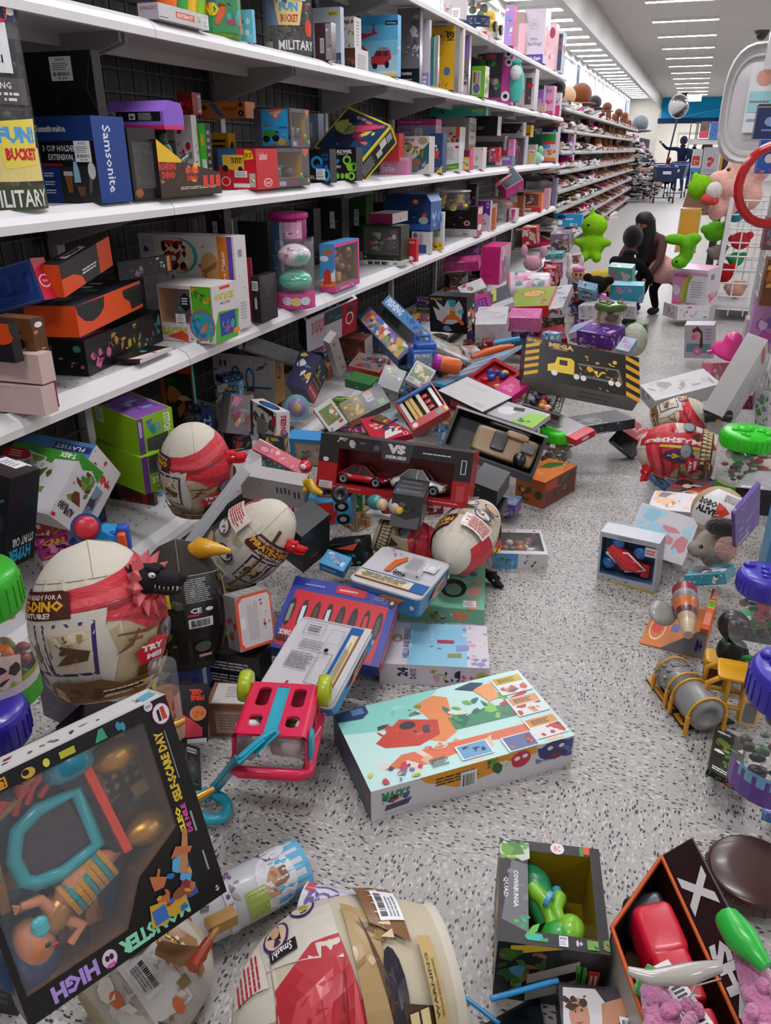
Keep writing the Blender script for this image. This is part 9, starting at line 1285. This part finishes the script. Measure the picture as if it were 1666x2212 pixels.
def pxbox(name,label,px0,py0,px1,py1,Y_,dep,c,art='',cat='box',**k):
    """upright box facing down the aisle, its front in the plane Y = Y_"""
    a=Yp(px0,py1,Y_);b=Yp(px1,py1,Y_);t=Yp(px0,py0,Y_);w=b[0]-a[0];return carton(name,label,cat,(V3(a[0],Y_,a[2]),V3(w,0,0),V3(0,dep,0),V3(0,0,t[2]-a[2])),c=c,art={'L':art},**k)
pxbox('toy_truck_pack','blue box with red lower corner and round logo at the right edge',1624,1112,1720,1345,1.95,.12,'4c88a8','p b8344c 0 .0 1 0 1 .1 .3 .2 0 .28;e .5 .14 .14 .05 d8c0c8;b .1 .4 .8 .9 3c6c88,c83c2c,8c9ca8,2c4c64 12 3;r .2 .9 1 .95 3c3c40')
pxbox('suitcase','yellow and gold edged hard suitcase standing behind the wire bin',1457,450,1503,545,10.2,.2,'c8922c','f 0 0 1 1 b8a88c .06;f .1 .1 .9 .9 8c6c50 .01',cat='suitcase')
mb=MB();a=[Yp(x,y,11.5)for x,y in((1522,300),(1540,300),(1540,465),(1469,465))];mb.prism(a,(0,.03,0),'8c6c54','matte');mb.build('cardboard_side',a[3],label='tall slanted brown cardboard side of the display beyond the wire bin',cat='cardboard panel')
for i,(y_,lb)in enumerate(((300,'white metal shelf over the red toy pack, on the right fixture'),(377,'white metal shelf under the red toy pack, on the right fixture'))):
    a=Yp(1487 if i==0 else 1499,y_,11);b=Yp(1600,y_,11);mb=MB();mb.cub((a[0],11,a[2]-.06),(b[0]-a[0]+.6,0,0),(0,.5,0),(0,0,.06),'d4d2d2','enamel');mb.build('display_shelf',(a[0],11,a[2]-.06),label=lb,cat='shelf')
for i,(a,c_,ar,lb)in enumerate((((1510,262,1530,298),'6c6c70','b .1 .4 .9 .9 a83c2c,8c5c4c 6 2;r 0 0 1 .3 d84c7c;r 0 .3 1 .4 d8702c','grey and pink carded toy on the upper display shelf'),((1531,262,1549,300),'3c7cc0','b .3 .1 .7 .9 e08ca0,5c2c6c 6 2;r .2 .92 .8 1 d83c4c','blue carded toy between two others on the upper display shelf'),((1550,262,1574,300),'3c94b8','p d8a828 0 .5 1 .95 0 .95;r .3 .1 .7 .3 c87c34','aqua and yellow carded toy on the upper display shelf'),((1490,322,1512,372),'b8bcc4','r .1 .3 .8 .7 a83434;b .2 .35 .7 .65 6c5c4c,c8a43c 5 2;r 0 .0 1 .18 3c80b8','tilted white and blue pack on the lower display shelf'),((1513,318,1549,376),'a8aab0','b .3 .25 .7 .85 b82028,c81c28,8c1418 7 2 .3;l .15 .05 .85 .2 8c8c90 2','grey pack with red toy in the middle of the lower display shelf'),((1550,320,1568,378),'b88c44','','plain tan cardboard box at the end of the lower display shelf'))):
    pxbox('carded_toy',lb,*a,10.98,.06,c_,ar)
mb=MB();a=Yp(1578,250,9);b=a;mb.cub((a[0],9,0),(.07,0,0),(0,.07,0),(0,0,a[2]),'2c2826','enamel');mb.build('dark_post',(a[0],9,0),label='dark upright post of the right fixture',cat='post')
# baby bath hanging high at the right
P=Yp(1640,225,5.6);e=empty('baby_bath',P-V3(0,0,.3),'white plastic baby bath with printed card, hanging at the upper right','baby bath');O=e.location;mb=MB()
prof=[(1,0),(1.04,.01),(1.0,.03),(.9,.05),(.82,.02),(.74,.1),(.6,.16),(.002,.17)];vs=[];nn=28
for r_,h_ in prof:
    for i in range(nn):t=2*pi*i/nn;vs.append(P+V3(.2*r_*math.copysign(abs(cos(t))**.7,cos(t)),h_,.31*r_*math.copysign(abs(sin(t))**.7,sin(t))))
mb.mesh(vs,[(j*nn+i,j*nn+(i+1)%nn,(j+1)*nn+(i+1)%nn,(j+1)*nn+i)for j in range(len(prof)-1)for i in range(nn)],'d8d4d2','plastic',True);mb.sup(P+V3(0,.14,-.02),(.2,.12,.3),'cfcaca','plastic',None,3.5,24,14);mb.build('bath_shell',O,e)
mb=MB();fr=Fr(mb,P+V3(-.07,-.004,-.15),(.16,0,0),(0,0,.36));mb.box(P+V3(.01,-.001,.03),(.16,.004,.36),'e4e4e4');fr.k=20;fr.art('e .5 .8 .3 .12 d8a08c;e .55 .9 .1 .07 c88c74;r .05 .3 .95 .6 9cd0d4;l .1 .42 .9 .48 8c6c74 1;l .1 .15 .9 .22 7cb0c0 1');mb.build('printed_card',O,e)
mb=MB();mb.cub(Yp(1650,150,5.4),(.16,0,0),(0,.1,0),(.02,0,.75),'cfc8cc','plastic');mb.build('bath_chute',Yp(1650,150,5.4),label='smooth white plastic upright above the baby bath',cat='panel')
# right-hand grid fixture: posts and shelves with goods
e=empty('grid_fixture',(.75,5.2,0),'white grid fixture with slanted end post, at the right edge','fixture');O=(.75,5.2,0);mb=MB()
for(x,y,h)in((.5,6.2,1.5),(.56,4.2,1.62)):mb.cub((x,y,0),(.035,0,0),(0,.05,0),(0,0,h),'d4d2d0','enamel');mb.build('end_post',O,e);mb=MB()
for k in range(13):mb.tube([(.56,4.25,.1+.12*k),(.52,6.2,.1+.12*k)],.005,'d0cecc','enamel',4)
for k in range(16):mb.tube([(.56-.04*k/15,4.25+.13*k,.1),(.56-.04*k/15,4.25+.13*k,1.54)],.004,'d0cecc','enamel',4)
mb.build('grid_side',O,e)
for z in(.12,.55,1.0,1.4):mb=MB();mb.cub((.6,3.4,z-.02),(.6,0,0),(0,2.8,0),(0,0,.02),'cfcdcc','enamel');mb.build('shelf',O,e)
for i,(px0,py0,px1,py1,Y_,c_,ar,lb)in enumerate(((1627,225,1700,300,4.6,'26355c','e .5 .5 .25 .15 8ca0c8;l .2 .2 .8 .3 8ca0c8 1;r 0 .9 1 .93 c8a43c','navy box with white drop pictures, upper right edge'),(1632,302,1700,375,4.5,'2c5cb0','e .4 .6 .25 .3 1c3c8c;e .35 .45 .14 .14 d8ccc8;b 0 0 .5 .25 7cb4d8,c83c3c 4 2','blue box with round creature picture, below the navy box'),(1640,560,1700,660,4.6,'6c3c1c','b .05 .1 .95 .9 b8702c,3c2414,d8a04c,5c3420 12 3','brown fiery printed box on the right fixture'),(1645,470,1700,540,4.7,'7c4c54','b .1 .1 .9 .9 a83440,8c8c90,5c6c8c 8 2','stack of red and grey goods on the right fixture'),(1612,640,1700,760,4.9,'b884b4','b .1 .1 .9 .9 c84c98,8c64b0,e0c0d8 10 2','lilac and pink doll box on the right fixture'),(1600,690,1640,765,5.1,'c8b4bc','b .1 .1 .9 .9 c83c6c,a8949c 6 3','pale pink box with red marks behind the pink hat'),(1640,1010,1700,1060,3.2,'c8b8a8','b .1 .1 .9 .9 c87c8c,d8c8a8 6 3','beige and pink box below the olive box at the right edge'))):
    pxbox('toy_box',lb,px0,py0,px1,py1,Y_,.15,c_,ar)
P=Yp(1672,400,4.3);mb=MB();mb.tube([P+V3(.15*cos(t),0,.17*sin(t))for t in[2*pi*i/24 for i in range(24)]],.022,'b8141c','gloss',10,closed=True);mb.build('red_ring',P-V3(0,0,.2),label='glossy red ring at the right edge over the plush bin',cat='toy')
# ---------------- people and carts ----------------
def skinned(name,J,Ed,c,O,parent,kind='fabric',root=0):
    me=bpy.data.meshes.new(name);me.from_pydata([tuple(V3(*j[:3])-O)for j in J],Ed,[]);ob=bpy.data.objects.new(name,me);S.collection.objects.link(ob);ob.parent=parent;m=ob.modifiers.new('skin','SKIN');m.use_smooth_shade=True
    sk_=me.skin_vertices[0].data if me.skin_vertices else None
    if sk_ is None:
        return ob
    for i,j in enumerate(J):sk_[i].radius=(j[3],j[4]if len(j)>4 else j[3]);sk_[i].use_root=i==root
    s2=ob.modifiers.new('sub','SUBSURF');s2.levels=s2.render_levels=2;me.materials.append(flat(c,kind));return ob
def person(label,O,f,up,top,pants,skin,hair,arms,legs,H_=1.7,shoes='26262a',hood=None,longhair=0):
    """f: facing; joints in units of body height along (side, front, up); arms / legs: two chains of three joints"""
    O=V3(*O);f=unit(f);sd=np.cross(f,(0,0,1));q=lambda a,b,c:O+(sd*a+f*b+V3(0,0,c))*H_;e=empty('person',O,label,'person');pel,chest,neck,head=up
    J=[(*q(*pel),.085*H_,.06*H_),(*q(*[(a+b)/2 for a,b in zip(pel,chest)]),.075*H_,.055*H_),(*q(*chest),.09*H_,.06*H_),(*q(*neck),.035*H_)];Ed=[(0,1),(1,2),(2,3)]
    for ch in arms:
        n0=len(J);J+=[(*q(*ch[0]),.04*H_),(*q(*ch[1]),.03*H_),(*q(*ch[2]),.022*H_)];Ed+=[(2,n0),(n0,n0+1),(n0+1,n0+2)]
    skinned('top',J,Ed,top,O,e)
    J=[(*q(*pel),.08*H_)];Ed=[]
    for ch in legs:
        n0=len(J);J+=[(*q(*ch[0]),.055*H_),(*q(*ch[1]),.038*H_),(*q(*ch[2]),.026*H_)];Ed+=[(0,n0),(n0,n0+1),(n0+1,n0+2)]
    skinned('trousers',J,Ed,pants,O,e)
    J=[(*q(*neck),.03*H_),(*(q(*neck)*.6+q(*head)*.4),.035*H_),(*q(*head),.058*H_),(*(q(*head)+V3(0,0,.035*H_)),.05*H_)];Ed=[(0,1),(1,2),(2,3)]
    skinned('head',J,Ed,skin,O,e,'skin');hd=q(*head)
    mb=MB()
    if hood:mb.ell(hd-f*.02*H_+V3(0,0,.02*H_),(.075*H_,.075*H_,.085*H_),hood,'fabric');mb.ell(q(*neck),(.06*H_,.05*H_,.025*H_),hood,'fabric')
    else:mb.ell(hd-f*.015*H_+V3(0,0,.03*H_),(.066*H_,.068*H_,.06*H_),hair,'hair')
    if longhair:mb.tube([hd-f*.03*H_+V3(0,0,.03*H_),hd-f*.06*H_-V3(0,0,.06*H_),hd-f*.05*H_-V3(0,0,longhair*H_)],[.07*H_,.075*H_,.03*H_],hair,'hair',12)
    mb.build('hood' if hood else 'hair',O,e)
    mb=MB()
    for s1 in(-1,1):mb.ell(hd+f*.053*H_+sd*.02*s1*H_+V3(0,0,.01*H_),(.007*H_,)*3,'k','gloss',None,8,6)
    mb.ell(hd+f*.062*H_-V3(0,0,.003*H_),(.008*H_,.01*H_,.012*H_),skin,'skin',None,8,6);mb.ell(hd+f*.053*H_-V3(0,0,.03*H_),(.018*H_,.006*H_,.005*H_),'8c3c34','skin',None,8,6);mb.build('face',O,e)
    for ch in arms:
        h0=q(*ch[2]);d=unit(h0-q(*ch[1]));mb=MB();mb.sup(h0+d*.03*H_,(.022*H_,.022*H_,.025*H_),skin,'skin',None,2.5,10,8);sp=unit(np.cross(d,V3(.1,.2,1)))
        for k in range(4):b0=h0+d*.045*H_+sp*(k-1.5)*.011*H_;mb.tube([b0,b0+d*(.022+.004*(k in(1,2)))*H_,b0+d*.038*H_-V3(0,0,.01*H_)],[.006*H_,.0055*H_,.0045*H_],skin,'skin',6)
        b0=h0+d*.02*H_+sp*.02*H_;mb.tube([b0,b0+(d+sp)*.022*H_],.0065*H_,skin,'skin',6);mb.build('hand',O,e)
    for ch in legs:
        a0=q(*ch[2]);mb=MB();mb.sup(a0+f*.04*H_+V3(0,0,-.012*H_),(.03*H_,.075*H_,.026*H_),shoes,'matte',np.array([sd,f,V3(0,0,1)]).T,2.6);mb.build('shoe',O,e)
    return e
ST=((0,0,.5),(0,.0,.72),(0,0,.83),(0,.02,.91))
def at_floor(px,py):return Z(px,py,0)
person('person in navy hooded top printed white, standing behind the blue cart, reaching right',at_floor(1462,412),(-.3,-1,0),ST,'141d38','2c3a50','5c3a2c','1c1412',(((-.12,0,.77),(-.16,.06,.62),(-.08,.14,.52)),((.12,0,.78),(.3,.05,.78),(.42,.05,.88))),(((-.06,0,.48),(-.07,.05,.27),(-.09,.0,.04)),((.06,0,.48),(.06,.02,.27),(.05,-.02,.04))),1.78,hood='141d38')
person('person in black jacket and blue jeans, mostly hidden beyond the navy hooded person',at_floor(1487,408),(.6,1,0),ST,'1c1c22','24407c','8c6048','3c3028',(((-.12,0,.77),(-.14,.1,.64),(-.1,.2,.66)),((.12,0,.77),(.14,.1,.64),(.1,.2,.66))),(((-.06,0,.48),(-.06,.02,.27),(-.06,0,.04)),((.06,0,.48),(.06,.02,.27),(.06,0,.04))),1.75)
def cart(label,px,py,ang):
    O=Z(px,py,0);e=empty('shopping_cart',O,label,'shopping cart');c,s=cos(ang),sin(ang);q=lambda x,y,z:O+V3(x*c-y*s,x*s+y*c,z);B='16305c';mb=MB()
    for x in(-.26,.26):mb.tube([q(x,.4,1.0),q(x,.38,.9),q(x*1.02,.42,.2),q(x,.4,.14),q(x,-.45,.14),q(x,-.42,.5)],.014,'2c3a54','metal',6)
    mb.tube([q(-.26,.4,1.0),q(.26,.4,1.0)],.018,B,'plastic',8);mb.tube([q(-.26,-.45,.14),q(.26,-.45,.14)],.014,'2c3a54','metal',6)
    for k in range(6):mb.tube([q(-.26+.104*k,-.42,.2),q(-.26+.104*k,.4,.2)],.005,'5c6880','metal',4)
    mb.build('frame',O,e);mb=MB();lo=[q(-.2,-.3,.55),q(.2,-.3,.55),q(.22,.3,.55),q(-.22,.3,.55)];hi=[q(-.28,-.5,.92),q(.28,-.5,.92),q(.28,.38,.95),q(-.28,.38,.95)]
    for i in range(4):
        j=(i+1)%4;mb.prism([lo[i],lo[j],hi[j],hi[i]],unit(np.cross(lo[j]-lo[i],hi[i]-lo[i]))*.012,B,'plastic')
        mb.tube([hi[i],hi[j]],.018,'1c4488','plastic',6)
    mb.prism(lo,(0,0,.012),B,'plastic');mb.box(q(0,-.49,.78),(.22,.012,.08),'c8ccd8','card',rz=ang);mb.build('basket',O,e)
    for x in(-.26,.26):
        for y in(-.42,.4):mb=MB();mb.lathe(q(x-.02,y,.065),(c,s,0),[(.03,0),(.062,0),(.065,.01),(.065,.03),(.062,.04),(.03,.04)],'1c1e24','plastic',14);mb.build('wheel',O,e)
    return e
cart('blue shopping cart nearer the shoe racks, with a child in a pink top in it',1428,437,.15);cart('blue shopping cart pushed by the person in the navy hooded top',1456,426,-.1)
CO=Z(1428,437,0)+V3(.05,.15,.42)
person('person small in fluffy pink top sitting in the cart, seen from behind',CO,(.3,1,0),((0,0,.15),(0,0,.42),(0,0,.55),(0,.02,.66)),'b02468','26262c','4c2c20','5c301c',(((-.14,0,.48),(-.2,.1,.36),(-.12,.2,.3)),((.14,0,.48),(.2,.1,.36),(.12,.2,.3))),(((-.08,.08,.12),(-.1,.28,.12),(-.1,.3,-.05)),((.08,.08,.12),(.1,.28,.12),(.1,.3,-.05))),1.0)
O_=Z(1318,702,0)
person('person crouching in black hooded top, back turned, beside the far spill',O_,(.55,.85,0),((0,0,.2),(0,.1,.42),(0,.14,.53),(0,.17,.62)),'0c0b0d','0e0d10','7c5444','141012',(((-.12,.1,.47),(-.16,.22,.34),(-.08,.3,.3)),((.12,.1,.47),(.16,.22,.34),(.08,.3,.3))),(((-.08,.1,.24),(-.1,.26,.3),(-.08,.08,.04)),((.08,.1,.24),(.1,.26,.3),(.08,.08,.04))),1.1,hood='0d0c0e')
person('person with long black hair and flowered top bending behind the black hooded one',Z(1390,676,0),(-.4,-.9,0),((0,-.1,.36),(0,.06,.55),(0,.14,.62),(0,.2,.68)),'5c3c3c','141216','9c6c54','0e0b0c',(((-.12,.08,.57),(-.16,.18,.42),(-.1,.22,.3)),((.12,.08,.57),(.16,.18,.42),(.1,.22,.3))),(((-.07,-.1,.33),(-.08,.06,.2),(-.08,-.04,.04)),((.07,-.1,.33),(.08,.06,.2),(.08,-.04,.04))),1.15,longhair=.34)
# ---------------- shoes ----------------
def shoe_mesh(c,sole,kind):
    mb=MB();L=.25;n=10
    secs=[(0,.03,.075),(.12,.034,.085),(.3,.034,.08),(.5,.036,.058),(.7,.042,.042),(.88,.038,.032),(1,.018,.02)]if kind<2 else[(0,.034,.2),(.15,.038,.21),(.35,.038,.2),(.42,.038,.09),(.65,.042,.05),(.88,.038,.036),(1,.018,.022)]
    if kind==1:secs=[(0,.026,.09),(.1,.028,.07),(.3,.024,.05),(.5,.03,.03),(.75,.036,.022),(.9,.03,.018),(1,.012,.014)]
    rings=[[V3(w*cos(t),L*y-L/2,.012+h*(.5+.5*sin(t)))for t in[2*pi*i/n for i in range(n)]]for y,w,h in secs]
    for a,b in zip(rings[:-1],rings[1:]):mb.mesh(a+b,[(i,(i+1)%n,n+(i+1)%n,n+i)for i in range(n)],c,'matte',True)
    mb.mesh(rings[0],[tuple(range(n))],c,'matte');mb.mesh(rings[-1],[tuple(range(n))[::-1]],c,'matte')
    o=[(w*1.12*s1,L*y-L/2)for s1,ss in((1,secs),(-1,secs[::-1]))for y,w,h in ss];mb.prism([V3(x,y,0)for x,y in o],(0,0,.02 if kind!=1 else.008),sole,'plastic')
    if kind==1:mb.cub((-.012,-L/2,0),(.024,0,0),(0,.02,0),(0,0,.05),sole,'plastic')
    return mb
SHC=[('white','e0dcd8','f0eeec',0),('black','1a181a','e0dedc',0),('beige','b89c80','d8c8b0',0),('pale pink','d8a0b0','e8d8dc',0),('brown','6c3c24','2c1c14',2),('grey','8c8a8c','dcdada',0),('cream','d0c4b0','c0a888',1),('black','1c1a1c','26242a',1),('hot pink','d8306c','e8e0e4',0),('tan','a87c50','5c3c24',2),('navy','26304c','d8d8dc',0),('maroon','7c2030','2c1c1c',1)]
KN=('low trainer','heeled shoe','ankle boot');protos=[];rd=random.Random(11)
ids=0
for z in SH:
    y=10.95
    while y<15.6:
        k=rd.choice(range(12)if rd.random()<.75 else(0,0,1,5));nm,c_,so,kd=SHC[k];x=SX-.11-rd.random()*.08;a=pi/2*-1+rd.uniform(-.5,.5)
        if z>1.8 and(kd!=2 and rd.random()<.3):y+=.18;continue
        if len(protos)<=11 and k not in dict(protos):
            ob=shoe_mesh(c_,so,kd).build('shoe');protos.append((k,ob));ob['label']='%s %s on the crowded shoe racks'%(nm,KN[kd]);ob['category']='shoe';ob['group']='%s %ss on the shoe racks'%(nm,KN[kd])
        else:ob=dict(protos)[k].copy();S.collection.objects.link(ob)
        ob.location=(x,y,z+.001);ob.rotation_euler=(rd.uniform(0,.5),0,a);ob.scale=(1.25,1.2,1.35);y+=.115+rd.random()*.04;ids+=1
mb=MB();proto=[shoe_mesh(SHC[k][1],SHC[k][2],SHC[k][3])for k in range(12)]
def scatter(mb,k,x,y,z,a):
    s=proto[k];n0=len(mb.v);c,s_=cos(a),sin(a);mb.v+=[(x+vx*c-vy*s_,y+vx*s_+vy*c,z+vz)for vx,vy,vz in s.v];mb.f+=[tuple(n0+i for i in f)for f in s.f];mb.c+=s.c;mb.m+=s.m;mb.sm+=s.sm
for z in SH:
    y=15.75
    while y<24.1:scatter(mb,rd.randrange(12),SX-.13,y,z+.001,-pi/2+rd.uniform(-.5,.5));y+=.13
mb.build('far_shoes',(SX,20.8,SH[0]),label='jumbled shoes filling the farthest shoe racks',cat='shoes')['kind']='stuff'
mb=MB();
for i in range(900):
    h=rd.uniform(0,1);y=rd.uniform(24.5,34);z=1.9*h*(1-.3*(y-24.5)/10);scatter(mb,rd.choice((0,1,1,2,3,5,6,7,10)),-1.35-.8*h*h+rd.uniform(-.35,.25),y,max(.002,z),rd.uniform(0,6.3))
mb.build('shoe_heap',(-1.6,29,0),label='tall jumbled heap of shoes and bags beyond the shoe racks',cat='shoes')['kind']='stuff'
mb=MB();mb.cub((-2.3,24.4,0),(.5,0,0),(0,10,0),(0,0,1.7),'3a3636','matte');mb.build('far_rack',(-2.05,29.4,0),label='dark rack core behind the jumbled heap of shoes',cat='rack')
for i,(px,py,k)in enumerate(((1310,478,2),(1300,472,1),(1322,470,0),(1345,440,4),(1375,432,0),(1385,425,7),(1230,505,0),(1290,462,0))):
    ob=dict(protos).get(k,protos[0][1]).copy();S.collection.objects.link(ob);ob.location=Z(px,py,0.001);ob.rotation_euler=(0,0,i*1.3);ob['label']=['beige shoe fallen on the floor below the racks, nearest of the pair','black shoe fallen beside the beige one on the floor','white shoe fallen beside the black one','brown boot standing on the floor by the shoe rack end','white shoe on the floor near the carts','black shoe on the floor near the carts','white shoe at the end of the toy shelf','white shoe fallen against the bottom shoe shelf'][i];ob['group']='shoes fallen on the floor'
for i,(px,py,c_,s_)in enumerate(((1255,205,'7c4420',.2),(1312,232,'6c3420',.11),(1337,244,'6c3420',.11),(1350,250,'7c3c28',.1),(1285,222,'26282c',.14),(1225,208,'c8a888',.15),(1383,268,'6c7478',.3))):
    P=X(px,py,-1.75);mb=MB();mb.ell(P,(s_*.8,s_*1.1,s_*.8),c_,'fabric');mb.ell(P+V3(0,0,-s_*.6),(s_*1.2,s_*1.3,s_*.15),c_,'fabric');mb.build('hat',P-V3(0,0,s_*.8),label=['large rust brown hat heap','round brown hat, nearest of three','round brown hat in the middle of three','round brown hat, farthest of three','black felt hat','pale sandy hat at the near end','wide grey hat at the far end'][i]+' on top of the shoe racks',cat='hat')
# ---------------- cartons buried in the spill: they carry what lies on top ----------------
bpy.context.view_layer.update();rd=random.Random(23);boxes=[]
def wb(o):
    pts=[]
    for q in[o]+list(o.children):
        if q.type=='MESH' and q.data.vertices:M_=q.matrix_world;pts+=[M_@v.co for v in q.data.vertices[::max(1,len(q.data.vertices)//40)]]
    a=np.array([tuple(p)for p in pts]);return a.min(0),a.max(0)
for o in list(S.objects):
    if o.parent is None and o.get('category')and o.name.split('.')[0]not in('shelving_bay','shoe_rack','ceiling_light','shoe','wall_grid_panel'):
        try:lo,hi=wb(o)
        except Exception:continue
        if lo[0]<.3 and hi[0]>-2.2 and lo[1]<9.5 and lo[2]<.75:boxes.append((lo,hi))
EDGE=((1.0,-1.1),(1.6,-.95),(2.1,-.86),(2.6,-.8),(3.3,-.62),(4.2,-.45),(5,-.25),(6,-.2),(7.2,-.25),(8.2,-.6),(9.6,-1.0))
edge=lambda y:float(np.interp(y,[e_[0]for e_ in EDGE],[e_[1]for e_ in EDGE]))
CW=(('crimson','9c1c28','d8c8c0,6c1018'),('navy','24305c','8ca0c8,141c3c'),('grey','8c8c90','c8c8cc,5c5c60'),('black','18181b','5c5c60,a83c2c'),('white','cfcbca','9c9ca0,c84c3c'),('tan','b08c60','7c5c3c,d8c098'),('orange','c8602c','e8b05c,6c2c14'),('green','3c7c3c','a8c85c,1c4420'),
      ('teal','2c8088','8cc8c4,1c4c54'),('violet','5c3c8c','b89cd0,34205c'),('yellow','c8a030','3c3420,e8d88c'),('pink','c87ca0','e8c8d8,a83c70'),('brown','5c3c28','a87c50,2c1c14'),('sky blue','6ca4c8','d8e4ec,2c5c8c'),('magenta','a82c74','e08cb8,5c1440'),('charcoal','34343a','8c8c94,c8a034'))
ZN=((2.0,'near the nearest skull capsule'),(2.55,'around the middle skull capsule'),(3.05,'under the two-car carton'),(3.6,'around the toy garage carton'),(4.2,'around the flat white carton'),(4.8,'near the yellow truck print carton'),(5.5,'under the black figure box'),(6.3,'under the lime pizza picture box'),(7.3,'around the rabbit-eared doll'),(9.9,'at the far end of the toy shelf'))
SZ=('small flat','small thick','wide flat','wide thick');used={};placed=[];cnt=0
def blocked(x,y,r,z0_,z1_):
    return any(abs(x-b[0])<(r+b[2])*.9 and abs(y-b[1])<(r+b[2])*.9 and z0_<b[4]and z1_>b[3]for b in placed)
tries=0;seeds=[((lo[0]+hi[0])/2,(lo[1]+hi[1])/2)for lo,hi in boxes if lo[2]>.05 and lo[0]<.2]
while cnt<200 and tries<9000:
    tries+=1;y=rd.uniform(1.2,9.0)if tries%3 else rd.uniform(2.4,5.2);xe=edge(y);x=rd.uniform(-1.98,xe);r=rd.uniform(.05,.1)*(1+.06*y);sd_=tries<=len(seeds)
    if sd_:x,y=seeds[tries-1];r=.05+.006*y;xe=edge(y)
    z=.152 if x<SX+.06-0.02 else 0.0
    if SX-.03<x-r*.7<SX+.1:continue
    if z and x+r>SX+.02:continue
    capz=.46 if z else.06+.34*max(0,min(1,(xe-x)/.75));over=[lo[2]for lo,hi in boxes if lo[0]-r*.7<x<hi[0]+r*.7 and lo[1]-r*.7<y<hi[1]+r*.7]
    if z:capz=rd.uniform(.24,.45)
    if sd_:capz=.62
    top=min([capz]+[o_-.004 for o_ in over]);lv=0
    while top-z>.028 and lv<(7 if sd_ else 4)and cnt<200:
        h=min(top-z,rd.uniform(.045,.11));h=top-z if top-z-h<.03 else h
        if h>.2 or blocked(x,y,r,z,z+h):z+=h;lv+=1;continue
        ci=rd.randrange(16);zi=next(i for i,q in enumerate(ZN)if y<=q[0]);si=(2 if r>.105 else 0)+(1 if h>.07 else 0)
        for k_ in range(16):
            if(ci,zi,si)not in used:break
            ci=(ci+1)%16
        used[(ci,zi,si)]=1;nm,c_,pc=CW[ci];a=rd.uniform(0,180)*pi/180;u_=V3(cos(a),sin(a),0)*r*1.35;v_=V3(-sin(a),cos(a),0)*r*rd.uniform(.8,1.2);C_=V3(x,y,z+.001)
        cor=min([C_+u_*i/2+v_*j/2 for i in(-1,1)for j in(-1,1)],key=lambda q:np.linalg.norm(q-EYE));s1=1 if np.dot(u_,C_-cor)>0 else-1;s2=1 if np.dot(v_,C_-cor)>0 else-1
        P_=pk(pc,8,cnt,rd.choice(('TOY','PLAY','FUN','CARS','DOLL',None,None)),rd.choice(('w','k','y')),s=.28);carton('toy_carton','%s %s carton in the spill %s'%(SZ[si],nm,ZN[zi][1]),'box',(cor,u_*s1,v_*s2,V3(0,0,h-.002)),c=c_,art={'L':P_,'R':pk(pc,5,cnt+1,tc='w'),'T':pk(pc,9,cnt+2,tc='k')},group='cartons buried in the spill')
        placed.append((x,y,r,z,z+h));cnt+=1;z+=h;lv+=1
